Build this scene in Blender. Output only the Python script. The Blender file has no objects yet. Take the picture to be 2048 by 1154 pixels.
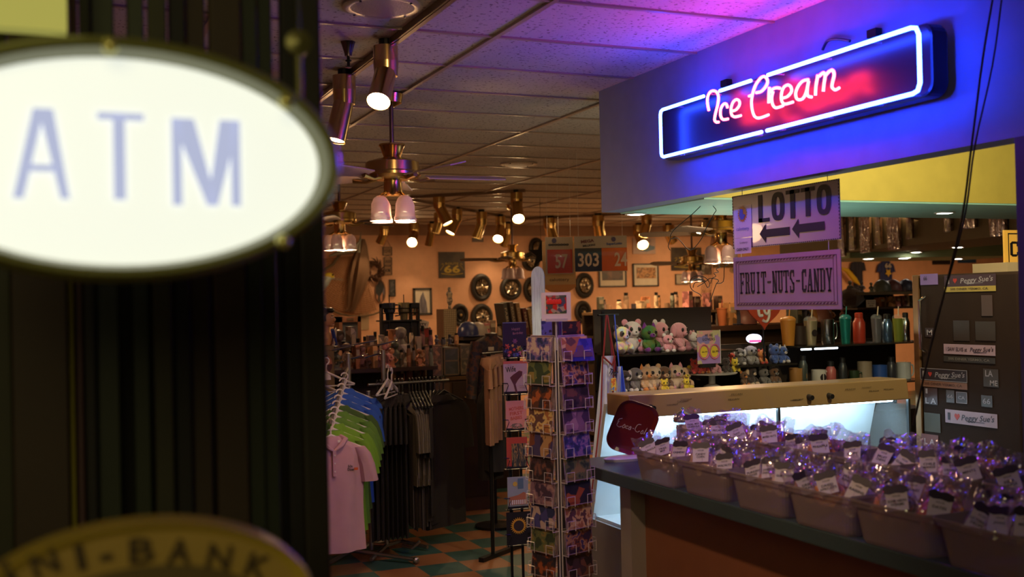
import bpy, math, random
from mathutils import Vector, Matrix, noise
R = math.radians
rnd = random.Random(7)
sc = bpy.context.scene
C = sc.collection

# ------------------------------------------------------------------ camera
HC = 1.75                      # eye height
ZC = HC + 1.2                  # ceiling height
FPX, IW, IH = 2188.4, 2048, 1154
yaw, pitch, roll = 0.40387, 0.0134963, -0.0219708
fw = Vector((math.sin(yaw)*math.cos(pitch), math.cos(yaw)*math.cos(pitch), math.sin(pitch)))
rt = Vector((math.cos(yaw), -math.sin(yaw), 0)); up = rt.cross(fw)
rt, up = (math.cos(roll)*rt + math.sin(roll)*up), (-math.sin(roll)*rt + math.cos(roll)*up)
cam = bpy.data.objects.new('camera', bpy.data.cameras.new('camera')); C.objects.link(cam)
M = Matrix((rt, up, -fw)).transposed().to_4x4(); M.translation = (0, 0, HC)
cam.matrix_world = M
cam.data.sensor_width = 36; cam.data.lens = FPX/IW*36
cam.data.clip_start = .05; cam.data.clip_end = 100
cam.data.dof.use_dof = True; cam.data.dof.focus_distance = 5.9; cam.data.dof.aperture_fstop = 2.8
sc.camera = cam

# ------------------------------------------------------------------ world, exposure
sc.view_settings.view_transform = 'Standard'; sc.view_settings.look = 'None'
sc.view_settings.gamma = 1; sc.view_settings.use_curve_mapping = False
sc.view_settings.exposure = 0.0
w = bpy.data.worlds.new('world'); sc.world = w; w.use_nodes = True
w.node_tree.nodes['Background'].inputs[0].default_value = (.30, .22, .16, 1)
w.node_tree.nodes['Background'].inputs[1].default_value = .035

def light(name, kind, loc, col, e, size=.1, aim=None, angle=70, blend=.6, sy=None):
    l = bpy.data.lights.new(name, kind); l.color = col; l.energy = e
    if kind == 'AREA':
        l.size = size
        if sy: l.shape = 'RECTANGLE'; l.size_y = sy
    else: l.shadow_soft_size = size
    if kind == 'SPOT': l.spot_size = R(angle); l.spot_blend = blend
    o = bpy.data.objects.new(name, l); C.objects.link(o); o.location = loc
    if aim is not None:
        o.rotation_euler = (Vector(aim)-Vector(loc)).to_track_quat('-Z', 'Y').to_euler()
    return o
WARM = (1.0, .60, .28)
# general warm wash of the ceiling lamps down the long shop
for i, (x, y) in enumerate([(4.2, 8.6), (6.5, 12.0), (9.6, 13.2), (8.2, 8.4), (13.5, 12.5), (3.2, 12.5)]):
    light('shop_lamp_glow', 'AREA', (x, y, ZC-.42), WARM, [6, 46, 64, 12, 64, 30][i], 1.2, (x, y+.5, 0))
# warm area light over the service area behind the yellow beam
light('service_glow', 'AREA', (4.6, 6.6, 2.6), (1, .74, .45), 9, .6, (4.6, 5.2, 1.2))
light('canopy_bounce_fill', 'AREA', (3.7, 5.15, 1.55), (.85, 1, .85), 5, 1.0, (3.7, 5.1, 2.6))  # added uplight standing in for light bounced up to the teal underside
# out-of-frame track lamps over the entrance
light('entrance_spot', 'SPOT', (.62, 2.7, 2.86), (1, .64, .36), 78, .05, (2.2, 3.9, .7), 76, .8)
light('entrance_spot', 'SPOT', (1.35, 3.1, 2.88), (1, .64, .36), 17, .05, (1.8, 7.2, .6), 80, .7)
light('lobby_fill', 'AREA', (-.6, -1.0, 2.6), (1, .86, .40), 15, 1.2, (0, 2, 1.2))  # added fill behind the camera, lifting the dark booth and signs
light('yellow_bay_glow', 'SPOT', (3.75, 3.2, 2.80), (1, .86, .50), 110, .06, (4.2, 4.65, 2.5), 140, .8)  # spot behind the bulkhead, set to brighten the yellow beam

# ------------------------------------------------------------------ where a sight line meets a depth or a plane
EYE = Vector((0, 0, HC))
def ray(px, py): return fw + rt*((px-IW/2)/FPX) - up*((py-IH/2)/FPX)
def D(px, py, d): return EYE + ray(px, py)*d
def AX(px, py, x): r = ray(px, py); return EYE + r*(x/r.x)
def AY(px, py, y): r = ray(px, py); return EYE + r*(y/r.y)
def AZ(px, py, z): r = ray(px, py); return EYE + r*((z-HC)/r.z)
def depth(P): return (Vector(P)-EYE).dot(fw)

# ------------------------------------------------------------------ materials
MC = {}
def mat(name, col, rough=.6, metal=0, emit=None, es=0, alpha=1, spec=.5, bump=0, bscale=60, trans=0, coat=0, sheen=0):
    k = (name, tuple(col), rough, metal, es, alpha)
    if k in MC: return MC[k]
    m = bpy.data.materials.new(name); m.use_nodes = True; MC[k] = m
    nt = m.node_tree; b = nt.nodes['Principled BSDF']
    b.inputs['Base Color'].default_value = (*col, 1); b.inputs['Roughness'].default_value = rough
    b.inputs['Metallic'].default_value = metal; b.inputs['Alpha'].default_value = alpha
    b.inputs['Specular IOR Level'].default_value = spec
    b.inputs['Transmission Weight'].default_value = trans; b.inputs['Coat Weight'].default_value = coat
    b.inputs['Sheen Weight'].default_value = sheen
    if emit: b.inputs['Emission Color'].default_value = (*emit, 1); b.inputs['Emission Strength'].default_value = es
    n = nt.nodes.new('ShaderNodeTexNoise'); n.inputs['Scale'].default_value = bscale
    tc = nt.nodes.new('ShaderNodeTexCoord'); nt.links.new(tc.outputs['Object'], n.inputs['Vector'])
    if bump:
        bp = nt.nodes.new('ShaderNodeBump'); bp.inputs['Strength'].default_value = bump; bp.inputs['Distance'].default_value = .004
        nt.links.new(n.outputs['Fac'], bp.inputs['Height']); nt.links.new(bp.outputs[0], b.inputs['Normal'])
    elif not es and not metal and alpha == 1:
        mx = nt.nodes.new('ShaderNodeMix'); mx.data_type = 'RGBA'
        mx.inputs[6].default_value = (*[c*.86 for c in col], 1); mx.inputs[7].default_value = (*[min(1, c*1.1) for c in col], 1)
        n.inputs['Scale'].default_value = 9; nt.links.new(n.outputs['Fac'], mx.inputs[0]); nt.links.new(mx.outputs[2], b.inputs['Base Color'])
    return m
def art(name, cols, scale=14, rough=.35, seed=0, kind='noise', stretch=(1, 1, 1), mixl=False):
    k = (name, str(cols), scale, seed, kind)
    if k in MC: return MC[k]
    m = bpy.data.materials.new(name); m.use_nodes = True; MC[k] = m
    nt = m.node_tree; b = nt.nodes['Principled BSDF']; b.inputs['Roughness'].default_value = rough
    tc = nt.nodes.new('ShaderNodeTexCoord'); mp = nt.nodes.new('ShaderNodeMapping')
    mp.inputs['Location'].default_value = (seed*1.7, seed*.9, seed*2.3); mp.inputs['Scale'].default_value = stretch
    nt.links.new(tc.outputs['Object'], mp.inputs['Vector'])
    if kind == 'cell':
        n = nt.nodes.new('ShaderNodeTexVoronoi'); n.inputs['Scale'].default_value = scale
        s = nt.nodes.new('ShaderNodeSeparateColor'); nt.links.new(n.outputs['Color'], s.inputs[0]); out = s.outputs[0]
    else:
        n = nt.nodes.new('ShaderNodeTexNoise'); n.inputs['Scale'].default_value = scale; n.inputs['Detail'].default_value = 3; out = n.outputs['Fac']
    nt.links.new(mp.outputs[0], n.inputs['Vector'])
    cr = nt.nodes.new('ShaderNodeValToRGB'); cr.color_ramp.interpolation = 'LINEAR' if mixl else 'CONSTANT'
    e = cr.color_ramp.elements; N = len(cols)
    lo, hi = (0, 1) if kind == 'cell' else (.36, .66)
    while len(e) < N: e.new(.5)
    for i, c in enumerate(cols):
        e[i].position = lo + (hi-lo)*i/N; 
    for i, c in enumerate(cols): e[i].color = (*c, 1)
    nt.links.new(out, cr.inputs[0]); nt.links.new(cr.outputs[0], b.inputs['Base Color'])
    return m
BRASS = mat('brass', (.62, .42, .16), .22, 1)
DBRASS = mat('aged_brass', (.42, .29, .12), .35, 1)
CHROME = mat('chrome', (.75, .74, .74), .15, 1)
STEEL = mat('brushed_steel', (.42, .40, .38), .38, 1)
BLACK = mat('black_plastic', (.012, .011, .011), .4)
BLACKM = mat('black_metal', (.02, .02, .02), .3, .6)
WHITE = mat('white_plastic', (.75, .72, .70), .4)
CREAM = mat('cream_paper', (.68, .60, .48), .7)
WOOD = mat('dark_wood', (.12, .055, .025), .5)
GLASS = mat('clear_glass', (.8, .9, .95), .03, alpha=.10, spec=.6)
INK = mat('black_ink', (.010, .008, .010), .6)

def film(name, fac=.2, rough=.10, tint=(.9, .85, .9)):
    m = bpy.data.materials.new(name); m.use_nodes = True; nt = m.node_tree; nt.nodes.clear()
    o = nt.nodes.new('ShaderNodeOutputMaterial'); mx = nt.nodes.new('ShaderNodeMixShader'); t = nt.nodes.new('ShaderNodeBsdfTransparent'); g = nt.nodes.new('ShaderNodeBsdfGlossy')
    g.inputs['Roughness'].default_value = rough; g.inputs['Color'].default_value = (1, 1, 1, 1); t.inputs['Color'].default_value = (*tint, 1); mx.inputs[0].default_value = fac
    tc = nt.nodes.new('ShaderNodeTexCoord'); n = nt.nodes.new('ShaderNodeTexNoise'); n.inputs['Scale'].default_value = 40; n.inputs['Detail'].default_value = 1; bp = nt.nodes.new('ShaderNodeBump'); bp.inputs['Strength'].default_value = .5; bp.inputs['Distance'].default_value = .006
    nt.links.new(tc.outputs['Object'], n.inputs['Vector']); nt.links.new(n.outputs['Fac'], bp.inputs['Height']); nt.links.new(bp.outputs[0], g.inputs['Normal'])
    nt.links.new(t.outputs[0], mx.inputs[1]); nt.links.new(g.outputs[0], mx.inputs[2])
    d = nt.nodes.new('ShaderNodeBsdfDiffuse'); d.inputs[0].default_value = (.8, .76, .76, 1); m2 = nt.nodes.new('ShaderNodeMixShader'); m2.inputs[0].default_value = .035
    nt.links.new(mx.outputs[0], m2.inputs[1]); nt.links.new(d.outputs[0], m2.inputs[2]); nt.links.new(m2.outputs[0], o.inputs[0]); return m
# ------------------------------------------------------------------ mesh builder
class MB:
    def __init__(s): s.v = []; s.f = []; s.m = []
    def add(s, vs, fs, m=0):
        o = len(s.v); s.v += [Vector(v) for v in vs]; s.f += [tuple(i+o for i in f) for f in fs]; s.m += [m]*len(fs); return s
    def box(s, c, d, m=0, rot=None):
        c = Vector(c); vs = []
        for z in (-1, 1):
            for y in (-1, 1):
                for x in (-1, 1):
                    p = Vector((x*d[0]/2, y*d[1]/2, z*d[2]/2))
                    if rot: p = rot @ p
                    vs.append(c+p)
        return s.add(vs, [(0, 2, 3, 1), (4, 5, 7, 6), (0, 1, 5, 4), (2, 6, 7, 3), (0, 4, 6, 2), (1, 3, 7, 5)], m)
    def b2(s, a, b, m=0):
        return s.box([(a[i]+b[i])/2 for i in range(3)], [abs(b[i]-a[i]) for i in range(3)], m)
    def tube(s, pts, r, n=8, m=0, caps=True, closed=False):
        pts = [Vector(p) for p in pts]; rs = r if isinstance(r, (list, tuple)) else [r]*len(pts); N = len(pts)
        vs = []; nrm = None
        for i, p in enumerate(pts):
            if closed: t = pts[(i+1) % N]-pts[i-1]
            else: t = pts[min(i+1, N-1)]-pts[max(i-1, 0)]
            if t.length < 1e-9: t = Vector((0, 0, 1))
            t.normalize()
            if nrm is None:
                a = Vector((0, 0, 1)) if abs(t.z) < .9 else Vector((1, 0, 0)); nrm = t.cross(a).normalized()
            else:
                nrm = nrm - t*nrm.dot(t)
                nrm = nrm.normalized() if nrm.length > 1e-6 else t.orthogonal().normalized()
            b = t.cross(nrm)
            for k in range(n):
                a = 2*math.pi*k/n; vs.append(p + (nrm*math.cos(a)+b*math.sin(a))*rs[i])
        fs = []
        for i in range(N if closed else N-1):
            j = (i+1) % N
            for k in range(n): fs.append((i*n+k, i*n+(k+1) % n, j*n+(k+1) % n, j*n+k))
        if caps and not closed: fs.append(tuple(range(n))[::-1]); fs.append(tuple((N-1)*n+k for k in range(n)))
        return s.add(vs, fs, m)
    def cyl(s, a, b, r, r2=None, n=16, m=0, caps=True): return s.tube([a, b], [r, r if r2 is None else r2], n, m, caps)
    def lathe(s, prof, c=(0, 0, 0), n=20, m=0, rot=None, sy=1, jit=0):
        c = Vector(c); vs = []; fs = []
        for (r, z) in prof:
            for k in range(n):
                a = 2*math.pi*k/n; rr = r*(1+jit*math.sin(a*5+z*40)) if jit else r
                p = Vector((rr*math.cos(a), rr*math.sin(a)*sy, z))
                vs.append(c + (rot @ p if rot else p))
        for i in range(len(prof)-1):
            for k in range(n): fs.append((i*n+k, i*n+(k+1) % n, (i+1)*n+(k+1) % n, (i+1)*n+k))
        if prof[0][0] > 1e-5: fs.append(tuple(range(n))[::-1])
        if prof[-1][0] > 1e-5: fs.append(tuple((len(prof)-1)*n+k for k in range(n)))
        return s.add(vs, fs, m)
    def sph(s, c, r, nu=14, nv=9, m=0, rot=None, lump=0, sd=0):
        if not isinstance(r, (tuple, list)): r = (r, r, r)
        c = Vector(c); vs = []; fs = []
        for j in range(nv+1):
            t = math.pi*j/nv
            for k in range(nu):
                a = 2*math.pi*k/nu; q = Vector((math.sin(t)*math.cos(a), math.sin(t)*math.sin(a), -math.cos(t)))
                if lump: q *= 1+lump*noise.noise(q*2.5+Vector((sd, sd*2, 0)))
                p = Vector((q.x*r[0], q.y*r[1], q.z*r[2])); vs.append(c+(rot @ p if rot else p))
        for j in range(nv):
            for k in range(nu): fs.append((j*nu+k, j*nu+(k+1) % nu, (j+1)*nu+(k+1) % nu, (j+1)*nu+k))
        return s.add(vs, fs, m)
    def prism(s, poly, t, o=(0, 0, 0), u=(1, 0, 0), v=(0, 0, 1), m=0):
        o, u, v = Vector(o), Vector(u).normalized(), Vector(v).normalized(); n = u.cross(v)*t; N = len(poly)
        vs = [o+u*a+v*b for a, b in poly] + [o+u*a+v*b+n for a, b in poly]   # n points toward the viewer for u right, v up
        fs = [tuple(range(N))[::-1], tuple(range(N, 2*N))] + [(i, (i+1) % N, N+(i+1) % N, N+i) for i in range(N)]
        return s.add(vs, fs, m)
    def loft(s, secs, n=16, m=0, cap=True, fold=0, ff=5, sd=0):
        vs = []; fs = []
        for i, (c, rx, ry) in enumerate(secs):
            for k in range(n):
                a = 2*math.pi*k/n; q = 1+fold*math.sin(ff*a+sd+i*.35)*min(1, i/3)
                vs.append(Vector(c)+Vector((rx*math.cos(a)*(1+(q-1)*.3), ry*math.sin(a)*q, 0)))
        for i in range(len(secs)-1):
            for k in range(n): fs.append((i*n+k, i*n+(k+1) % n, (i+1)*n+(k+1) % n, (i+1)*n+k))
        if cap: fs.append(tuple(range(n))[::-1]); fs.append(tuple((len(secs)-1)*n+k for k in range(n)))
        return s.add(vs, fs, m)
    def band(s, a, b, a2, b2, th, o, u, v, m=0, n=28, pw=1.0):
        o, u, v = Vector(o), Vector(u).normalized(), Vector(v).normalized(); q = u.cross(v)*th; vs = []
        for A_, B_ in ((a, b), (a2, b2)):
            for k in range(n):
                t_ = 2*math.pi*k/n; c_, s_ = math.cos(t_), math.sin(t_); c_ = math.copysign(abs(c_)**pw, c_); s_ = math.copysign(abs(s_)**pw, s_); vs.append(o+u*A_*c_+v*B_*s_+q)
        return s.add(vs, [(k, (k+1) % n, n+(k+1) % n, n+k) for k in range(n)], m)
    def text(s, t, o, u, v, width, height, th=.0008, m=0, bold=0.0):
        vs, fs = text_geo(t, bold); o, u, v = Vector(o), Vector(u).normalized(), Vector(v).normalized(); n = u.cross(v)
        xs = [p[0] for p in vs]; ys = [p[1] for p in vs]; x0, x1, y0, y1 = min(xs), max(xs), min(ys), max(ys)
        return s.add([o+u*((p[0]-x0)/(x1-x0)-.5)*width+v*((p[1]-y0)/(y1-y0)-.5)*height+n*th for p in vs], fs, m)
    def build(s, name, mats, parent=None, smooth=False, bevel=0, sub=0):
        me = bpy.data.meshes.new(name); me.from_pydata([tuple(v) for v in s.v], [], s.f)
        if not isinstance(mats, (list, tuple)): mats = [mats]
        for q in mats: me.materials.append(q)
        me.polygons.foreach_set('material_index', s.m)
        if smooth: me.polygons.foreach_set('use_smooth', [True]*len(s.f))
        me.update()
        o = bpy.data.objects.new(name, me); C.objects.link(o)
        if parent: o.parent = parent
        if bevel:
            b = o.modifiers.new('bevel', 'BEVEL'); b.width = bevel; b.segments = 2; b.limit_method = 'ANGLE'
        if sub: b = o.modifiers.new('sub', 'SUBSURF'); b.levels = b.render_levels = sub
        if smooth and not sub:
            try: me.set_sharp_from_angle(angle=R(38))
            except Exception: pass
        return o
TG = {}
def text_geo(t, bold=0.0):
    k = (t, bold)
    if k not in TG:
        cu = bpy.data.curves.new('t', 'FONT'); cu.body = t; cu.offset = bold; cu.resolution_u = 2; cu.dimensions = '2D'; cu.fill_mode = 'FRONT'
        o = bpy.data.objects.new('t', cu); C.objects.link(o)
        dg = bpy.context.evaluated_depsgraph_get(); me = bpy.data.meshes.new_from_object(o.evaluated_get(dg))
        TG[k] = ([tuple(v.co) for v in me.vertices], [tuple(p.vertices) for p in me.polygons])
        bpy.data.objects.remove(o); bpy.data.curves.remove(cu); bpy.data.meshes.remove(me)
    return TG[k]
def thing(name, label, cat, loc=(0, 0, 0), rz=0, group=None):
    o = bpy.data.objects.new(name, None); C.objects.link(o); o.empty_display_size = .05
    o.location = loc; o.rotation_euler = (0, 0, rz); o['label'] = label; o['category'] = cat
    if group: o['group'] = group
    return o
def tag(o, label, cat, group=None, loc=None, rz=None):
    o['label'] = label; o['category'] = cat
    if group: o['group'] = group
    if loc is not None: o.location = loc
    if rz is not None: o.rotation_euler = (0, 0, rz)
    return o
def struct(o): o['kind'] = 'structure'; return o
def dup(r, loc=None, rz=None, label=None):
    n = r.copy(); C.objects.link(n)
    if loc is not None: n.location = loc
    if rz is not None: n.rotation_euler = (0, 0, rz)
    if label: n['label'] = label
    for ch in list(r.children):
        c = ch.copy(); C.objects.link(c); c.parent = n
        for g in list(ch.children): d = g.copy(); C.objects.link(d); d.parent = c
    return n
def oval(a, b, n=48, a0=0): return [(a*math.cos(2*math.pi*k/n+a0), b*math.sin(2*math.pi*k/n+a0)) for k in range(n)]
def rrect(w, h, r, n=5):
    out = []
    for cx, cy, a in ((w/2-r, h/2-r, 0), (-w/2+r, h/2-r, 90), (-w/2+r, -h/2+r, 180), (w/2-r, -h/2+r, 270)):
        out += [(cx+r*math.cos(R(a+90*k/n)), cy+r*math.sin(R(a+90*k/n))) for k in range(n+1)]
    return out
ORD = ['first', 'second', 'third', 'fourth', 'fifth', 'sixth', 'seventh', 'eighth', 'ninth', 'tenth', 'eleventh', 'twelfth', 'thirteenth', 'fourteenth', 'fifteenth', 'sixteenth', 'seventeenth', 'eighteenth', 'nineteenth', 'twentieth']
# ================================================================== SETTING
YB = 15.5
def nt_new(name, rough=.6):
    m = bpy.data.materials.new(name); m.use_nodes = True; b = m.node_tree.nodes['Principled BSDF']; b.inputs['Roughness'].default_value = rough
    return m, m.node_tree, b
# checkered vinyl floor
TS = .170*HC
m, nt, b = nt_new('checker_tile', .42)
tc = nt.nodes.new('ShaderNodeTexCoord'); mp = nt.nodes.new('ShaderNodeMapping'); ch = nt.nodes.new('ShaderNodeTexChecker')
mp.inputs['Location'].default_value = (-1.465*HC/TS, -4.02*HC/TS, .5); mp.inputs['Scale'].default_value = (1/TS, 1/TS, 0)
ch.inputs['Scale'].default_value = 1; ch.inputs[1].default_value = (.42, .18, .075, 1); ch.inputs[2].default_value = (.05, .14, .125, 1)
n = nt.nodes.new('ShaderNodeTexNoise'); n.inputs['Scale'].default_value = 2.3; n.inputs['Detail'].default_value = 6
mx = nt.nodes.new('ShaderNodeMix'); mx.data_type = 'RGBA'; mx.blend_type = 'MULTIPLY'; mx.inputs[0].default_value = .55
nt.links.new(tc.outputs['Object'], mp.inputs[0]); nt.links.new(mp.outputs[0], ch.inputs[0]); nt.links.new(tc.outputs['Object'], n.inputs['Vector'])
nt.links.new(ch.outputs[0], mx.inputs[6]); nt.links.new(n.outputs['Fac'], mx.inputs[7]); nt.links.new(mx.outputs[2], b.inputs['Base Color'])
FLOOR = m
struct(MB().b2((-3, -1.5, -.1), (20, YB+.1, 0)).build('floor', FLOOR))
# speckled ceiling tile
m, nt, b = nt_new('ceiling_tile', .85)
tc = nt.nodes.new('ShaderNodeTexCoord'); n = nt.nodes.new('ShaderNodeTexNoise'); n.inputs['Scale'].default_value = 55; n.inputs['Detail'].default_value = 2
cr = nt.nodes.new('ShaderNodeValToRGB'); cr.color_ramp.elements[0].position = .33; cr.color_ramp.elements[0].color = (.25, .2, .17, 1)
cr.color_ramp.elements[1].position = .40; cr.color_ramp.elements[1].color = (.62, .56, .50, 1)
nt.links.new(tc.outputs['Object'], n.inputs['Vector']); nt.links.new(n.outputs['Fac'], cr.inputs[0]); nt.links.new(cr.outputs[0], b.inputs['Base Color'])
struct(MB().b2((-3, -1.5, ZC), (20, YB+.1, ZC+.1)).build('ceiling', m))
mb = MB()
GX, GY = 1.226, .6096*1.01
x = 1.56*1.2-GX*4
while x < 19: mb.b2((x-.012, -1.4, ZC-.012), (x+.012, YB, ZC+.001)); x += GX
y = 3.765*1.2-GY*9
while y < YB: mb.b2((-2.9, y-.011, ZC-.009), (19.5, y+.011, ZC+.001)); y += GY
struct(mb.build('trim_1', mat('grid_metal', (.34, .27, .22), .30, .1)))
PEACH = mat('peach_paint', (.74, .40, .235), .7)
struct(MB().b2((-3, YB, 0), (20, YB+.12, ZC)).build('wall_back', PEACH))
struct(MB().b2((-3, YB-.03, ZC-.16), (20, YB, ZC)).build('trim_2', mat('crown_band', (.36, .2, .12), .6)))
struct(MB().b2((-3.1, -1.5, 0), (-3, YB, ZC)).build('wall_left', PEACH))
struct(MB().b2((20, -1.5, 0), (20.1, YB, ZC)).build('wall_right', PEACH))
struct(MB().b2((-3, -1.6, 0), (20, -1.5, ZC)).build('wall_front', mat('lobby_wall', (.12, .09, .07), .8)))
# lavender bulkhead carrying the neon sign, and the pillar it ends in
LAV = mat('lavender_paint', (.22, .25, .42), .55)
SX = 2.93; ZS = HC+.507
struct(MB().b2((SX, -1.5, ZS), (SX+.12, 5.53, ZC)).build('wall_bulkhead', LAV))
struct(MB().b2((SX, -1.5, 0), (SX+.12, 2.64, ZS)).build('wall_pillar', mat('plum_paint', (.075, .06, .10), .6)))
struct(MB().b2((SX+.121, -1.5, 0), (SX+.2, 2.62, ZC)).build('wall_pillar_backing', mat('bay_paint', (.5, .42, .12), .7)))
# yellow beam with its teal underside
YEL = mat('yellow_paint', (.62, .50, .10), .65); TEAL = mat('teal_paint', (.34, .66, .58), .6)
struct(MB().b2((SX+.12, 4.66, ZS+.004), (12, 5.53, ZC)).build('trim_3', YEL))
struct(MB().b2((SX+.12, 4.66, ZS-.006), (12, 5.53, ZS+.003)).build('trim_4', TEAL))
# far soffit running askew over the back shop, with a mint inner face
A = AZ(1560, 518, 2.22); B = AZ(2060, 466, 2.22); OL = mat('olive_soffit', (.16, .13, .07), .6)
d = (B-A).normalized(); nn = Vector((-d.y, d.x, 0))
def slab(P, Q, w, z0, z1, m, nm):
    n_ = Vector((-(Q-P).y, (Q-P).x, 0)).normalized()*w
    vs = [Vector((*p.xy, z)) for z in (z0, z1) for p in (P, Q, Q+n_, P+n_)]
    return struct(MB().add(vs, [(3, 2, 1, 0), (4, 5, 6, 7), (0, 1, 5, 4), (1, 2, 6, 5), (2, 3, 7, 6), (3, 0, 4, 7)]).build(nm, m))
slab(A, B, 1.0, 2.22, ZC, OL, 'trim_5')
A2 = AZ(1700, 516, 2.16); B2 = AZ(2060, 511, 2.16)
slab(A2, B2, 1.2, 2.16, ZC, mat('mint_paint', (.35, .46, .26), .6), 'trim_6')
ffar = (A, B)

# ================================================================== LEFT FOREGROUND: booth front, lit oval sign
YS = 1.95
GAPC = {'o': mat('olive_slat', (.034, .034, .014), .6), 'b': mat('brown_slat', (.045, .027, .015), .6), 'g': mat('green_slat', (.024, .033, .016), .5), 'k': mat('black_slat', (.008, .007, .006), .6), 'm': mat('mauve_slat', (.10, .045, .05), .6), 'l': mat('lime_edge', (.35, .30, .03), .5)}
sl = [(-420, -260, 'b'), (-258, -140, 'k'), (-138, 20, 'o'), (22, 134, 'b'), (137, 147, 'l'), (150, 166, 'm'), (168, 190, 'k'), (192, 239, 'g'), (269, 303, 'g'), (307, 343, 'o'), (352, 384, 'k'), (389, 428, 'b'), (430, 492, 'b'), (498, 530, 'g'), (532, 565, 'g'), (573, 622, 'k')]
names = {'b': 'brown', 'k': 'black', 'o': 'olive', 'g': 'dark green', 'l': 'thin lime', 'm': 'mauve'}
booth = thing('booth_front', 'dark booth front of upright slats behind the lit oval sign', 'booth', (0, 0, 0))
for i, (a, b_, c) in enumerate(sl):
    p = AY(a, 600, YS); q = AY(b_, 600, YS)
    dz = [0, .05, .1][i % 3]
    o = MB().b2((p.x, YS+dz*.5, .0), (q.x, YS+dz*.5+.03, ZC)).build('slat', GAPC[c], booth, bevel=.003)
# booth side column at the edge
p = AY(640, 900, YS+.05)
MB().b2((p.x-.045, YS-.02, 0), (p.x, YS+.06, ZC)).build('corner_post', mat('post_brown', (.022, .018, .012), .5), booth, bevel=.006)
o = MB().b2((-.6, YS+.16, 0), (AY(622, 600, YS).x, YS+.18, 1.90)).build('rear_panel', mat('booth_panel', (.02, .018, .01), .6), booth)
o = MB().b2((-.7, YS-.2, 1.75+.42), (AY(134, 40, YS-.2).x, YS-.16, ZC)).build('header_panel', mat('lime_panel', (.60, .56, .12), .6, emit=(.62, .60, .14), es=.45), booth)  # glow put into the panel material in place of light falling on it

YA = 1.30
c = AY(243, 323, YA); ex = AY(637, 345, YA); sa = ex.x-c.x
top = AY(243, 117, YA); sb = top.z-c.z
t = thing('oval_sign', 'large lit oval sign reading ATM in a dark olive housing, upper left', 'sign', c)
def oring(mb, a, b, a2, b2, y0, y1, m=0, n=64):
    P = [[(x, y0, z) for x, z in oval(a, b, n)], [(x, y1, z) for x, z in oval(a2, b2, n)]]
    o = len(mb.v)
    mb.add(P[0]+P[1], [(k, (k+1) % n, n+(k+1) % n, n+k) for k in range(n)], m)
mb = MB(); g = .0
rings = [(1.0, 1.0, .0), (1.03, 1.05, -.03), (1.07, 1.11, -.035), (1.10, 1.17, -.022), (1.105, 1.18, .01), (1.09, 1.15, .09), (.3, .3, .095)]
for (a1, b1, y1), (a2, b2, y2) in zip(rings, rings[1:]): oring(mb, sa*a1, sb*b1, sa*a2, sb*b2, y1, y2)
mb.build('housing', mat('olive_housing', (.17, .17, .035), .38, coat=.2), t, smooth=True)
mb = MB().prism(oval(sa*1.005, sb*1.005, 64), .006, (0, .006, 0))
mb.build('lit_face', mat('sign_face', (.9, .9, .8), .4, emit=(.90, .95, .86), es=.86), t)
bl = mat('letter_blue', (.03, .03, .06), .7, emit=(.47, .51, .70), es=.95)
for ch_, x0, x1, yt, yb in (('A', 22, 140, 214, 398), ('T', 194, 290, 224, 400), ('M', 342, 482, 236, 412)):
    tl = AY(x0, yt, YA-.001)-c; br = AY(x1, yb, YA-.001)-c; mb = MB()
    w_, h_ = br.x-tl.x, tl.z-br.z; s_ = .017
    if ch_ == 'T':
        mb.b2((tl.x, -.003, tl.z-.008), (br.x, -.001, tl.z)); mx_ = (tl.x+br.x)/2-.002; mb.b2((mx_-.0065, -.003, br.z), (mx_+.0065, -.001, tl.z))
    elif ch_ == 'A':
        X = (tl.x+br.x)/2
        for q in (0, 1):
            xa = tl.x if q == 0 else br.x; sg = 1 if q == 0 else -1
            mb.prism([(xa, br.z), (xa+w_*.19, br.z), (tl.x+w_*.52, tl.z-h_*.16), (tl.x+w_*.52, tl.z), (tl.x+w_*.37, tl.z)] if q == 0 else [(tl.x+w_*.52, tl.z), (tl.x+w_*.52, tl.z-h_*.16), (br.x-w_*.17, br.z), (br.x, br.z), (tl.x+w_*.73, tl.z)][::1], .002, (0, -.001, 0))
        mb.b2((tl.x+w_*.27, -.003, br.z+h_*.30), (br.x-w_*.20, -.001, br.z+h_*.38))
    else:
        s_ = .011; mb.b2((tl.x, -.003, br.z), (tl.x+s_, -.001, tl.z)); mb.b2((br.x-s_, -.003, br.z), (br.x, -.001, tl.z)); X = (tl.x+br.x)/2
        mb.prism([(tl.x, tl.z), (X+.0, br.z), (X+.012, br.z), (tl.x+.025, tl.z)], .002, (0, -.001, 0)); mb.prism([(br.x, tl.z), (br.x-.023, tl.z), (X+.0, br.z), (X+.012, br.z)], .002, (0, -.001, 0))
    mb.build('letter', bl, t)
bolt = mat('bolt_brass', (.75, .7, .25), .25, .7)
for px, py in ((220, 92), (572, 203), (566, 484)):
    q = AY(px, py, YA-.04)-c; MB().sph(q, .009).build('bolt', bolt, t, smooth=True)
# hanger rod with disc at the right
q = AY(597, 86, YA+.03); o = MB().cyl((0, 0, -.075), (0, 0, 0), .004).lathe([(.0, -.008), (.016, -.004), (.016, .004), (0, .008)], rot=Matrix.Rotation(R(90), 3, 'X')).build('hanging_rod', mat('olive_metal', (.16, .15, .05), .35, .5), smooth=True)
MB().cyl((0, 0, 0), (0, 0, ZC-q.z), .002).build('wire', BLACKM, o); tag(o, 'small disc-headed rod hanging right of the lit oval sign', 'rod', loc=q)
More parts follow.
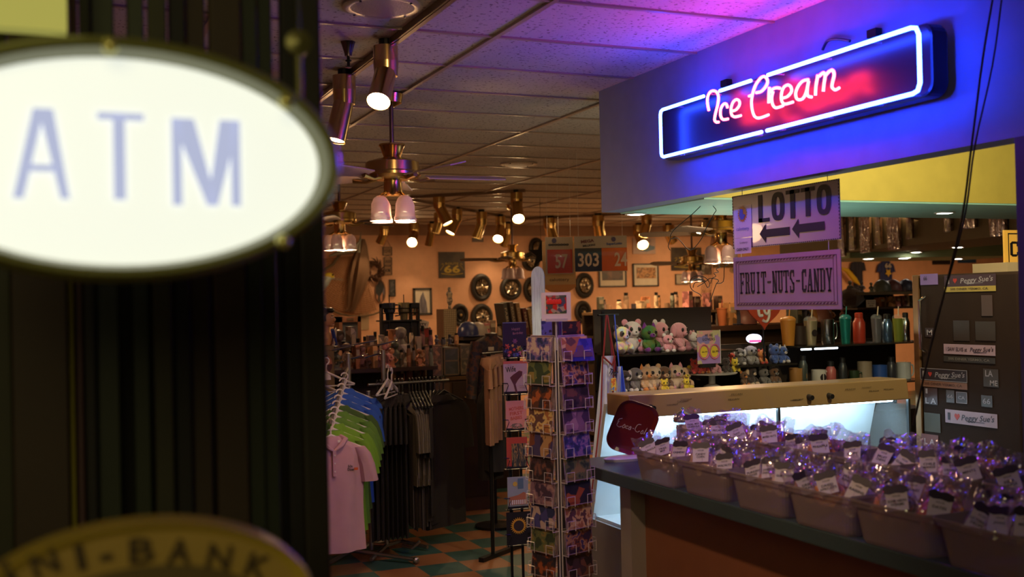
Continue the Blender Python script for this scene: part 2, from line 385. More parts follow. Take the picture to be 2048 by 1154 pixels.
# lower sign
YM = 1.22; c = AY(288, 1225, YM); a_ = AY(628, 1225, YM).x-c.x; b_ = AY(288, 1047, YM).z-c.z
t = thing('arched_sign', 'mustard oval sign with dark arched lettering at the lower left edge', 'sign', c)
mb = MB()
for (s1, y1), (s2, y2) in zip([(.9, 0), (.985, -.008), (1.0, 0), (1.0, .05), (.5, .055)], [(.985, -.008), (1.0, 0), (1.0, .05), (.5, .055)]): oring(mb, a_*s1, b_*s1, a_*s2, b_*s2, y1, y2)
mb.build('rim', mat('mustard_rim', (.50, .36, .05), .4), t, smooth=True)
MB().prism(oval(a_*.99, b_*.99, 64), .004, (0, .004, 0)).build('face', mat('mustard_face', (.42, .28, .06), .5), t)
MB().prism(oval(a_*.66, b_*.52, 48), .006, (0, -.001, 0)).build('inner_face', mat('mustard_inner', (.14, .10, .035), .5), t)
for ch_, px, py, an in (('M', -58, 1176, 34), ('I', 18, 1146, 24), ('N', 88, 1124, 18), ('I', 160, 1113, 10), ('-', 212, 1113, 5), ('B', 283, 1100, 0), ('A', 358, 1102, -7), ('N', 438, 1113, -13), ('K', 515, 1132, -22)):
    q = AY(px, py, YM-.004)-c; u = Vector((math.cos(R(an)), 0, math.sin(R(an)))); v = Vector((-u.z, 0, u.x))
    MB().text(ch_, q, u, v, {'I': .008, '-': .012}.get(ch_, .025), .006 if ch_ == '-' else .027, .002, bold=.02).build('letter', mat('letter_brown', (.05, .03, .01), .6), t)

# ================================================================== NEON SIGN on the bulkhead
XT = 2.76
def trc(pts, o=(1400, 60), s=4.808): return [(o[0]+a/s, o[1]+b/s) for a, b in pts]
TL, TR_, BR_, BL_ = [AX(*p, XT) for p in ((1316, 219), (1836, 56), (1842, 190), (1327, 309))]
ya, yb_ = (TL.y+BL_.y)/2, (TR_.y+BR_.y)/2; zt, zb = (TL.z+TR_.z)/2, (BR_.z+BL_.z)/2
cen = Vector((SX, (ya+yb_)/2, (zt+zb)/2)); hw = abs(ya-yb_)/2; hh = (zt-zb)/2
t = thing('neon_sign', 'neon sign reading Ice Cream in pink inside a blue tube border', 'sign', cen)
# local: +y far (left in view), x toward room is negative
def pl(y, z, x): return (x, y, z)
mb = MB(); poly = [(-a, b) for a, b in rrect(2*hw+.14, 2*hh+.13, .07)]
u_, v_ = (0, -1, 0), (0, 0, 1)
mb.prism([(a-.055, b) for a, b in rrect(2*hw+.10, 2*hh+.03, .05)], .075, (-.03, 0, .01), u_, v_)
for q in (-.6, 0, .6): mb.b2((-.03, q-.03, -.05), (0, q+.03, .05))
mb.build('casing', mat('casing_black', (.007, .007, .014), .34), t, bevel=.012)
RB, XL = .0078, XT-SX
rr = .028
def yz(px): return AX(px, 200, XT).y - cen.y
def corner(y, z, sy, sz): # arc points
    return [(y-sy*rr*(1-math.cos(R(a))) , z-sz*rr*(1-math.sin(R(a)))) for a in (90, 68, 45, 22, 0)][::1]
yl, yr = hw, -hw; g = lambda px: yz(px)
NB = mat('neon_blue', (.1, .2, 1), .3, emit=(.016, .052, 1.0), es=72)
NP = mat('neon_pink', (1, .1, .3), .3, emit=(1.0, .024, .024), es=42)
def seg(pts, r, m, nm, parent, x=XL): 
    return MB().tube([(x, y, z) for y, z in pts], r, 10).build(nm, m, parent, smooth=True)
seg([(g(1408), hh)] + [(yl-.02, hh), (yl-.006, hh-.006), (yl, hh-.02), (yl, -hh+.02), (yl-.006, -hh+.006), (yl-.02, -hh), (g(1522), -hh)], RB, NB, 'blue_tube', t)
seg([(g(1440), hh), (g(1503), hh)], RB, NB, 'blue_tube', t)
seg([(g(1537), hh), (yr+.035, hh), (yr+.012, hh-.006), (yr, hh-.03), (yr, -hh+.03), (yr+.012, -hh+.006), (yr+.035, -hh), (g(1532), -hh)], RB, NB, 'blue_tube', t)
strokes = {'I': [[(85, 775), (72, 700), (75, 640), (100, 595), (135, 585), (165, 605), (178, 650), (170, 720), (150, 800), (140, 860), (155, 885), (180, 885)]],
 'c': [[(265, 748), (252, 712), (225, 715), (200, 760), (198, 820), (220, 860), (270, 855)]],
 'e': [[(300, 780), (345, 768), (380, 720), (375, 680), (345, 670), (315, 700), (298, 760), (305, 815), (335, 835), (395, 822)]],
 'C': [[(540, 603), (590, 590), (635, 540), (650, 490), (625, 450), (585, 460), (535, 530), (505, 620), (495, 700), (505, 780), (530, 835), (575, 845), (660, 815)], [(470, 637), (503, 622)]],
 'r': [[(660, 705), (662, 620), (668, 548)], [(672, 600), (700, 568), (735, 556), (770, 560)], [(703, 590), (690, 650), (698, 715), (730, 748), (800, 727)]],
 'e2': [[(790, 655), (840, 640), (880, 590), (870, 542), (835, 530), (800, 560), (783, 620), (785, 680), (815, 712), (895, 692)]],
 'a': [[(1042, 478), (990, 490), (945, 540), (920, 610), (935, 665), (985, 662), (1020, 600), (1045, 490), (1033, 560), (1035, 630), (1075, 645)]],
 'm': [[(1110, 630), (1115, 540), (1135, 430)], [(1145, 445), (1185, 412), (1203, 440), (1192, 520), (1185, 592)], [(1205, 440), (1240, 400), (1275, 388), (1290, 430), (1275, 500), (1270, 550), (1300, 575), (1340, 555)]]}
def smooth_pts(P, k=4):
    out = []
    for i in range(len(P)-1):
        p0, p1, p2, p3 = P[max(i-1, 0)], P[i], P[i+1], P[min(i+2, len(P)-1)]
        for j in range(k):
            s = j/k; out.append(tuple(.5*((2*p1[q])+(-p0[q]+p2[q])*s+(2*p0[q]-5*p1[q]+4*p2[q]-p3[q])*s*s+(-p0[q]+3*p1[q]-3*p2[q]+p3[q])*s**3) for q in range(len(P[0]))))
    return out+[P[-1]]
for k, ss in strokes.items():
    mb = MB()
    for s_ in ss:
        P = [AX(*q, XT-.015)-cen for q in smooth_pts(trc(s_))]; mb.tube(P, .0062, 8)
    mb.build('letter_tube', NP, t, smooth=True)
mb = MB()
for px in (1345, 1420, 1500, 1545, 1640, 1740, 1815):
    for z in (hh, -hh): mb.cyl((XL+.008, g(px), z), (-.11, g(px), z), .004, n=6)
mb.build('standoff', GLASS, t)
# glass cover front of the casing
q = MB(); P = [AX(*p, SX-.02)-cen for p in ((1645, 100), (1655, 82), (1675, 78), (1700, 82))]
q.tube(smooth_pts([tuple(p) for p in P]), .006); q.build('cable_loop', mat('cable_blue', (.02, .02, .05), .4), t, smooth=True)
for s_ in (.6, -.55): MB().box((-.02, hw*s_, hh+.075), (.03, .05, .03)).build('bracket', BLACKM, t)

# ================================================================== HANGING PAPER SIGNS
XG = 3.02
def sheet(corners, th=.004):
    P = [AX(*p, XG) for p in corners]; c = sum(P, Vector())/4
    yw = (abs(P[0].y-P[1].y)+abs(P[3].y-P[2].y))/2; zh = (P[0].z-P[3].z+P[1].z-P[2].z)/2
    return c, yw, zh
U, V = (0, -1, 0), (0, 0, 1)
PAPER = mat('sign_paper', (.60, .52, .56), .35)
SHEEN = mat('laminated_paper', (.27, .22, .25), .3, coat=.15)
c, sw, sh = sheet(((1467, 392), (1681, 358), (1681, 479), (1467, 498)))
t = thing('lotto_sign', 'laminated white hanging sign with large lettering LOTTO and two black arrows', 'sign', c)
MB().prism([(-sw/2, -sh/2), (sw/2, -sh/2), (sw/2, sh/2), (-sw/2, sh/2)], .004, (0, 0, 0), U, V).build('board', SHEEN, t)
mb = MB()
for s_, yy in ((1, sh/2-.003), (-1, -sh/2+.003)):
    k = -sw/2
    while k < sw/2-.01: mb.prism([(k, yy-.002), (k+.008, yy-.002), (k+.008, yy+.002), (k, yy+.002)], .001, (-.0045, 0, 0), U, V); k += .014
k = -sh/2
while k < sh/2-.01:
    for xx in (-sw/2+.003, sw/2-.003): mb.prism([(xx-.002, k), (xx+.002, k), (xx+.002, k+.008), (xx-.002, k+.008)], .001, (-.0045, 0, 0), U, V)
    k += .014
mb.build('dashed_border', INK, t)
mb = MB(); lw = sw*.118; lh = sh*.50
for i, ch_ in enumerate('LOTTO'):
    o_ = (-.006, -(sw*(-.175+.137*i)), sh*.19)
    def bar(x0_, z0_, x1_, z1_): mb.prism([(x0_*lw, z0_*lh), (x1_*lw, z0_*lh), (x1_*lw, z1_*lh), (x0_*lw, z1_*lh)], .001, o_, U, V)
    if ch_ == 'L': bar(-.45, -.5, -.12, .5); bar(-.45, -.5, .45, -.36)
    elif ch_ == 'T': bar(-.5, .36, .5, .5); bar(-.17, -.5, .17, .5)
    else: mb.band(.5*lw, .51*lh, .19*lw, .33*lh, .001, o_, U, V, pw=.75)
mb.build('lettering', INK, t)
for cx in (.075, .31):
    w_ = .21 if cx < .2 else .22; h_ = .034; x0 = (cx-.5)*sw+.0; x0 = sw*(-.22 if cx < .2 else .09); zz = -sh*.27+(.0 if cx < .2 else .006); w_ = sw*.285
    MB().prism([(x0, zz), (x0+.045, zz-.042), (x0+.045, zz-.018), (x0+w_, zz-.018), (x0+w_, zz+.018), (x0+.045, zz+.018), (x0+.045, zz+.042)], .001, (-.006, 0, 0), U, V).build('arrow', INK, t)
k = MB().prism([(-sw*.48, -sh*.30), (-sw*.30, -sh*.30), (-sw*.30, sh*.30), (-sw*.48, sh*.30)], .001, (-.005, 0, 0), U, V).build('logo_card', mat('logo_card', (.55, .48, .52), .4), t)
cz = -sw*.39
star = []
for i in range(36):
    r_ = .040 if i % 2 else .028; star.append((cz+r_*math.cos(i*math.pi/18), .035+r_*math.sin(i*math.pi/18)))
MB().prism(star, .001, (-.007, 0, 0), U, V).build('sun', mat('logo_orange', (.75, .28, .02), .5), k)
MB().prism([(cz-.016, .06), (cz+.004, .057), (cz+.008, .035), (cz+.026, .030), (cz+.012, .010), (cz-.010, .008), (cz-.024, .03)], .001, (-.009, 0, 0), U, V).build('state_shape', mat('logo_blue', (.01, .03, .3), .5), k)
MB().text('calottery', (-.007, -cz, -.036), U, V, .10, .022, .001).build('lettering', mat('logo_blue', (.01, .03, .3), .5), k)
k = MB().prism([(-sw*.475, -sh*.60), (-sw*.305, -sh*.60), (-sw*.305, -sh*.31), (-sw*.475, -sh*.31)], .001, (-.008, 0, 0), U, V).build('cash_card', mat('logo_card', (.55, .48, .52), .4), t)
MB().text('CASH ONLY', (-.010, -cz, -sh*.52), U, V, .095, .014, .001, bold=.02).text('Lottery', (-.010, -cz-.01, -sh*.40), U, V, .06, .014, .001).build('lettering', INK, k)
MB().cyl((0, -sw*.4, sh/2), (0, -sw*.4, ZS-c.z), .0015, n=6).cyl((0, sw*.4, sh/2), (0, sw*.4, ZS-c.z), .0015, n=6).build('thread', WHITE, t)
c1, sw1, sh1 = c, sw, sh
c, sw, sh = sheet(((1467, 517), (1683, 496), (1684, 618), (1471, 620)))
t = thing('fruit_sign', 'plain hanging board with slab lettering FRUIT-NUTS-CANDY in a ribbon border', 'sign', c)
MB().prism([(-sw/2, -sh/2), (sw/2, -sh/2), (sw/2, sh/2), (-sw/2, sh/2)], .004, (0, 0, 0), U, V).build('board', mat('pink_board', (.40, .30, .27), .6), t)
mb = MB(); plum = mat('plum_ink', (.10, .02, .06), .6)
def frame2(mb, a, b, w_, x=-.005):
    for p, q in (((-a, b-w_), (a, b)), ((-a, -b), (a, -b+w_)), ((-a, -b), (-a+w_, b)), ((a-w_, -b), (a, b))):
        mb.prism([(p[0], p[1]), (q[0], p[1]), (q[0], q[1]), (p[0], q[1])], .0008, (x, 0, 0), U, V)
frame2(mb, sw*.47, sh*.42, .0022); frame2(mb, sw*.443, sh*.37, .0016)
k = -sw*.46
while k < sw*.45:
    for zz in (sh*.395, -sh*.395): mb.prism([(k, zz-.004), (k+.012, zz-.001), (k+.016, zz+.005), (k+.003, zz+.001)], .0008, (-.005, 0, 0), U, V)
    k += .022
mb.build('ribbon_border', plum, t)
# slab letters on a 10x20 grid: bars (x0,y0,x1,y1); diagonals are 4-point polys
SL = {'F': [(1, 0, 3.4, 20), (0, 0, 5, 1.6), (0, 18.4, 9, 20), (7.6, 15, 9, 20), (3, 9.4, 6.6, 11), (5.6, 8, 6.8, 12.4)],
 'R': [(1, 0, 3.4, 20), (0, 0, 4.6, 1.6), (0, 18.4, 7, 20), (6, 11, 8.6, 18.6), (3, 9.6, 7, 11.2), [(5, 10), (7.6, 10), (9, 1), (6.4, 1)], (6, 0, 10, 1.6)],
 'U': [(1, 2, 3.4, 20), (0, 18.4, 4.6, 20), (6.8, 2, 8.6, 20), (5.6, 18.4, 10, 20), [(1, 3), (8.6, 3), (6.6, 0), (3, 0)]],
 'I': [(3.6, 0, 6.4, 20), (2, 0, 8, 1.6), (2, 18.4, 8, 20)],
 'T': [(3.8, 0, 6.2, 20), (2.4, 0, 7.6, 1.6), (0, 18.4, 10, 20), (0, 14.5, 1.4, 20), (8.6, 14.5, 10, 20)],
 '-': [(1.5, 9.4, 8.5, 11)],
 'N': [(1, 0, 2.6, 20), (0, 0, 4, 1.6), (7.2, 0, 8.8, 20), (6, 18.4, 10, 20), [(.4, 20), (3.4, 20), (8.8, 0), (6, 0)]],
 'S': [(1, 11.5, 3.4, 18), (6.6, 2, 9, 9), [(1, 13), (3.6, 13), (9, 7), (6.4, 7)], [(1, 17.5), (9, 17.5), (7, 20), (3, 20)], [(3, 0), (7, 0), (9, 2.5), (1, 2.5)], (7.6, 14, 9, 20), (1, 0, 2.4, 6)],
 'C': [(1, 2, 3.6, 18), [(1, 17), (8, 17), (7, 20), (3, 20)], [(3, 0), (7, 0), (9, 3), (1, 3)], (7.6, 13.5, 9, 20), (7.6, 2, 9, 6)],
 'A': [[(0, 0), (1.6, 0), (5.2, 20), (4, 20)], [(6, 0), (9, 0), (6.4, 20), (4, 20)], (2.4, 5.5, 7, 7), (-.4, 0, 3, 1.6), (5, 0, 10, 1.6)],
 'D': [(1, 0, 3.4, 20), (0, 0, 7, 1.6), (0, 18.4, 7, 20), (6.4, 1.6, 9, 18.4)],
 'Y': [(3.8, 0, 6.2, 9), (2.4, 0, 7.6, 1.6), [(0, 20), (2.6, 20), (6.2, 8), (3.8, 8)], [(7.6, 20), (9, 20), (6.2, 8), (4.4, 8)], (-.6, 18.4, 3.6, 20), (6.4, 18.4, 10.4, 20)]}
def slab_text(mb, s, o, u, v, width, height, th=.0012):
    adv = width/(len(s)*11.2-1.2); sy = height/20; o = Vector(o); u = Vector(u); v = Vector(v)
    for i, ch_ in enumerate(s):
        for b_ in SL.get(ch_, []):
            P = [(b_[0], b_[1]), (b_[2], b_[1]), (b_[2], b_[3]), (b_[0], b_[3])] if isinstance(b_, tuple) else b_
            P = [((x_+i*11.2)*adv-width/2, y_*sy-height/2) for x_, y_ in P]
            if sum(P[k][0]*P[(k+1) % 4][1]-P[(k+1) % 4][0]*P[k][1] for k in range(4)) < 0: P = P[::-1]
            mb.prism(P, th, o, u, v)
mb = MB(); slab_text(mb, 'FRUIT-NUTS-CANDY', (-.005, 0, sh*.0), U, V, sw*.86, sh*.40); mb.build('lettering', INK, t)
MB().cyl((0, -sw*.4, sh/2), (0, -sw*.4, (c1.z-sh1/2)-c.z), .0015, n=6).cyl((0, sw*.42, sh/2), (0, sw*.42, (c1.z-sh1/2)-c.z), .0015, n=6).build('thread', WHITE, t)
# ================================================================== COUNTER
ZK = HC-.72
CX0, CX1, CY1 = 2.19, 2.90, 4.52
KT = mat('counter_laminate', (.045, .075, .085), .35)
# worktop with rounded far corner
poly = [(CX0, .2)] + [(CX0+.14*(1-math.cos(R(a))), CY1-.14+.14*math.sin(R(a))) for a in (0, 22, 45, 68, 90)] + [(CX1, CY1), (CX1, .2)]
t = thing('service_counter', 'service counter with dark blue worktop and orange front panel carrying the sweet tubs', 'counter', (0, 0, 0))
MB().prism(poly[::-1], -.055, (0, 0, ZK), (1, 0, 0), (0, 1, 0)).build('worktop', KT, t, bevel=.006)
MB().b2((2.36, .2, 0), (CX1-.02, 4.22, ZK-.055)).build('front_panel', mat('orange_panel', (.27, .10, .045), .5), t)
mb = MB().prism([(2.36+.13*(1-math.cos(R(a))), 4.20+.0+.15*math.sin(R(a))) for a in range(0, 91, 10)][::1]+[(CX1-.02, 4.35), (CX1-.02, 4.20)], ZK-.056, (0, 0, 0), (1, 0, 0), (0, 1, 0))
mb = MB().b2((2.30, 4.05, 0), (2.36, 4.16, ZK-.056)); P = []
for a in range(0, 181, 12): P.append((2.43-.14*math.cos(R(a)), 4.12+.24*math.sin(R(a))))
mb = MB().prism(P, ZK-.057, (0, 0, 0), (1, 0, 0), (0, 1, 0)); mb.build('end_post', mat('satin_steel', (.42, .38, .35), .45, .35), t, smooth=True)

# ------------------------------------------------------------------ tubs and the bags inside
TUB = mat('frosted_plastic', (.30, .23, .24), .30, alpha=.55, spec=.5)
FILM = film('clear_film', .15, .10)
LBL = mat('white_label', (.55, .50, .56), .5)
def tub_mesh(L=.31, W=.26, H=.125):
    mb = MB(); N = 24; prof = [(.84, 0, 0), (.86, .06*H, 0), (.96, .80*H, 0), (.97, .82*H, 0), (1.02, .83*H, 0), (1.05, H, 0), (1.06, H, 0), (1.075, H-.006, 0)]
    base = rrect(W, L, .035, 5); n = len(base); vs = []
    for s_, z, _ in prof: vs += [(x*s_, y*s_, z) for x, y in base]
    inn = [(1.035, H-.002), (.945, .78*H), (.84, .01)]
    for s_, z in inn: vs += [(x*s_, y*s_, z) for x, y in base]
    rows = len(prof); fs = []
    for i in range(rows-1):
        for k in range(n): fs.append((i*n+k, i*n+(k+1) % n, (i+1)*n+(k+1) % n, (i+1)*n+k))
    o = rows*n
    for i in range(2):
        for k in range(n): fs.append((o+i*n+(k+1) % n, o+i*n+k, o+(i+1)*n+k, o+(i+1)*n+(k+1) % n))
    fs.append(tuple(range(n))[::-1]); fs.append(tuple(o+2*n+k for k in range(n)))
    return mb.add(vs, fs)
FOOD = {'orange': [(.75, .28, .04), (.85, .40, .08), (.55, .16, .02)], 'brown': [(.22, .10, .05), (.38, .2, .1), (.12, .06, .03)], 'tan': [(.70, .46, .25), (.50, .30, .15), (.80, .60, .38)],
        'green': [(.28, .28, .08), (.42, .40, .14), (.14, .16, .05)], 'red': [(.55, .08, .04), (.35, .04, .02), (.7, .2, .1)], 'pale': [(.75, .62, .50), (.60, .45, .34), (.85, .78, .7)], 'black': [(.05, .03, .03), (.10, .05, .05), (.2, .09, .10)]}
def bag(food, txt, seed, w_=.105, h_=.165, th=.045, card=True, tilt=0):
    t = thing('snack_bag', '', 'bag')
    rot = None
    mb = MB(); nu, nv = 20, 18; vs = []; fs = []
    r_ = random.Random(seed)
    def prof(v): return (math.sin(math.pi*min(1, v*1.35+.05))**.6 if v < .72 else max(.03, (1-v)/.28*.72))
    for side in (-1, 1):
        o = len(mb.v)
        vs = []
        for j in range(nv+1):
            v = j/nv
            for k in range(nu+1):
                u = k/nu*2-1; wd = w_/2*(1+.05*math.sin(v*9+seed)+(.12*(v-.7)/.3 if v > .7 else 0))
                q = noise.noise(Vector((u*2.6+seed, v*3.4, side*2.)))*.012+(abs(noise.noise(Vector((u*5+seed, v*5, side))))*-.016+abs(noise.noise(Vector((u*9+seed, v*13, side))))*-.008)*(.5+v)
                y = side*(th/2*prof(v)*(1-u*u)**.5+.0008) + q*(1-u*u)*.8
                vs.append((u*wd, y, h_*v+(.012*math.sin(u*4+seed) if j == nv else 0)))
        fs = [(j*(nu+1)+k, j*(nu+1)+k+1, (j+1)*(nu+1)+k+1, (j+1)*(nu+1)+k) for j in range(nv) for k in range(nu)]
        if side == 1: fs = [f[::-1] for f in fs]
        mb.add(vs, fs)
    mb.build('film', FILM, t, smooth=False)
    mb = MB().sph((0, 0, h_*.33), (w_*.44, th*.46, h_*.34), 16, 10, lump=.4, sd=seed)
    mb.build('filling', art('filling_'+food, FOOD[food], 55, .5, kind='cell'), t, smooth=True)
    if card:
        a = R(r_.uniform(-10, 10)); u = Vector((math.cos(a), 0, math.sin(a))); v = Vector((-math.sin(a), 0, math.cos(a))); o = Vector((0, -th*.5-.006, h_*.50))
        cd = MB().prism([(-.029, -.036), (.029, -.036), (.031, .024), (-.031, .024)], .001, o, u, v).build('label_card', LBL, t)
        bl_ = [(-.034, .020), (-.02, .016), (.0, .019), (.02, .016), (.034, .021), (.033, .036), (.012, .043), (-.006, .039), (-.022, .044), (-.035, .036)]
        MB().prism(bl_, .001, o+Vector((0, -.0015, 0)), u, v).build('header_mark', mat('dark_plum', (.018, .008, .022), .5), cd)
        mb = MB(); L = txt.split('|')
        mb.text('HOUSE', o+v*.009+Vector((0, -.0015, 0)), u, v, .022, .006, .0005)
        for i, s_ in enumerate(L): mb.text(s_, o+v*(-.006-.011*i)+Vector((0, -.0015, 0)), u, v, min(.052, .0075*len(s_)), .0085, .0005, bold=.02)
        mb.build('lettering', INK, cd)
    return t
tub0 = tub_mesh().build('plastic_tub', TUB); tag(tub0, 'x', 'tub', 'plastic sweet tubs on the counter')
front_y = [3.735, 3.395, 3.06, 2.745, 2.435, 2.105]
names_txt = [['GRANOLA', 'TRAIL|MIX', 'CASHEWS', 'MANGO'], ['CANDY|CORN', 'GINGER', 'WALNUTS', 'BANANA|CHIPS'], ['TURKISH|FIGS', 'SWEET HOT|SNACK MIX', 'GUM DROPS', 'ALMONDS'], ['DRIED|PEARS', 'DRIED|APRICOTS', 'RAISINS', 'PEACH|RINGS'], ['CHILI|MANGO', 'SOUR NEON|WORMS', 'DATES', 'PRUNES'], ['LICORICE|DROPS', 'JAWS', 'MINTS', 'TOFFEE']]
back_txt = [['TRAIL MIX|GRANOLA', 'RED HOT|PISTACHIOS', 'PECANS', 'OAT MIX'], ['HOT|PEANUTS', 'COCONUT', 'MIXED NUTS', 'SUNFLOWER'], ['PISTACHIOS', 'CORN NUTS', 'PINEAPPLE', 'PAPAYA'], ['TAFFY', 'FRUIT|CHEWS', 'GUMMIES', 'RAISINS'], ['CHILE|MANGO', 'CARAMEL APPLE|CANDY', 'MINTS', 'LEMON'], ['SOUR|RINGS', 'COLA|DROPS', 'BERRIES', 'TOFFEE']]
ff = [['orange', 'tan', 'pale', 'tan'], ['tan', 'pale', 'brown', 'tan'], ['brown', 'tan', 'pale', 'brown'], ['brown', 'orange', 'pale', 'red'], ['orange', 'brown', 'red', 'orange'], ['brown', 'black', 'green', 'black']]
fb = [['pale', 'tan', 'tan', 'pale'], ['red', 'tan', 'red', 'brown'], ['brown', 'green', 'orange', 'orange'], ['black', 'black', 'tan', 'tan'], ['orange', 'pale', 'brown', 'pale'], ['black', 'black', 'brown', 'black']]
FN = {'orange': 'orange fruit', 'tan': 'tan nuts', 'pale': 'pale pieces', 'brown': 'brown nuts', 'red': 'red snacks', 'green': 'green snacks', 'black': 'dark sweets'}
ris = MB().b2((2.44, 1.5, ZK), (2.82, 4.06, ZK+.045)).build('display_riser', mat('riser_grey', (.10, .08, .09), .6)); tag(ris, 'low long riser on the counter under the back row of tubs', 'riser')
first = True
for row, (ys, X, Z, TX, FC, rn) in enumerate((([y for y in front_y], 2.30, ZK+.001, names_txt, ff, 'front'), ([3.93, 3.60, 3.27, 2.93, 2.59, 2.25], 2.63, ZK+.0465, back_txt, fb, 'back'))):
    for i, y in enumerate(ys):
        lab = f'frosted plastic tub of snack bags, {ORD[i]} from the far end of the {rn} row'
        r = R(rnd.uniform(-3, 3)) 
        if first: tub0.location = (X, y, Z); tub0.rotation_euler = (0, 0, r); tub0['label'] = lab; first = False
        else: dup(tub0, (X, y, Z), r, lab)
        k = 0
        for (dx, dy, lift, ang, tiltx, who) in ((-.062, .082, .040, -50, 30, 'far'), (-.066, -.01, .046, -62, 34, 'middle'), (-.060, -.092, .038, -44, 30, 'near'), (.015, .05, .050, -66, 34, 'far rear'), (.02, -.055, .05, -50, 30, 'near rear')):
            if i == 5 and row == 1 and k > 2: continue
            food = FC[i][k % 4]; txt = TX[i][k % 4]
            b_ = bag(food, txt, i*11+row*57+k*5, w_=.108 if k < 3 else .115, h_=.150 if k < 3 else .150, card=k < 4)
            b_['group'] = 'clear snack bags in the tubs'
            b_['label'] = f'clear bag of {FN[food]}, {who} bag in the {ORD[i]} tub of the {rn} row'
            b_.location = (X+dx, y+dy, Z+lift+.016+rnd.uniform(-.012, .012))
            b_.rotation_euler = Matrix.Rotation(R(ang+rnd.uniform(-24, 24)), 3, 'Z').to_euler()
            b_.rotation_euler.rotate_axis('X', R(-tiltx)); b_.rotation_euler.rotate_axis('Y', R(rnd.uniform(-24, 24)))
            k += 1

# ------------------------------------------------------------------ red tray leaning, jar, ticket under it
q = AX(1282, 868, 2.52)
TRY = mat('tray_red', (.16, .012, .008), .3, coat=.5)
t = thing('serving_tray', 'dark red rounded serving tray with white script standing at the counter end', 'tray', (2.47, 4.33, ZK+.012), R(-14))
mb = MB(); o1 = rrect(.20, .245, .06, 8); o2 = rrect(.17, .215, .05, 8); n_ = len(o1)
vs = [(x, 0, z+.125) for x, z in o1]+[(x, .018, z+.125) for x, z in o2]+[(x*1.0, .003, z+.125) for x, z in o1]+[(x, .021, z+.125) for x, z in o2]
mb.add(vs, [(k, (k+1) % n_, n_+(k+1) % n_, n_+k) for k in range(n_)]+[tuple(range(n_, 2*n_))[::1]]+[(2*n_+(k+1) % n_, 2*n_+k, 3*n_+k, 3*n_+(k+1) % n_) for k in range(n_)]+[tuple(range(3*n_, 4*n_))[::-1]]+[(k, 2*n_+k, 2*n_+(k+1) % n_, (k+1) % n_) for k in range(n_)])
mb.build('tray_body', TRY, t, smooth=True)
mb = MB()
for st in ([(-.07, .135), (-.075, .115), (-.06, .108), (-.05, .115)], [(-.06, .15), (-.075, .14), (-.072, .12)], [(-.045, .118), (-.038, .128), (-.034, .115), (-.043, .110), (-.045, .118)], [(-.018, .124), (-.028, .123), (-.028, .113), (-.018, .113)], [(-.012, .125), (-.004, .126), (-.006, .112), (-.014, .113), (-.010, .124), (-.002, .112)], [(.004, .122), (.012, .122)],
           [(.038, .150), (.022, .145), (.018, .120), (.032, .112), (.042, .120)], [(.05, .118), (.056, .128), (.06, .115), (.052, .110), (.05, .118)], [(.066, .112), (.072, .145), (.068, .112)], [(.082, .125), (.088, .112), (.078, .113), (.08, .124)]):
    mb.tube([(x*.95, .015, z) for x, z in smooth_pts(st, 3)], .0016, 5)
mb.build('script', mat('script_white', (.6, .5, .48), .5), t)
t.rotation_euler = (R(12), R(20), R(-14)); t.location = (2.40, 4.38, ZK+.028)
t = thing('tray_stand', 'small white folded cloth under the red tray', 'cloth', (2.40, 4.36, ZK))
MB().loft([((0, 0, .0), .10, .05), ((0, 0, .012), .105, .055), ((0, 0, .02), .08, .04)], 20, fold=.15).build('fold', mat('white_cloth', (.6, .6, .65), .8), t, smooth=True)
q = AX(1313, 846, 2.62); 
t = thing('glass_jar', 'ribbed glass jar with domed chrome lid holding red straws behind the first tub', 'jar', (2.66, 4.28, ZK))
MB().lathe([(.042, 0), (.046, .01), (.046, .13), (.040, .15), (.038, .165)], n=24, jit=.04).build('jar_glass', GLASS, t, smooth=True)
MB().lathe([(.044, .165), (.046, .172), (.044, .18), (.038, .195), (.022, .208), (.010, .213), (.006, .22), (.009, .226), (.0, .232)], n=20).build('lid', CHROME, t, smooth=True)
mb = MB()
for i in range(14):
    a = i*2.4; r_ = .03*math.sqrt(i/14); mb.cyl((r_*math.cos(a), r_*math.sin(a), .004), (r_*math.cos(a)*1.1, r_*math.sin(a)*1.1, .15), .005, n=6)
mb.build('straws', mat('straw_red', (.35, .03, .01), .5), t)

# ================================================================== ICE CREAM FREEZER
YF = 4.66; FX0, FX1 = 2.60, 4.34
t = thing('display_freezer', 'long lit ice cream display freezer with beige top and sloping glass front', 'freezer', (FX0, YF, 0))
W = FX1-FX0; zt = HC-.46
BEI = mat('beige_metal', (.42, .27, .12), .35, .4)
MB().prism([(0, zt), (0, zt-.005), (.02, zt-.115), (.62, zt-.115), (.62, zt)], 0, (0, 0, 0)).build('top', BEI, t) if 0 else None
P = [(0, zt-.112), (.24, zt-.112), (.24, zt-.002), (.015, zt)]
MB().prism([(a, b) for a, b in P], W, (0, 0, 0), (0, 1, 0), (0, 0, 1)).build('canopy', BEI, t, bevel=.006)
STW = mat('steel_white', (.62, .68, .70), .3)
MB().add([(0, .46, .5), (W, .46, .5), (W, .24, zt-.06), (0, .24, zt-.06), (0, .49, .5), (W, .49, .5), (W, .27, zt-.06), (0, .27, zt-.06)], [(0, 1, 2, 3), (7, 6, 5, 4), (0, 3, 7, 4), (1, 5, 6, 2), (3, 2, 6, 7)]).build('back_wall', STW, t)
MB().b2((0, .05, 0), (W, .62, .62)).build('cabinet', mat('freezer_body', (.30, .30, .30), .4), t)
MB().b2((.02, .08, .62), (W-.02, .58, .635)).build('well_floor', STW, t)
mb = MB()
for x0 in (0, W/2+.006): mb.add([(x0+.01, .02, zt-.118), (x0+W/2-.016, .02, zt-.118), (x0+W/2-.016, -.0, .66), (x0+.01, -.0, .66)], [(3, 2, 1, 0)])
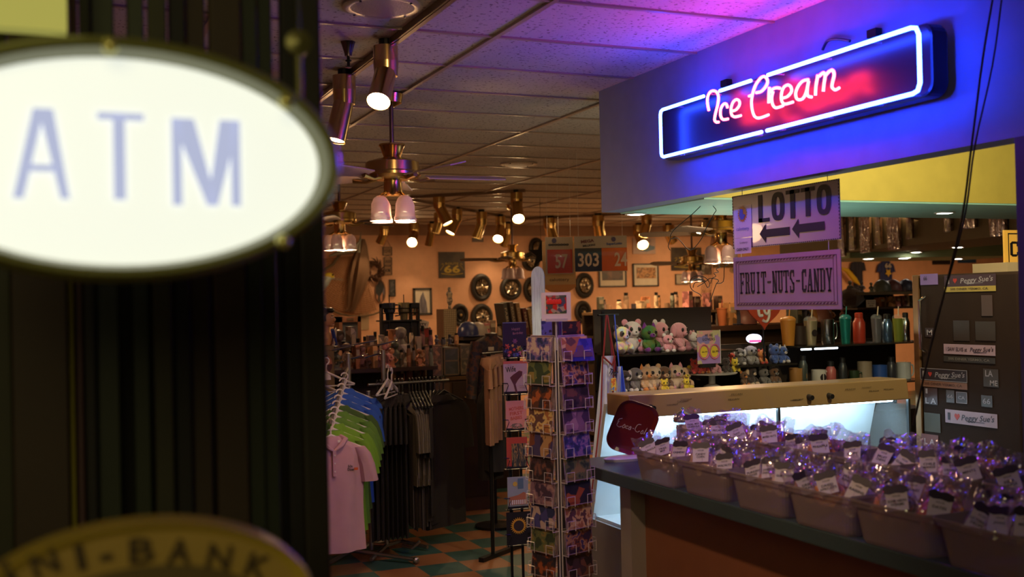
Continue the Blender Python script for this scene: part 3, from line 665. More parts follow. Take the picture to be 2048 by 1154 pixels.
mb.build('front_glass', GLASS, t)
for xx in (.003, W-.003): MB().add([(xx, .03, zt-.115), (xx, .24, zt-.115), (xx, .45, .64), (xx, .0, .64)], [(0, 1, 2, 3)]).build('side_glass', GLASS, t)
mb = MB()
for x in (.0, W/2-.005, W-.012): mb.b2((x, -.004, .62), (x+.014, .014, zt-.11))
mb.build('frame_post', mat('dark_frame', (.06, .06, .06), .3, .6), t)
MB().b2((0, -.03, .60), (W, .03, .66)).build('sill', CHROME, t)
mb = MB().cyl((.06, .07, zt-.119), (W-.06, .07, zt-.119), .008, n=10); mb.build('light_tube', mat('freezer_tube', (.8, .9, 1), .3, emit=(.55, .80, 1.0), es=20), t, smooth=True)
for cx in (.12, 1.07, 1.20):
    MB().cyl((cx, .012, zt-.065), (cx, -.022, zt-.067), .017, .013, n=14).build('knob', BLACK, t, smooth=True)
mb = MB()
rr2 = random.Random(3)
for px in (.24, .30, .60, .62, .98, 1.34, 1.45, 1.50, 1.6, .32, 1.0): mb.b2((px, .009, zt-.03-rr2.random()*.06), (px+.06, .012, zt-.034-rr2.random()*.001-.0)) if 0 else mb.text(rr2.choice(['VANILLA', 'COCONUT', 'ROCKY ROAD', 'PEACH', 'PECAN']), (px, .0045, zt-.022-rr2.random()*.06), (1, 0, 0), (0, 0, 1), .065, .008, .001)
mb.build('flavour_text', INK, t)
for i, x in enumerate((1.32, 1.55)):
    o = MB().add([(-.05, 0, 0), (.05, 0, 0), (.055, .03, .06), (-.045, .03, .06)], [(0, 1, 2, 3)]).b2((-.05, 0, 0), (.05, .03, .004)).build('price_card', mat('card_white', (.8, .85, .88), .5), None)
    tag(o, ['left', 'right'][i]+' folded white card standing inside the lit freezer', 'card', loc=(FX0+x, YF+.25, .83))
    b_ = MB().lathe([(.085, -.19), (.09, 0), (.096, .003), (.09, -.003)], n=20).build('tub_rim', STEEL, None)
    tag(b_, ['left', 'right'][i]+' round ice cream tub under the freezer card', 'tub', loc=(FX0+x, YF+.25, .828))
t = thing('ice_lamp', 'bright oval lamp reflector inside the freezer behind the glass', 'lamp', (FX0+1.02, YF+.33, 1.02))
MB().lathe([(0, 0), (.06, .01), (.085, .03), (.09, .045)], rot=Matrix.Rotation(R(75), 3, 'X'), n=24).build('reflector', mat('lamp_white', (.9, .9, .8), .4, emit=(1, .92, .75), es=3.5), t, smooth=True)
light('freezer_glow', 'AREA', (FX0+W/2, YF+.10, zt-.14), (.50, .78, 1.0), 9, 1.6, (FX0+W/2, YF+.30, .75), sy=.12)

# ================================================================== DARK FRIDGE with bumper stickers
t = thing('fridge', 'tall dark refrigerator covered in bumper stickers at the right', 'refrigerator', (4.40, 3.96, 0))
FR = mat('fridge_brown', (.034, .019, .014), .75, spec=.12); zf = HC+.105
MB().b2((.05, 0, .05), (.80, .72, zf)).build('body', FR, t, bevel=.01)
MB().b2((.0, .01, .08), (.048, .665, zf-.004)).build('door', FR, t, bevel=.012)
MB().b2((-.002, .675, .08), (.048, .72, zf)).build('edge_strip', mat('edge_bronze', (.32, .17, .08), .3, .7), t, bevel=.004)
MB().tube([(0, .63, zf-.42), (-.035, .63, zf-.40), (-.04, .63, zf-.14), (0, .63, zf-.12)], .009, 8).build('handle', CHROME, t, smooth=True)
def stick(px0, py0, px1, py1, px2, py2, col, txts, lab, tc=(.5, .45, .5), border=None):
    """corners: left-top, right-top, right-bottom heights on the door plane x=4.40"""
    a = AX(px0, py0, 4.395); b = AX(px1, py1, 4.395); c_ = AX(px2, py2, 4.395)
    w_ = abs(a.y-b.y); h_ = abs(b.z-c_.z); cz = (b.z+c_.z)/2 ; cc = Vector((4.397, (a.y+b.y)/2, cz))
    o = MB().prism([(-w_/2, -h_/2), (w_/2, -h_/2), (w_/2, h_/2), (-w_/2, h_/2)], .0015, (0, 0, 0), U, V).build('sticker', mat('sticker_'+'_'.join(str(int(v*99)) for v in col), col, .45))
    tag(o, lab, 'sticker', loc=cc)
    tm = mat('sticker_ink_'+'_'.join(str(int(v*99)) for v in tc), tc, .5)
    if border:
        mb = MB(); frame2(mb, w_/2, h_/2, .003, -.002); mb.build('edge', tm, o)
    for (s_, fx, fz, fw_, fh, kind) in txts:
        if kind == 'heart':
            H_ = [(0, -.5), (.5, .1), (.42, .42), (.2, .5), (0, .28), (-.2, .5), (-.42, .42), (-.5, .1)]
            MB().prism([(x*h_*fh+fx*w_, z*h_*fh+fz*h_) for x, z in H_], .001, (-.002, 0, 0), U, V).build('heart', mat('heart_red', (.45, .03, .02), .5), o)
        elif kind == 'script':
            mb = MB(); mb.text(s_, (-.002, -fx*w_, fz*h_), (0, -1, .04), (0, -.25, 1), w_*fw_, h_*fh, .001, bold=.012); mb.cyl((-.003, -(fx-fw_*.35)*w_, (fz-fh*.42)*h_), (-.003, -(fx+fw_*.2)*w_, (fz-fh*.36)*h_), .0012, n=5); mb.build('lettering', tm, o)
        else: MB().text(s_, (-.002, -fx*w_, fz*h_), U, V, w_*fw_, h_*fh, .001, bold=.015).build('lettering', tm, o)
    return o
stick(1888, 552, 1991, 547, 1991, 571, (.05, .02, .035), [('I', -.42, 0, .05, .5, 't'), ('', -.28, 0, .1, .45, 'heart'), ("Peggy Sue's", .14, 0, .62, .62, 'script')], 'dark bumper sticker with heart and script at the very top of the fridge door', (.38, .33, .36))
stick(1888, 575, 1991, 571, 1991, 582, (.45, .32, .06), [('50S DINER YERMO, CA.', 0, 0, .74, .5, 't')], 'thin mustard strip sticker below the topmost sticker on the fridge', (.1, .06, .02))
stick(1840, 549, 1875, 547, 1875, 569, (.22, .13, .36), [('66', -.2, .1, .2, .4, 't')], 'small purple sticker in the top left corner of the fridge door', (.05, .03, .08))
stick(1887, 688, 1990, 691, 1990, 712, (.42, .28, .36), [('I SAW ELVIS at', -.24, 0, .42, .4, 't'), ("Peggy Sue's", .25, 0, .44, .6, 'script')], 'pink white bumper sticker across the middle of the fridge', (.04, .02, .04))
stick(1887, 714, 1990, 716, 1990, 728, (.035, .03, .03), [('50S DINER YERMO, CA', 0, 0, .8, .5, 't')], 'black strip sticker directly under the middle pink white sticker', (.2, .18, .16))
stick(1840, 735, 1934, 741, 1934, 766, (.02, .012, .02), [('I', -.42, 0, .05, .5, 't'), ('', -.28, 0, .1, .4, 'heart'), ("Peggy Sue's", .14, 0, .62, .6, 'script')], 'tilted black script sticker on the left half of the fridge, lower part', (.32, .28, .3), 1)
stick(1840, 760, 1934, 767, 1934, 780, (.24, .10, .06), [('50S DINER YERMO, CA', 0, 0, .8, .5, 't')], 'rust brown strip sticker beneath the lower left black sticker', (.08, .03, .02))
stick(1890, 820, 1994, 829, 1994, 857, (.40, .26, .33), [('I', -.42, 0, .05, .55, 't'), ('', -.26, 0, .1, .5, 'heart'), ("Peggy Sue's", .14, 0, .62, .6, 'script')], 'pale sticker with red heart near the bottom of the fridge door', (.03, .015, .03))
stick(1966, 736, 1996, 739, 1996, 775, (.05, .035, .03), [('LA', -.1, .25, .5, .35, 't'), ('ME', .2, -.28, .5, .3, 't')], 'small dark square magnet reading LA at the right of the fridge door', (.35, .3, .32))
stick(1848, 775, 1874, 777, 1874, 810, (.06, .025, .025), [('I', -.3, .3, .15, .3, 't'), ('L A', 0, -.28, .8, .35, 't')], 'small dark magnet with pale letters at the left of the fridge below the tilted sticker', (.4, .34, .36))
stick(1892, 780, 1908, 781, 1908, 806, (.07, .05, .05), [('66', 0, 0, .7, .3, 't')], 'tiny grey upright magnet left of the outlined one', (.25, .2, .22))
stick(1912, 783, 1934, 785, 1934, 808, (.06, .04, .045), [('CA', 0, 0, .6, .3, 't')], 'tiny outlined square magnet in the lower centre of the fridge', (.3, .25, .28), 1)
stick(1962, 790, 1984, 792, 1984, 815, (.06, .045, .04), [('66', 0, 0, .7, .5, 't')], 'small shield like magnet low on the right of the fridge', (.3, .25, .28))
stick(1850, 655, 1868, 656, 1868, 674, (.05, .03, .04), [('M', 0, 0, .6, .6, 't')], 'tiny dark magnet alone on the upper left of the fridge', (.4, .36, .42))
stick(1906, 640, 1938, 641, 1938, 682, (.035, .022, .02), [], 'dark rounded magnet in the upper centre of the fridge door')
stick(1950, 642, 1990, 643, 1990, 682, (.04, .028, .025), [], 'wide dark magnet right of the dark rounded one')
stick(1962, 590, 1984, 590, 1984, 632, (.075, .04, .035), [], 'brownish photo magnet under the mustard strip')
stick(1848, 825, 1880, 828, 1880, 866, (.07, .055, .03), [], 'olive patterned magnet low on the left of the fridge')
stick(1842, 868, 1876, 871, 1876, 900, (.16, .05, .045), [('L A', 0, 0, .6, .4, 't')], 'reddish magnet lettered LA at the bottom left of the fridge', (.4, .3, .3))
# box on the fridge and cashier sign
o = MB().b2((-.13, -.12, 0), (.13, .12, .055)).build('carton', mat('pale_carton', (.55, .42, .26), .7)); tag(o, 'pale flat carton on top of the fridge', 'box', loc=(4.86, 4.45, zf+.001))
def board_sign(name, label, P, wx, wz, txt, col, ink, fr=.9, face='Y', fh=.4):
    t = thing(name, label, 'sign', P)
    u = (1, 0, 0) if face == 'Y' else U
    MB().prism([(-wx/2, -wz/2), (wx/2, -wz/2), (wx/2, wz/2), (-wx/2, wz/2)], .012, (0, 0, 0), u, V).build('board', col, t)
    off = Vector((0, -.013, 0)) if face == 'Y' else Vector((-.013, 0, 0))
    mb = MB(); A_, B_ = wx*.46, wz*.42
    for p, q in (((-A_, B_-.006), (A_, B_)), ((-A_, -B_), (A_, -B_+.006)), ((-A_, -B_), (-A_+.006, B_)), ((A_-.006, -B_), (A_, B_))): mb.prism([(p[0], p[1]), (q[0], p[1]), (q[0], q[1]), (p[0], q[1])], .001, off, u, V)
    slab_text(mb, txt, off, u, V, wx*fr, wz*fh) if all(ch_ in SL for ch_ in txt) else mb.text(txt, off, u, V, wx*fr, wz*fh, .001, bold=.03)
    mb.build('lettering', ink, t); return t
SL['H'] = [(1, 0, 3.4, 20), (6.6, 0, 9, 20), (3, 9, 7, 11), (0, 0, 4.4, 1.6), (5.6, 0, 10, 1.6), (0, 18.4, 4.4, 20), (5.6, 18.4, 10, 20)]
SL['E'] = SL['F'] + [(0, 0, 9, 1.6), (7.6, 0, 9, 5)]
a = AX(2006, 476, 5.0); 
board_sign('cashier_sign', 'orange yellow sign lettered CASHIER standing above the fridge at the right edge', (AY(2006, 500, 4.5).x+.32, 4.5, zf+.135), .64, .21, 'CASHIER', mat('sign_gold', (.85, .48, .08), .5, emit=(1, .5, .08), es=.12), INK)
o = MB().b2((-.12, -.05, 0), (.12, .05, .028)).build('riser_block', BLACK); tag(o, 'dark block under the gold cashier sign on the fridge', 'block', loc=(AY(2006, 500, 4.5).x+.14, 4.5, zf)) 
# hanging cords at the right
mb = MB(); pts = [AX(1985, 0, 2.80), AX(1965, 120, 2.78), AX(1942, 300, 2.76), AX(1925, 430, 2.74), AX(1895, 560, 2.73), AX(1860, 700, 2.72), AX(1826, 850, 2.70)]
o = MB().tube(smooth_pts([tuple(p) for p in pts]), .0036, 6).build('power_cord', BLACK, smooth=True); tag(o, 'thin black cord hanging in front of the bulkhead, right side', 'cord')
pts = [AX(2003, 0, 2.84), AX(1985, 130, 2.84), AX(1950, 290, 2.82), AX(1932, 420, 2.79), AX(1905, 530, 2.77), AX(1868, 660, 2.75), AX(1832, 830, 2.72)]
o = MB().tube(smooth_pts([tuple(p) for p in pts]), .003, 6).build('power_cord', BLACK, smooth=True); tag(o, 'second thinner dark cord running just behind the first one, nearer the pillar', 'cord')
# ================================================================== GLASS SHELVES WITH SOFT TOYS AND TUMBLERS (behind the freezer)
YP = 6.1
def zy(py, px=1500, y=YP): return AY(px, py, y).z
def xy(px, y=YP, py=700): return AY(px, py, y).x
SHELFM = mat('smoked_glass_shelf', (.03, .025, .02), .12, alpha=.85)
t = thing('display_shelf', 'long dark glass display shelving behind the freezer holding soft toys and tumblers', 'shelving', (xy(1222), YP, 0))
XL0, XR0 = xy(1222), xy(1832)
ZA, ZB = zy(703, 1330), zy(779, 1330); ZT = zy(686, 1700); ZU = zy(764, 1700)
mb = MB(); XM = xy(1572)-XL0; XR = XR0-XL0
for z, a, b in ((ZA, 0, xy(1448)-XL0), (ZB, 0, XM), (ZT, XM+.01, XR), (ZU, XM+.01, XR)):
    MB().b2((a, -.16, z-.012), (b, .22, z)).build('shelf', SHELFM, t)
MB().b2((0, .225, .5), (xy(1462)-XL0, .24, zy(612))).build('back_panel', mat('dark_back', (.035, .022, .014), .5), t)
MB().b2((xy(1462)-XL0, .225, .5), (XR, .24, zy(690))).build('back_panel', mat('dark_back', (.035, .022, .014), .5), t)
for x in (0.0, xy(1336)-XL0, XM, XR-.02): MB().b2((x, .2, 0), (x+.015, .22, ZA-.0)).build('upright', BLACKM, t)
MB().b2((0, -.16, .3), (XR, .22, ZB-.22)).build('base_cabinet', mat('cabinet_dark', (.04, .025, .016), .5), t)

FUR = {}
def fur(name, col, cols=None):
    if name not in FUR:
        FUR[name] = art(name, cols, 9, .95, 3, mixl=True) if cols else mat(name, col, .95, bump=.8, bscale=160, sheen=.5)
    return FUR[name]
EYE_M = mat('toy_eye', (.01, .008, .008), .08, coat=1)
def plush(kind, f1, f2, h=.25, lab='', grp='soft toys on the glass shelves'):
    """sitting soft toy, height h, faces -Y"""
    t = thing('soft_toy', lab, 'soft toy', group=grp); s = h/.25
    def S(*a): return tuple(x*s for x in a)
    mb = MB(); hc = S(0, -.01, .165)
    mb.sph(S(0, 0, .062), S(.062, .056, .064)); mb.sph(hc, S(.075, .066, .066), 18, 12)
    for q in (-1, 1):
        mb.tube([S(q*.045, -.01, .095), S(q*.07, -.04, .07), S(q*.06, -.06, .05)], [.018*s, .018*s, .02*s], 8)
        mb.sph(S(q*.06, -.062, .048), .021*s, 10, 7)
    mb.build('body', f1, t, smooth=True)
    for q in (-1, 1):
        e = MB()
        if kind == 'cat': e.lathe([(.026*s, 0), (.016*s, .03*s), (.0, .055*s)], S(q*.045, -.01, .205), 10, sy=.5)
        elif kind == 'bunny': e.sph(S(q*.03, 0, .26), S(.018, .012, .055))
        elif kind == 'dog': e.sph(S(q*.075, -.01, .165), S(.022, .026, .05))
        elif kind == 'round': e.sph(S(q*.055, 0, .225), S(.028, .016, .028))
        else: e.sph(S(q*.055, 0, .222), S(.026, .014, .026))
        e.build('ear', f2, t, smooth=True)
        l = MB(); l.sph(S(q*.05, -.065, .022), S(.028, .034, .024), 12, 8); l.build('foot', f2, t, smooth=True)
        y = MB(); y.sph(S(q*.032, -.067, .172), S(.015, .010, .017), 10, 7, 0); y.build('eye', EYE_M, t, smooth=True)
        if kind == 'panda': MB().sph(S(q*.034, -.060, .170), S(.024, .012, .026), 10, 7).build('eye_patch', f2, t, smooth=True)
    MB().sph(S(0, -.07, .145), S(.028, .018, .02), 12, 8).build('muzzle', f2 if kind not in ('panda',) else f1, t, smooth=True)
    MB().sph(S(0, -.088, .152), S(.008, .006, .006), 8, 6).build('nose', EYE_M, t, smooth=True)
    if h > .2:
        MB().prism([(0, -.014*s), (.014*s, .004*s), (.006*s, .013*s), (0, .006*s), (-.006*s, .013*s), (-.014*s, .004*s)], .002, S(.03, -.075, .085)).build('heart_tag', mat('tag_red', (.6, .02, .02), .4), t)
    return t
WHT = fur('white_fur', (.62, .56, .54)); PNK = fur('pink_fur', (.62, .27, .32)); DRK = fur('dark_fur', (.05, .03, .03)); TAN = fur('tan_fur', (.60, .36, .20))
RNB = fur('rainbow_fur', 0, [(.5, .55, .7), (.35, .5, .6), (.65, .65, .2), (.6, .35, .4), (.4, .45, .7)]); GRN = fur('green_fur', 0, [(.03, .12, .05), (.05, .18, .05), (.12, .16, .03)])
PUR = fur('purple_fur', (.16, .02, .22)); GRY = fur('grey_fur', (.16, .14, .14)); ORG = fur('orange_fur', (.65, .22, .05)); BRN = fur('brown_fur', (.16, .075, .04)); RED = fur('red_fur', (.55, .05, .03)); YLW = fur('yellow_fur', (.7, .5, .03)); BLU = fur('blue_fur', (.05, .1, .35)); CRM = fur('cream_fur', (.62, .45, .32))
def put(px, z, y, h, kind, a, b, lab, rz=0, grp=None):
    o = plush(kind, a, b, h, lab, grp or 'soft toys on the glass shelves'); o.location = (xy(px, y, 700), y, z+.0005); o.rotation_euler = (0, 0, R(rz)); return o
put(1243, ZA, YP-.06, .185, 'panda', RNB, DRK, 'rainbow tinted panda soft toy with yellow chest, left end of upper shelf', 8)
put(1264, ZA, YP+.10, .215, 'panda', WHT, PNK, 'white panda soft toy with pink feet behind the rainbow one on the upper shelf', -5)
put(1298, ZA, YP+.02, .185, 'cat', GRN, PUR, 'dark green and purple dragon-like soft toy on the upper shelf', 0)
put(1319, ZA, YP+.09, .205, 'round', PNK, WHT, 'pink and white bear soft toy behind the large pink toy, upper shelf', 25)
put(1356, ZA, YP-.03, .20, 'dog', PNK, PNK, 'large pink dog-eared soft toy with horn on the right of the upper shelf', 28)
put(1336, ZA, YP-.10, .12, 'round', PNK, WHT, 'small pale pink soft toy lying in front on the upper shelf', 0)
put(1385, ZA, YP-.02, .13, 'round', WHT, PNK, 'small white and pink soft toy at the feet of the large pink one', 40)
low = [(1246, .15, 'dog', DRK, WHT, 'black and white dog'), (1268, .165, 'dog', GRY, WHT, 'grey and white dog'), (1288, .17, 'cat', TAN, ORG, 'tan giraffe-like'), (1305, .17, 'round', CRM, TAN, 'cream bear'),
       (1326, .165, 'dog', BRN, TAN, 'brown beagle'), (1350, .17, 'cat', CRM, PNK, 'cream pig-eared'), (1368, .15, 'round', TAN, YLW, 'tan and yellow'), (1327, .08, 'round', YLW, YLW, 'tiny yellow chick'), (1371, .08, 'cat', YLW, YLW, 'tiny second yellow chick')]
for px, h, k, a, b, n_ in low: put(px, ZB, YP-.04 if h > .1 else YP-.13, h, k, a, b, f'small {n_} soft toy sitting on the lower glass shelf', rnd.uniform(-15, 15))
# cake stand with soft toys
t = thing('cake_stand', 'pale round pedestal cake stand carrying four small soft toys', 'cake stand', (xy(1424, YP-.06, 760), YP-.06, ZB+.0005)); zc = t.location.z
MB().lathe([(.06, 0), (.055, .01), (.022, .025), (.022, .075), (.05, .085), (.16, .088), (.165, .096), (.0, .096)], n=28).build('pedestal', mat('ceramic', (.55, .52, .50), .25), t, smooth=True)
MB().b2((-.2, -.1, -zc+1.26), (.2, .1, -.001)).build('foot_block', mat('cabinet_dark', (.04, .025, .016), .5), t) if 0 else None
for px, h, k, a, b, n_ in ((1390, .10, 'round', RED, RED, 'red ball-shaped'), (1407, .105, 'round', RED, ORG, 'second red ball-shaped'), (1428, .12, 'cat', PNK, PNK, 'pink pig-like with pointed ears'), (1452, .10, 'round', DRK, DRK, 'black round'), (1470, .09, 'cat', YLW, YLW, 'yellow star-eared')):
    o = plush(k, a, b, h, f'{n_} small soft toy on the pale cake stand', 'soft toys on the cake stand'); o.location = (xy(px, YP-.08, 770), YP-.08, zc+.0965)
# things in the darker middle bay
for px, py, h, k, a, b, n_ in ((1500, 779, .13, 'dog', DRK, CRM, 'black and cream dog-faced'), (1525, 779, .12, 'round', GRY, GRY, 'grey blue'), (1546, 779, .12, 'round', BRN, GRY, 'dark brown'), (1486, 779, .10, 'round', BRN, ORG, 'brown and orange')):
    put(px, ZB, YP-.06, h, k, a, b, f'{n_} small soft toy on the lower shelf right of the cake stand', rnd.uniform(-20, 20))
o = MB().b2((xy(1452), YP-.12, zy(728)-.012), (xy(1572), YP+.2, zy(728))).build('glass_shelf', SHELFM); tag(o, 'short dark glass shelf in the middle bay between the toys and tumblers', 'shelf')
ZM = zy(728)
for px, h, k, a, b, n_ in ((1462, .09, 'cat', RED, DRK, 'dark red'), (1478, .12, 'dog', GRY, WHT, 'pale grey long-eared elephant-like'), (1500, .135, 'dog', fur('elephant_fur', (.30, .27, .25)), GRY, 'grey elephant-like'), (1522, .10, 'round', ORG, RED, 'orange'), (1548, .13, 'round', BLU, BLU, 'dark blue'), (1564, .12, 'cat', BLU, WHT, 'blue and white')):
    put(px, ZM, YP-.05, h, k, a, b, f'{n_} small soft toy on the short middle shelf', rnd.uniform(-20, 20))
# toy price poster
a = AY(1417, 694, YP-.2); t = thing('price_poster', 'colourful toy price poster with yellow and purple rings reading $6.99 in a clear frame', 'poster', a)
MB().b2((-.085, -.004, -.105), (.085, 0, .105)).build('print', art('poster_print', [(.35, .2, .5), (.5, .42, .25), (.6, .3, .3), (.25, .2, .45)], 7, .3, 5), t)
for sx_ in (-.038, .04): 
    MB().tube([(sx_+.036*math.cos(q*.4), -.006, -.03+.045*math.sin(q*.4)) for q in range(16)], .005, 6).build('ring', mat('ring_rose', (.5, .12, .18), .5), t, smooth=True)
    MB().prism(oval(.028, .036, 16), .001, (sx_, -.005, -.03)).build('disc', mat('disc_yellow', (.65, .45, .04), .5), t)
mb = MB().text('WE ARE', (0, -.006, .075), (1, 0, 0), (0, 0, 1), .06, .018).text('LOVERS', (0, -.006, .05), (1, 0, 0), (0, 0, 1), .09, .018).text('$6.99', (.045, -.008, -.03), (1, 0, 0), (0, 0, 1), .045, .016).text('$6.99', (-.035, -.008, -.03), (1, 0, 0), (0, 0, 1), .04, .012); mb.build('lettering', INK, t)
MB().b2((.084, -.006, -.107), (.088, .004, .107)).build('frame_edge', mat('clear_edge', (.6, .55, .5), .2), t)
MB().b2((-.05, -.002, -.13), (.05, .03, -.105)).build('stand', BLACK, t)
t.location.z = ZA+.13 if 0 else t.location.z
# heart shaped "ty" sign
a = AY(1527, 622, YP-.1); t = thing('heart_sign', 'red heart shaped sign with white letters ty and a yellow burst', 'sign', a)
H_ = [(.115*math.sin(q)**3*1.15, .11*(13*math.cos(q)-5*math.cos(2*q)-2*math.cos(3*q)-math.cos(4*q))/15) for q in [2*math.pi*k/40 for k in range(40)]][::-1]
MB().prism(H_, .012, (0, 0, 0)).build('heart', mat('heart_board', (.42, .05, .02), .4), t)
mb = MB().tube(smooth_pts([(-.055, -.016, .05), (-.05, -.016, -.01), (-.04, -.016, -.03), (-.02, -.016, -.028)]), .010, 8).tube([(-.085, -.016, .025), (-.02, -.016, .03)], .009, 8).tube(smooth_pts([(-.01, -.016, .02), (0, -.016, -.01), (.02, -.016, -.02), (.035, -.016, .015)]), .009, 8).tube(smooth_pts([(.035, -.016, .015), (.03, -.016, -.04), (.01, -.016, -.07), (-.02, -.016, -.06)]), .009, 8); mb.build('letters', mat('sign_white', (.62, .56, .5), .4), t, smooth=True)
st = [((.055 if i % 2 else .038)*math.cos(i*math.pi/9), (.05 if i % 2 else .034)*math.sin(i*math.pi/9)) for i in range(18)]
MB().prism(st, .003, (.06, -.018, .05)).build('burst', mat('burst_yellow', (.65, .42, .02), .5), t)
MB().text('BEANIE|BABIES'.replace('|', ' '), (.06, -.022, .05), (1, 0, .35), (-.35, 0, 1), .07, .014).build('lettering', mat('ink_red', (.3, .03, .02), .5), t)
MB().cyl((0, .006, -.1), (0, .006, ZM+.02-a.z), .006, n=8).build('post', BLACKM, t)

# tumblers and mugs
def tumbler(name, lab, cat, px, z, y, r, h, m, kind='tumbler', lidm=None, badge=None, grp='tumblers on the right glass shelf'):
    t = thing(name, lab, cat, (xy(px, y, 690), y, z+.0005), R(rnd.uniform(-30, 30)), grp)
    if kind == 'tumbler':
        MB().lathe([(r*.72, 0), (r*.74, .004), (r, h), (r*.97, h), (r*.9, h-.005)], n=24).build('cup', m, t, smooth=True)
        MB().lathe([(r*1.03, h), (r*1.03, h+.008), (r*.9, h+.018), (r*.5, h+.03), (0, h+.03)], n=24).build('lid', lidm or GLASS, t, smooth=True)
        MB().cyl((.01, 0, h+.02), (.018, 0, h+.085), .004, n=8).build('straw', lidm if lidm and lidm is not GLASS else mat('straw_clear', (.6, .5, .35), .3), t, smooth=True)
    elif kind == 'flask':
        MB().lathe([(r*.9, 0), (r, .008), (r, h*.8), (r*.8, h*.9), (r*.62, h)], n=24).build('bottle', m, t, smooth=True)
        MB().lathe([(r*.66, h), (r*.66, h+.03), (r*.5, h+.036), (0, h+.036)], n=20).build('cap', lidm or BLACK, t, smooth=True)
    else:
        MB().lathe([(r*.9, 0), (r, .006), (r, h), (r*.93, h), (r*.9, .02), (0, .02)], n=24).build('cup', m, t, smooth=True)
        MB().tube(smooth_pts([(r*.95, 0, h*.8), (r*1.45, 0, h*.82), (r*1.6, 0, h*.5), (r*1.4, 0, h*.22), (r*.95, 0, h*.2)]), .006, 8).build('handle', m, t, smooth=True)
    if badge: 
        q = MB(); q.prism(oval(r*.5, r*.5, 20), .002, (0, -r*(.95 if kind != 'tumbler' else .90), h*.5)); o = q.build('badge', badge, t); 
        t.rotation_euler = (0, 0, 0)
    return t
S = 'standing on the right upper glass shelf'
tumbler('tumbler', f'orange plastic tumbler with straw {S}, leftmost', 'tumbler', 1577, ZT, YP, .052, .17, mat('cup_orange', (.55, .22, .03), .35), lidm=mat('cup_orange_lid', (.6, .25, .05), .3))
tumbler('tumbler', f'dark brown tumbler {S}, second from the left', 'tumbler', 1599, ZT, YP, .05, .13, mat('cup_brown', (.04, .025, .02), .3), kind='mug')
tumbler('tumbler', f'ribbed champagne gold tumbler with dark badge {S}', 'tumbler', 1622, ZT, YP-.04, .046, .165, mat('cup_gold', (.62, .52, .32), .28, .7), badge=mat('badge_dark', (.03, .02, .02), .4))
tumbler('travel_mug', f'steel travel mug with handle {S}', 'mug', 1656, ZT, YP-.02, .044, .17, mat('cup_steel', (.5, .52, .55), .2, 1), kind='mug')
tumbler('tumbler', f'teal green metallic tumbler {S}', 'tumbler', 1692, ZT, YP-.04, .04, .17, mat('cup_teal', (.03, .35, .30), .25, .7), lidm=mat('lid_teal', (.02, .2, .2), .3))
tumbler('tumbler', f'red tumbler with ring waist {S}', 'tumbler', 1719, ZT, YP-.04, .042, .175, mat('cup_red', (.40, .04, .02), .3), kind='flask', lidm=mat('cup_red', (.40, .04, .02), .3))
tumbler('tumbler', f'clear printed tumbler with straw {S}', 'tumbler', 1754, ZT, YP-.02, .038, .165, mat('cup_print', (.25, .25, .28), .2, .6))
tumbler('tumbler', f'blue steel tumbler {S}', 'tumbler', 1775, ZT, YP-.02, .036, .16, mat('cup_blue', (.15, .25, .42), .2, .8), kind='flask')
tumbler('tumbler', f'lime and black tumbler {S}, near the fridge', 'tumbler', 1797, ZT, YP, .038, .16, mat('cup_lime', (.25, .30, .05), .3, .3))
tumbler('tumbler', f'narrow chrome flask {S}, rightmost beside the fridge', 'tumbler', 1812, ZT, YP-.02, .03, .165, CHROME, kind='flask')
S = 'on the right lower glass shelf'; G2 = 'mugs on the right lower glass shelf'
for px, r, h, col, k, n_ in ((1590, .045, .12, (.42, .2, .06), 'mug', 'amber pint glass shaped mug'), (1605, .03, .17, (.05, .06, .05), 'flask', 'dark bottle'), (1636, .05, .10, (.55, .50, .42), 'mug', 'cream mug with a dark round badge'), (1660, .036, .12, (.42, .10, .08), 'flask', 'red round-labelled jar'),
    (1684, .03, .14, (.03, .03, .03), 'flask', 'black flask'), (1707, .035, .08, (.03, .05, .02), 'mug', 'small black and yellow cup'), (1728, .05, .14, (.28, .22, .15), 'mug', 'tall photo print mug'), (1758, .052, .11, (.03, .08, .30), 'mug', 'blue mug with orange emblem'), (1781, .035, .13, (.04, .04, .05), 'flask', 'slim dark cup'), (1806, .05, .12, (.5, .5, .48), 'mug', 'black and white chequered mug beside the fridge')):
    tumbler('mug' if k == 'mug' else 'flask', f'{n_} {S}', 'mug' if k == 'mug' else 'flask', px, ZU, YP-.04, r, h, mat('cup_'+n_.replace(' ', '_')[:20], col, .3), kind=k, grp=G2, badge=mat('badge_dark', (.03, .02, .02), .4) if 'badge' in n_ else None)
for i, (px0, px1) in enumerate(((1576, 1596), (1603, 1648))):
    o = MB().cyl((0, 0, 0), (xy(px1)-xy(px0), 0, 0), .006, n=8).build('shelf_light', mat('strip_white', (.8, .9, 1), .3, emit=(.75, .88, 1), es=5)); tag(o, ['short', 'longer'][i]+' white light strip under the right upper glass shelf', 'light strip', loc=(xy(px0), YP-.14, ZT-.022))
o = MB().prism(oval(.055, .03, 24), .02).build('oval_light', mat('oval_light', (.8, .8, 1), .3, emit=(.6, .65, 1), es=2.6)); tag(o, 'small glowing blue white oval sign on the middle bay shelf', 'lit sign', loc=AY(1506, 677, YP-.1))
MB().text('OPEN', (0, -.022, -.014), (1, 0, 0), (0, 0, 1), .06, .013, bold=.02).build('lettering', mat('oval_red', (.7, .1, .2), .4, emit=(1, .15, .3), es=1.5), o) if 0 else MB().b2((-.045, -.024, -.024), (.045, -.021, -.008)).build('colour_band', mat('oval_red', (.7, .1, .2), .4, emit=(.9, .12, .4), es=1.2), o)

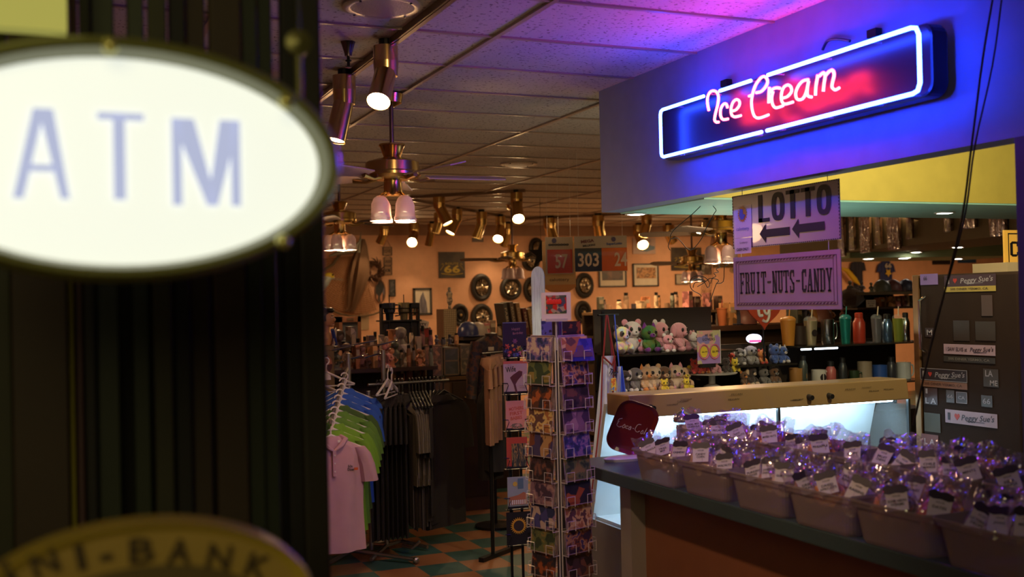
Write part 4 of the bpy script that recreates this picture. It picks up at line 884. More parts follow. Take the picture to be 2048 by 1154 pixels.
# ================================================================== POSTCARD SPINNER
SP = D(1119, 870, 4.62); SP.z = 0
t = thing('postcard_spinner', 'tall wire postcard spinner rack with rows of cards on angled faces', 'spinner rack', SP)
POLE = mat('pole_grey', (.20, .17, .20), .35, .5)
MB().cyl((0, 0, .03), (0, 0, HC-.06), .022, n=14).build('pole', POLE, t, smooth=True)
MB().lathe([(.24, 0), (.24, .015), (.05, .035), (.0, .04)], n=28).build('base', BLACKM, t, smooth=True)
RODM = mat('card_wire', (.75, .70, .72), .35, .2)
ang0 = math.atan2(-SP.y, -SP.x)      # direction toward the eye
PAL = [[(.03, .02, .04), (.15, .05, .03), (.35, .2, .1), (.05, .04, .12)], [(.02, .02, .03), (.08, .03, .02), (.3, .08, .03)], [(.02, .03, .10), (.05, .05, .2), (.2, .12, .25), (.4, .3, .3)], [(.02, .015, .02), (.05, .03, .04), (.14, .06, .05)],
       [(.3, .12, .05), (.5, .35, .15), (.1, .05, .05)], [(.03, .05, .03), (.10, .12, .05), (.2, .15, .05)], [(.05, .03, .06), (.18, .1, .15), (.3, .18, .2)]]
CW, CH = .152, .100; step = .0995
zt0 = HC-.245
faces = []
for fi, da in enumerate((-47, 43, 133, 223)):
    a = ang0+R(da); nrm = Vector((math.cos(a), math.sin(a), 0)); u = Vector((-nrm.y, nrm.x, 0)); faces.append((fi, nrm, u))
seen = {0: 'left', 1: 'right'}
cards = []
for fi, nrm, u in faces:
    mb = MB()
    for r_ in range(13):
        z = zt0 - r_*step
        if z < .12: break
        base = nrm*(.088); e = CW/2+.004
        # pocket wires: front bar, two side hooks, floor
        f = base+nrm*.036
        mb.tube([base-u*e+Vector((0, 0, z)), f-u*e+Vector((0, 0, z)), f-u*e+Vector((0, 0, z+.042)), f-u*(e*.45)+Vector((0, 0, z+.042)), f-u*(e*.45)+Vector((0, 0, z))], .0016, 5)
        mb.tube([base+u*e+Vector((0, 0, z)), f+u*e+Vector((0, 0, z)), f+u*e+Vector((0, 0, z+.042)), f+u*(e*.45)+Vector((0, 0, z+.042)), f+u*(e*.45)+Vector((0, 0, z))], .0016, 5)
        mb.tube([base-u*e+Vector((0, 0, z)), base+u*e+Vector((0, 0, z))], .0016, 5)
    for q in (-1, 1): mb.cyl(nrm*.088+u*(q*(CW/2+.004))+Vector((0, 0, .1)), nrm*.088+u*(q*(CW/2+.004))+Vector((0, 0, zt0+.10)), .003, n=6)
    mb.build('wire_frame', RODM, t)
    if fi > 1: continue
    for r_ in range(12):
        z = zt0-r_*step
        if z < .12: break
        for k in range(3):
            dk = Vector((0, 0, 0)); bot = SP+nrm*(.095+.008*k)+Vector((0, 0, z+.003)); lean = .030-.008*k; topo = bot+nrm*(-.0)+Vector((0, 0, 0))
            vdir = (Vector((0, 0, 1))*CH*.97 - nrm*-.018*(0)).normalized(); vdir = (Vector((0, 0, CH)) - nrm*(.012)).normalized()
            if k < 2 and r_ % 2: continue
            hh_ = CH*(1+.06*(k == 0)); pal = PAL[(r_*3+fi*2+k) % len(PAL)]
            pal = [tuple(v*1.35+.006 for v in c_) for c_ in pal]; cm = art(f'card_print_{(r_*3+fi*2+k) % 14}', pal, 22+3*((r_+k) % 4), .28, r_*2+fi+k*.7, 'cell' if (r_+fi+k) % 3 == 0 else 'noise')
            mb = MB().prism([(-CW/2, 0), (CW/2, 0), (CW/2, hh_), (-CW/2, hh_)], .0012, (0, 0, 0), u, vdir)
            o = mb.build('postcard', cm); 
            mb2 = MB(); 
            for p, q in (((-CW/2, 0), (CW/2, .003)), ((-CW/2, hh_-.003), (CW/2, hh_)), ((-CW/2, 0), (-CW/2+.003, hh_)), ((CW/2-.003, 0), (CW/2, hh_))): mb2.prism([(p[0], p[1]), (q[0], p[1]), (q[0], q[1]), (p[0], q[1])], .0004, nrm*.0013, u, vdir)
            mb2.build('border', mat('card_border', (.45, .35, .40), .4), o)
            tag(o, f'{["rearmost", "middle", "front"][k]} postcard in the {ORD[r_]} pocket down the {seen[fi]} spinner face', 'postcard', 'postcards in the spinner pockets', loc=bot)
# special top cards
def spec_card(px, py, d, w_, h_, rz, cols, lab, name='card', tilt=-.1, kind='noise', sc_=18, txt=None, cat='card', tcol=None):
    P = D(px, py, d); n_ = Vector((math.sin(rz), -math.cos(rz), 0)); u = Vector((math.cos(rz), math.sin(rz), 0)); v = (Vector((0, 0, 1))-n_*abs(tilt)).normalized()
    o = MB().prism([(-w_/2, -h_/2), (w_/2, -h_/2), (w_/2, h_/2), (-w_/2, h_/2)], .0015, (0, 0, 0), u, v).build(name, art('print_'+lab[:14].replace(' ', '_'), cols, sc_, .3, px*.01, kind)); tag(o, lab, cat, loc=P)
    return o, u, v, u.cross(v)
yawr = -yaw
o, u, v, n_ = spec_card(1154, 700, 4.55, .155, .095, R(4), [(.03, .03, .25), (.06, .05, .35), (.12, .08, .3)], 'bright blue violet city skyline postcard at the top right of the spinner', 'postcard', cat='postcard', tilt=.25)
MB().prism([(-.07, -.03), (.07, -.03), (.07, -.012), (.035, -.008), (.03, .02), (.0, .018), (-.002, -.008), (-.07, -.01)], .0006, n_*.002, u, v).build('skyline', mat('skyline', (.12, .06, .10), .4), o)
o, u, v, n_ = spec_card(1084, 702, 4.62, .13, .10, R(-22), [(.12, .04, .10), (.2, .08, .16)], 'postcard with a large yellow round badge at the top left of the spinner', 'postcard', cat='postcard', tilt=.2)
k = MB().prism(oval(.035, .038, 24), .0008, n_*.002-u*.012, u, v).build('badge', mat('badge_yellow', (.75, .42, .02), .4), o)
MB().text('ROUTE', n_*.004-u*.012, u, v, .05, .018, .0006, bold=.02).build('lettering', mat('badge_red', (.3, .03, .02), .5), k)
t = thing('sign_holder', 'square white sign with red flower picture in a clear holder topping the spinner', 'sign', D(1112, 613, 4.5), R(-12))
MB().b2((-.062, -.004, -.058), (.062, 0, .058)).build('white_card', mat('card_pinkwhite', (.66, .58, .58), .35), t)
MB().b2((-.043, -.006, -.028), (.043, -.0045, .046)).build('picture', art('tulip_print', [(.05, .08, .04), (.35, .28, .2), (.1, .07, .06), (.5, .03, .02), (.08, .08, .12)], 60, .3, 2, 'cell'), t)
mb = MB()
for i in range(5): mb.lathe([(.006, -.008), (.009, 0), (.006, .01), (.001, .013)], (-.034+i*.012, -.0075, .018), 8, sy=.2)
mb.build('red_tulips', mat('tulip_red', (.65, .03, .02), .4), t)
MB().text('BOYSENBERRIES', (0, -.0065, .041), (1, 0, 0), (0, 0, 1), .075, .007, .0006).build('lettering', mat('grey_ink', (.15, .13, .13), .5), t)
MB().cyl((0, .006, -.18), (0, .006, -.05), .004, n=8).box((0, -.004, -.056), (.09, .014, .012)).build('holder', mat('clear_acrylic', (.6, .55, .62), .15, alpha=.6), t)
# magnet cards behind the head of the rack
mb = MB()
for i, (px, py, w_, h_, cols) in enumerate(((1140, 662, .10, .085, [(.03, .02, .03), (.2, .05, .03), (.02, .02, .04)]), (1098, 658, .07, .09, [(.03, .04, .15), (.1, .1, .3), (.03, .02, .05)]))):
    spec_card(px, py, 4.78, w_, h_, R(-10), cols, ['dark night photo card', 'blue violet photo card'][i]+' standing behind the head of the spinner', 'postcard', cat='postcard', tilt=.05)

# ================================================================== GREETING CARD RACK
GP = D(1030, 870, 5.75); GP.z = 0; ra = R(-8)
t = thing('card_rack', 'narrow black wire rack holding a column of greeting cards left of the spinner', 'card rack', GP, ra)
mb = MB()
for x in (-.03, .03): mb.b2((x-.006, .0, .02), (x+.006, .012, HC-.16))
mb.b2((-.09, -.02, 0), (.09, .2, .02)); mb.build('frame', BLACKM, t)
cardr = [(1030, 646, 716, [(.035, .03, .035)], 'dark birthday greeting card with bright flowers, top of the card rack'), (1030, 729, 789, [(.55, .45, .33), (.5, .40, .3)], 'beige greeting card reading Wife with a dancing couple'), (1030, 803, 862, [(.70, .30, .20), (.62, .26, .18)], 'salmon pink greeting card with outlined lettering'),
         (1028, 876, 938, [(.45, .06, .03), (.38, .05, .03)], 'red greeting card with a framed dark waterfall picture'), (1030, 955, 1018, [(.30, .32, .30), (.22, .25, .24)], 'teal grey greeting card with a piano and a yellow sun'), (1030, 1025, 1090, [(.015, .012, .012)], 'black greeting card with a sunflower, lowest in the rack')]
FLW = [((.6, .1, .03), 'or'), ((.6, .2, .22), 'pk'), ((.08, .25, .06), 'gr'), ((.1, .12, .3), 'bl'), ((.6, .4, .05), 'ye')]
for i, (px, y0, y1, cols, lab) in enumerate(cardr):
    z0, z1 = D(px, y0, 5.72).z, D(px, y1, 5.72).z; h_ = z0-z1; w_ = .128 if i in (0, 1) else .112 if i != 5 else .13
    base = GP+Vector((math.sin(ra)*.03, -math.cos(ra)*.03, 0)); P = Vector((base.x, base.y, z1+.004))
    o = MB().prism([(-w_/2, 0), (w_/2, 0), (w_/2, h_), (-w_/2, h_)], .004).build('greeting_card', mat('gc_%d' % i, cols[0], .4)); tag(o, lab, 'greeting card', loc=P, rz=ra)
    r_ = random.Random(i+9)
    if i == 0:
        for k in range(20):
            col, nm = FLW[k % 5]; x, z = r_.uniform(-.055, .055), r_.uniform(.01, .09); s_ = r_.uniform(.006, .014)
            MB().prism([(s_*(1+.35*math.cos(6*q))*math.cos(q), s_*(1+.35*math.cos(6*q))*math.sin(q)) for q in [2*math.pi*j/24 for j in range(24)]], .0008, (x, -.005, z)).build('flower', mat('flower_'+nm, col, .5), o)
        MB().text('Happy', (.008, -.005, h_*.80), (1, 0, .1), (-.1, 0, 1), .045, .018).text('Birthday', (.018, -.005, h_*.68), (1, 0, .1), (-.1, 0, 1), .055, .016).build('lettering', mat('rose_gold', (.55, .3, .22), .4), o)
        MB().b2((-w_/2, -.0055, h_-.004), (w_/2, -.004, h_)).build('edge', mat('edge_teal', (.2, .26, .28), .5), o)
    if i == 1:
        MB().b2((-w_/2, -.002, h_), (w_/2, 0, h_+.014)).build('envelope', mat('envelope_coral', (.6, .16, .08), .5), o)
        MB().text('Wife', (-.025, -.005, h_*.82), (1, 0, .1), (-.1, 0, 1), .055, .03, bold=.01).text('for my', (-.03, -.005, h_*.96), (1, 0, 0), (0, 0, 1), .02, .005).build('lettering', INK, o)
        MB().prism([(.0, .004), (.01, .004), (.0, .05), (.012, .07), (.036, .095), (.038, .115), (.02, .12), (-.012, .1), (-.03, .085), (-.02, .065), (-.012, .05)], .0008, (0, -.005, 0)).build('couple', mat('couple_brown', (.12, .04, .03), .5), o)
        MB().text('all my love', (.035, -.005, .04), (1, 0, 0), (0, 0, 1), .03, .006).text('always', (.035, -.005, .03), (1, 0, 0), (0, 0, 1), .03, .006).build('verse', mat('grey_ink', (.15, .13, .13), .5), o)
    if i == 2:
        for k, s_ in enumerate(('MOTHERS', 'FIRST', 'BABIES')): MB().text(s_, (0, -.005, h_*(.74-.16*k)), (1, 0, .08), (-.08, 0, 1), .078-.008*k, .018, bold=.02).build('lettering', mat('coral_ink', (.60, .12, .06), .5), o)
        MB().prism(oval(.034, .015, 18), .0006, (0, -.005, .022)).build('doodle', art('doodle', [(.5, .2, .1), (.15, .12, .06), (.6, .3, .2)], 60, .5, 1), o)
    if i == 3: MB().b2((-.03, -.006, .01), (.05, -.0045, h_*.80)).build('picture', art('waterfall', [(.02, .03, .03), (.10, .09, .05), (.35, .2, .06), (.03, .03, .02)], 30, .4, 3, stretch=(3, 1, .6)), o)
    if i == 4:
        MB().prism(oval(.012, .012, 16), .001, (-.015, -.005, h_*.78)).build('sun', mat('sun_yellow', (.65, .4, .05), .5), o)
        MB().prism([(-.05, .02), (.05, .02), (.05, .075), (.03, .085), (.0, .07), (-.05, .06)], .0008, (0, -.005, 0)).build('piano', mat('piano_rust', (.42, .14, .06), .5), o)
        mb = MB(); [mb.b2((-.045+k*.011, -.0075, .022), (-.038+k*.011, -.006, .045)) for k in range(8)]; mb.build('keys', CREAM, o)
        MB().b2((.0, -.006, h_*.62), (.03, -.0045, h_*.95)).build('window_shape', mat('window_blue', (.10, .16, .2), .5), o)
    if i == 5:
        pet = []
        for k in range(48):
            q = 2*math.pi*k/48; rr_ = .046 if k % 2 else .033; pet.append((rr_*math.cos(q), rr_*math.sin(q)))
        MB().prism(pet, .001, (0, -.005, h_*.58)).build('petals', mat('petal_gold', (.62, .30, .02), .5), o); MB().prism(oval(.028, .028, 20), .001, (0, -.0065, h_*.58)).build('flower_heart', mat('flower_heart', (.03, .015, .01), .7), o)
    if i != 5: MB().b2((-w_/2, -.0055, 0), (w_/2, -.004, .012)).build('bottom_band', BLACK, o)
    for q in (-1, 1): MB().tube([(q*.065, .0, z1-.0), (q*.065, -.055, z1), (q*.045, -.055, z1+.05), (q*.045, -.04, z1+.06), (q*.075, -.04, z1+.062)], .002, 5).build('pocket_wire', BLACKM, t)
    MB().b2((-.06, -.034, z1-.004), (.06, .0, z1+.0)).build('pocket_floor', BLACKM, t)

# ================================================================== HANGING APRONS by the shelves
AP = D(1213, 800, 6.0)
t = thing('apron', 'long white apron with dark red edging hanging left of the freezer', 'apron', (AP.x, AP.y, 0), R(-10))
zt_, zb2 = D(1213, 712, 6).z, D(1213, 1000, 6).z
def drape(mb, x0t, x1t, x0b, x1b, z0, z1, amp=.015, k=3, m=0, th=.004, n=18, rows=12):
    vs = []; fs = []
    for side in (0, th):
        for j in range(rows+1):
            s_ = j/rows; a, b = x0t+(x0b-x0t)*s_, x1t+(x1b-x1t)*s_
            for i in range(n+1):
                q = i/n; vs.append((a+(b-a)*q, side+amp*s_**.5*math.sin(k*2*math.pi*q+s_*1.5), z0+(z1-z0)*s_))
    N = (rows+1)*(n+1)
    for j in range(rows):
        for i in range(n):
            a = j*(n+1)+i; fs.append((a, a+1, a+n+2, a+n+1)[::-1]); fs.append((N+a, N+a+1, N+a+n+2, N+a+n+1))
    for j in range(rows):
        for i in (0, n): a = j*(n+1)+i; fs.append((a, a+n+1, N+a+n+1, N+a))
    return mb.add(vs, fs, m)
mb = drape(MB(), -.02, .05, -.11, .075, zt_, zb2, .018, 2); mb.build('cloth', mat('apron_white', (.55, .58, .62), .85), t, smooth=True)
RD = mat('strap_red', (.25, .02, .015), .6)
mb = MB().tube([(-.02, -.012, zt_), (-.04, -.02, zt_-.3), (-.11, -.02, zb2)], .004, 6).tube([(.05, -.012, zt_), (.03, -.02, zt_-.05), (-.02, -.012, zt_)], .006, 6).tube([(.05, -.01, zt_), (.03, -.015, zt_-.25), (.02, -.02, zt_-.45)], .005, 6); mb.build('edging', RD, t)
ztop = D(1213, 630, 6).z
mb = MB().tube([(-.015, -.01, zt_), (.01, 0, ztop)], .005, 6).tube([(.045, -.01, zt_), (.015, 0, ztop)], .005, 6); mb.build('neck_strap', RD, t)
MB().text('THE', (.035, -.022, zt_-.09), (1, 0, -.5), (.5, 0, 1), .05, .03, .001, bold=.03).build('lettering', INK, t)
MB().b2((.022, -.024, zt_-.19), (.05, -.02, zt_-.12)).build('motif', art('apron_motif', [(.1, .2, .5), (.7, .5, .05), (.6, .15, .02)], 40, .5, 2), t)
for i, (dx, c1_, c2_, lab) in enumerate(((.115, (.06, .12, .55), (.55, .6, .7), 'blue and white apron folded narrow beside the white apron'), (.09, (.20, .02, .04), (.1, .03, .2), 'dark red narrow cloth hanging between the two aprons'))):
    t2 = thing('apron', lab, 'apron', (AP.x+dx, AP.y+.06+i*.03, 0), R(-10)); zz = D(1235, 735-i*12, 6).z; zl = D(1235, 800, 6).z
    drape(MB(), -.01, .02, -.035, .045, zz, zl, .01, 3).build('cloth', mat('apron_c%d' % i, c1_, .8), t2, smooth=True)
    drape(MB(), -.008, .008, -.03, .0, zz, zl, .012, 2).build('stripe', mat('apron_d%d' % i, c2_, .8), t2, smooth=True).location.y = -.012
    MB().tube([(.0, 0, zz), (-.02, 0, ztop)], .004, 6).build('neck_strap', mat('apron_c%d' % i, c1_, .8), t2)
t = thing('apron_stand', 'thin black upright stand behind the hanging aprons', 'stand', (AP.x+.04, AP.y+.10, 0))
MB().cyl((0, 0, 0), (0, 0, ztop+.02), .012, n=8).cyl((-.08, -.1, ztop), (.1, 0, ztop), .006, n=6).lathe([(.14, 0), (.14, .012), (.02, .03)], n=18).build('stand_frame', BLACKM, t)
# toy bin at floor level
BP = D(1196, 1062, 6.1)
t = thing('toy_bin', 'low dark bin at floor level behind the spinner with soft toys', 'bin', (BP.x+.02, BP.y, 0))
MB().b2((-.16, -.10, .04), (.20, .2, .20)).build('tray', mat('bin_dark', (.03, .028, .028), .5), t); MB().b2((-.14, -.08, 0), (.18, .18, .04)).build('plinth', BLACK, t)
mb = MB().cyl((.10, -.09, .2), (.10, -.09, .62), .008, n=8).cyl((-.12, -.09, .62), (.14, -.09, .62), .008, n=8); mb.build('rail', mat('rail_red', (.15, .04, .02), .4), t)
for i, (dx, dz, h, a, b, lab) in enumerate(((-.07, .2, .15, WHT, PNK, 'white soft toy with pink jacket'), (.03, .2, .13, PNK, WHT, 'bright pink soft toy'), (.12, .2, .14, PUR, WHT, 'violet and white soft toy'), (.07, .2, .11, fur('lav_fur', (.4, .35, .5)), WHT, 'pale lavender soft toy'))):
    o = plush('round', a, b, h, lab+' in the low dark bin', 'soft toys in the floor bin'); o.location = (BP.x+.02+dx, BP.y-.02+(i == 3)*.1, dz+.001)
# ================================================================== CLOTHES RACKS
HANG = mat('hanger_white', (.62, .55, .58), .35)
def shirt(t, m, h=.72, w=.25, sleeve=True, seed=0, collar=None, cm=None, flat=.055, sl=.2):
    secs = []
    for z, rx, ry in ((0, .055, .045), (-.02, .075, .05), (-.045, w*.62, .05), (-.075, w*.88, flat), (-.13, w*.97, flat*1.1), (-.25, w*.92, flat*1.2), (-.42, w*.90, flat*1.15), (-.58, w*.92, flat*1.2), (-h, w*.95, flat*1.2)):
        secs.append(((0, 0, z), rx, ry))
    body = MB().loft(secs, 26, fold=.25, ff=6, sd=seed)
    if sleeve:
        for q in (-1, 1):
            body.loft([((q*w*.80, 0, -.075), .05, flat*.9), ((q*w*.95, 0, -.12), .055, flat*.95), ((q*(w*1.06), 0, -.19), .058, flat), ((q*(w*1.14), 0, -.075-sl), .062, flat*.95)], 14, fold=.12, sd=seed)
    body.build('shirt_body', m, t, smooth=True)
    if collar:
        MB().tube([(-.07, .02, -.005), (-.085, -.03, -.02), (-.05, -.058, -.05), (0, -.066, -.085)], [.014, .018, .018, .006], 8).tube([(.07, .02, -.005), (.085, -.03, -.02), (.05, -.058, -.05), (0, -.066, -.085)], [.014, .018, .018, .006], 8).build('collar', cm or m, t, smooth=True)
        mb = MB().b2((-.011, -.071, -.24), (.011, -.055, -.08)); mb.build('placket', cm or m, t)
        mb = MB(); [mb.cyl((0, -.071, z), (0, -.075, z), .005, n=8) for z in (-.11, -.16, -.21)]; mb.build('button', HANG, t)
    return t
def hanger(loc, rz, lab, m=HANG, w=.21):
    t = thing('hanger', lab, 'hanger', loc, rz, 'clothes hangers on the racks')
    P = [(0.0, 0, .0)] + [(.0+.024*math.sin(R(a)), 0, .055+.024*-math.cos(R(a))) for a in (30, 70, 110, 150, 190, 230, 260)]
    MB().tube([(0, 0, -.03), (0, 0, .01), (.004, 0, .03)]+P[1:], .0055, 8).build('hook', m, t, smooth=True)
    MB().tube([(-w, 0, -.115), (-w*.5, 0, -.07), (0, 0, -.02), (w*.5, 0, -.07), (w, 0, -.115)], .008, 8).tube([(-w, 0, -.118), (w, 0, -.118)], .005, 6).prism([(-.035, -.075), (.035, -.075), (.028, -.025), (-.028, -.025)], .006, (0, .003, 0)).build('arms', m, t, smooth=True)
    return t
# waterfall arm rack
A0 = D(661, 846, 6.85); A1 = D(692, 742, 7.55)
t = thing('clothes_rack', 'chrome clothes rack with sloping arm holding the pink, green and blue polo shirts', 'clothes rack', (A1.x+.03, A1.y+.05, 0))
b_ = t.location.copy()
mb = MB().tube([A0-b_+Vector((-.01, -.03, .03)), A0-b_, A1-b_, (0, 0, A1.z+.02)], .010, 8)
mb.cyl((0, 0, .05), (0, 0, A1.z+.12), .018, n=12).cyl((.14, 0, .05), (.14, 0, A1.z-.15), .016, n=12)
mb.tube([(-.35, -.35, .03), (0, 0, .06), (.35, .35, .03)], .014, 8).tube([(.35, -.35, .03), (0, 0, .06), (-.35, .35, .03)], .014, 8)
for q in ((-.35, -.35), (.35, .35), (.35, -.35), (-.35, .35)): mb.sph((q[0], q[1], .025), .025, 8, 6)
mb.build('frame', STEEL, t, smooth=True)
dirv = (A1-A0)
cols = [('pink', mat('polo_pink', (.50, .28, .36), .85))] + [('lime green', mat('polo_lime', (.14, .30, .02), .85))]*2 + [('green', mat('polo_green', (.10, .22, .03), .85))]*2 + [('dark green', mat('polo_dkgreen', (.05, .10, .02), .85))] + [('blue', mat('polo_blue', (.02, .08, .42), .85))]*3
rzp = R(4)
for i in range(9):
    s_ = i/9; P = A0+dirv*s_; nm, m = cols[i]
    o = thing('polo_shirt', f'{nm} polo shirt on the sloping arm, {ORD[i]} from the front', 'shirt', P+Vector((.0, .0, -.085)), rzp, 'polo shirts on the sloping arm')
    shirt(o, m, .72 if i == 0 else .70, .215, seed=i*2.1, collar=(i < 1), cm=m, sl=.22)
    if i == 0:
        MB().text('50s', (.10, -.068, -.185), (1, 0, -.05), (.05, 0, 1), .03, .016, .001, bold=.02).text('Diner', (.105, -.068, -.205), (1, 0, -.05), (.05, 0, 1), .045, .016, .001, bold=.02).build('chest_lettering', INK, o)
        MB().b2((.125, -.072, -.212), (.15, -.068, -.196)).build('chest_patch', mat('patch_orange', (.6, .1, .03), .5), o)
        MB().b2((.03, -.045, -.035), (.045, -.048, -.02)).build('size_tag', WHITE, o)
    hanger(P+Vector((0, 0, -.055)), rzp, f'white plastic hanger of the {ORD[i]} polo shirt counted from the front')
# other side sleeves of blue shirts left
for i, (px, py, nm, m) in enumerate(((652, 770, 'blue', cols[8][1]), (655, 800, 'green', cols[3][1]))):
    P = D(px-30, py, 7.6+i*.1); o = thing('polo_shirt', f'{nm} shirt hanging behind the pink one at the far left of the rack', 'shirt', P+Vector((0, 0, 0)), R(20)); shirt(o, m, .6, .2, seed=5+i)
    hanger(P+Vector((0, 0, .06)), R(20), f'white hanger of the {nm} shirt at the far left')
# rectangular black clothes rack
RK = D(770, 900, 7.75); RK.z = 0
t = thing('clothes_rack', 'chrome rack with straight rails full of black and grey T-shirts', 'clothes rack', RK, R(8))
zr = D(770, 768, 7.75).z
mb = MB().cyl((0, 0, .05), (0, 0, zr+.24), .016, n=12).cyl((.055, .1, .05), (.055, .1, zr-.1), .016, n=12)
mb.cyl((-.12, 0, zr), (.52, 0, zr), .010, n=8)
mb.tube([(-.22, -.22, .03), (0, 0, .06), (.16, .10, .05), (.26, -.12, .03)], .014, 8).tube([(-.1, .3, .03), (0, 0, .06)], .014, 8)
mb.tube([(.10, -.05, .05), (.12, -.16, .05), (.16, -.20, .10)], .012, 8)
mb.build('frame', STEEL, t, smooth=True)
BLK = mat('tee_black', (.016, .011, .010), .9); GRYT = mat('tee_grey', (.16, .13, .10), .9); DKG = mat('tee_charcoal', (.07, .055, .05), .9)
def on_rack(x, dy, dz): return RK+Vector((x*math.cos(R(8)), x*math.sin(R(8))+dy, dz))
k = 0
for i in range(8):
    x = -.05+i*.028
    o = thing('t_shirt', f'black T-shirt on the chrome straight rail, {ORD[i]} from its left end', 'shirt', on_rack(x, 0, zr-.08), R(62+i*2), 'black T-shirts on the straight rail'); shirt(o, BLK, .98, .26, seed=i, flat=.013, sl=.24)
    hanger(on_rack(x, 0, zr-.05), R(62+i*2), f'black hanger on the straight rail, {ORD[i]} from the left', BLACK)
for i in range(6):
    x = .20+i*.026
    o = thing('t_shirt', f'grey T-shirt in the middle of the straight rail, {ORD[i]} from the left', 'shirt', on_rack(x, -.02, zr-.14), R(84-i*2), 'grey T-shirts on the straight rail'); shirt(o, GRYT, .50+.02*(i % 3), .20, seed=i*3, flat=.012, sl=.26)
    o = thing('t_shirt', f'charcoal long shirt under the grey ones, {ORD[i]} from the left', 'shirt', on_rack(x, .03, zr-.16), R(80), 'charcoal shirts on the straight rail'); shirt(o, DKG, .86+.02*(i % 2), .19, seed=i*5, flat=.012, sleeve=False)
    hanger(on_rack(x, 0, zr-.05), R(84), f'black hanger in the middle of the rail, {ORD[i]} from the left', BLACK)
for i in range(4):
    x = .37+i*.035
    o = thing('t_shirt', f'black long sleeved shirt at the right end of the straight rail, {ORD[i]} from the left', 'shirt', on_rack(x, 0, zr-.10), R(70-i*14), 'black shirts at the right end of the rail'); shirt(o, BLK, .84+.04*i, .23, seed=i*7, flat=.018, sl=.34)
    hanger(on_rack(x, 0, zr-.05), R(70-i*14), f'black hanger at the right end of the rail, {ORD[i]} from the left', BLACK)
P = on_rack(.0, -.10, zr+.06)
hanger(P, R(52), 'pale empty hanger resting high on the straight rail post'); hanger(P+Vector((.02, -.03, -.02)), R(60), 'second pale empty hanger resting on the straight rail post')
hanger(D(652, 738, 7.5), R(10), 'white empty hanger hanging left of the sloping arm')
# peach garments further back beside the card rack
for i in range(4):
    P = D(976+i*9, 716+(-3)*i, 7.4+.12*i); o = thing('garment', f'peach brown top on the back rail beside the card rack, {ORD[i]} from the left', 'shirt', P, R(72), 'peach tops beside the card rack')
    shirt(o, mat('top_peach', (.30, .14, .08), .85), .27+.02*i, .13, seed=i, flat=.022, sl=.12)
P = D(985, 690, 7.6); t = thing('clothes_rack', 'dark rack carrying peach tops and black clothes left of the card rack', 'clothes rack', (P.x, P.y, 0), R(35))
z1 = D(985, 706, 7.6).z
MB().cyl((-.14, 0, z1), (.26, 0, z1), .008, n=8).cyl((-.05, 0, 0), (-.05, 0, z1), .014, n=8).cyl((.2, 0, 0), (.2, 0, z1), .014, n=8).b2((-.2, -.02, 0), (.3, .02, .03)).build('frame', BLACKM, t)
for i, (px, py, h, w_) in enumerate(((992, 745, .68, .15), (978, 770, .66, .13))):
    P = D(px, py, 7.7+i*.1); o = thing('garment', ['long black skirt-like garment', 'second long black garment'][i]+' hanging low beside the card rack', 'clothing', P, R(50)); shirt(o, BLK, h, w_, sleeve=False, seed=i, flat=.06)

# ================================================================== CEILING FIXTURES
BULB = mat('bulb_glow', (1, .9, .7), .3, emit=(1, .74, .40), es=22); BULBH = mat('bulb_hot', (1, .9, .7), .3, emit=(1, .70, .36), es=55)
def spotlamp(i, top, joint, end, lab, r=.062, hot=0, dd=0.0, warm=None, zc_=ZC-.03, energy=8):
    T = AZ(*top, zc_)
    if T.y > 14.9: T = AY(*top, 14.8); T.z = zc_
    dT = depth(T); J = D(*joint, dT); E_ = D(*end, dT+dd)
    t = thing('track_spotlight', lab, 'spotlight', T, 0, 'brass track spotlights')
    q = (J-T); v = Vector((0, 0, q.z))+Vector((q.x, q.y, 0))*.3
    MB().cyl((0, 0, .03), (0, 0, -.005), r*.55, n=14).build('track_adapter', BLACKM, t)
    MB().cyl((0, 0, -.002), (0, 0, q.z*.55), r, n=20).cyl((0, 0, q.z*.55), (0, 0, q.z*1.05), r*1.01, r*.92, n=20).build('canister', BRASS, t, smooth=True)
    j0 = Vector((0, 0, q.z*.85)); e = E_-T; ax = (e-j0); L = ax.length; ax.normalize()
    MB().sph(j0, r*.85, 12, 8).build('swivel', DBRASS, t, smooth=True)
    mb = MB().tube([j0-ax*r*.2, j0+ax*L*.5, j0+ax*L], [r*.86, r*.9, r*.92], 20, caps=False).tube([j0+ax*L*.999, j0+ax*L*.9], [r*.93, r*.80], 20, caps=False)
    mb.build('lamp_head', BRASS, t, smooth=True)
    rot = ax.to_track_quat('Z', 'Y').to_matrix()
    MB().lathe([(0, 0), (r*.45, .002), (r*.78, .004), (r*.80, -.01)], j0+ax*(L-.012), 18, rot=rot).build('bulb', BULBH if hot else BULB, t, smooth=True)
    if energy:
        o = light('spot_beam', 'SPOT', T+j0+ax*(L+.01), (1, .66, .34), energy, .04, T+j0+ax*(L+2), 75, .7); 
    return t
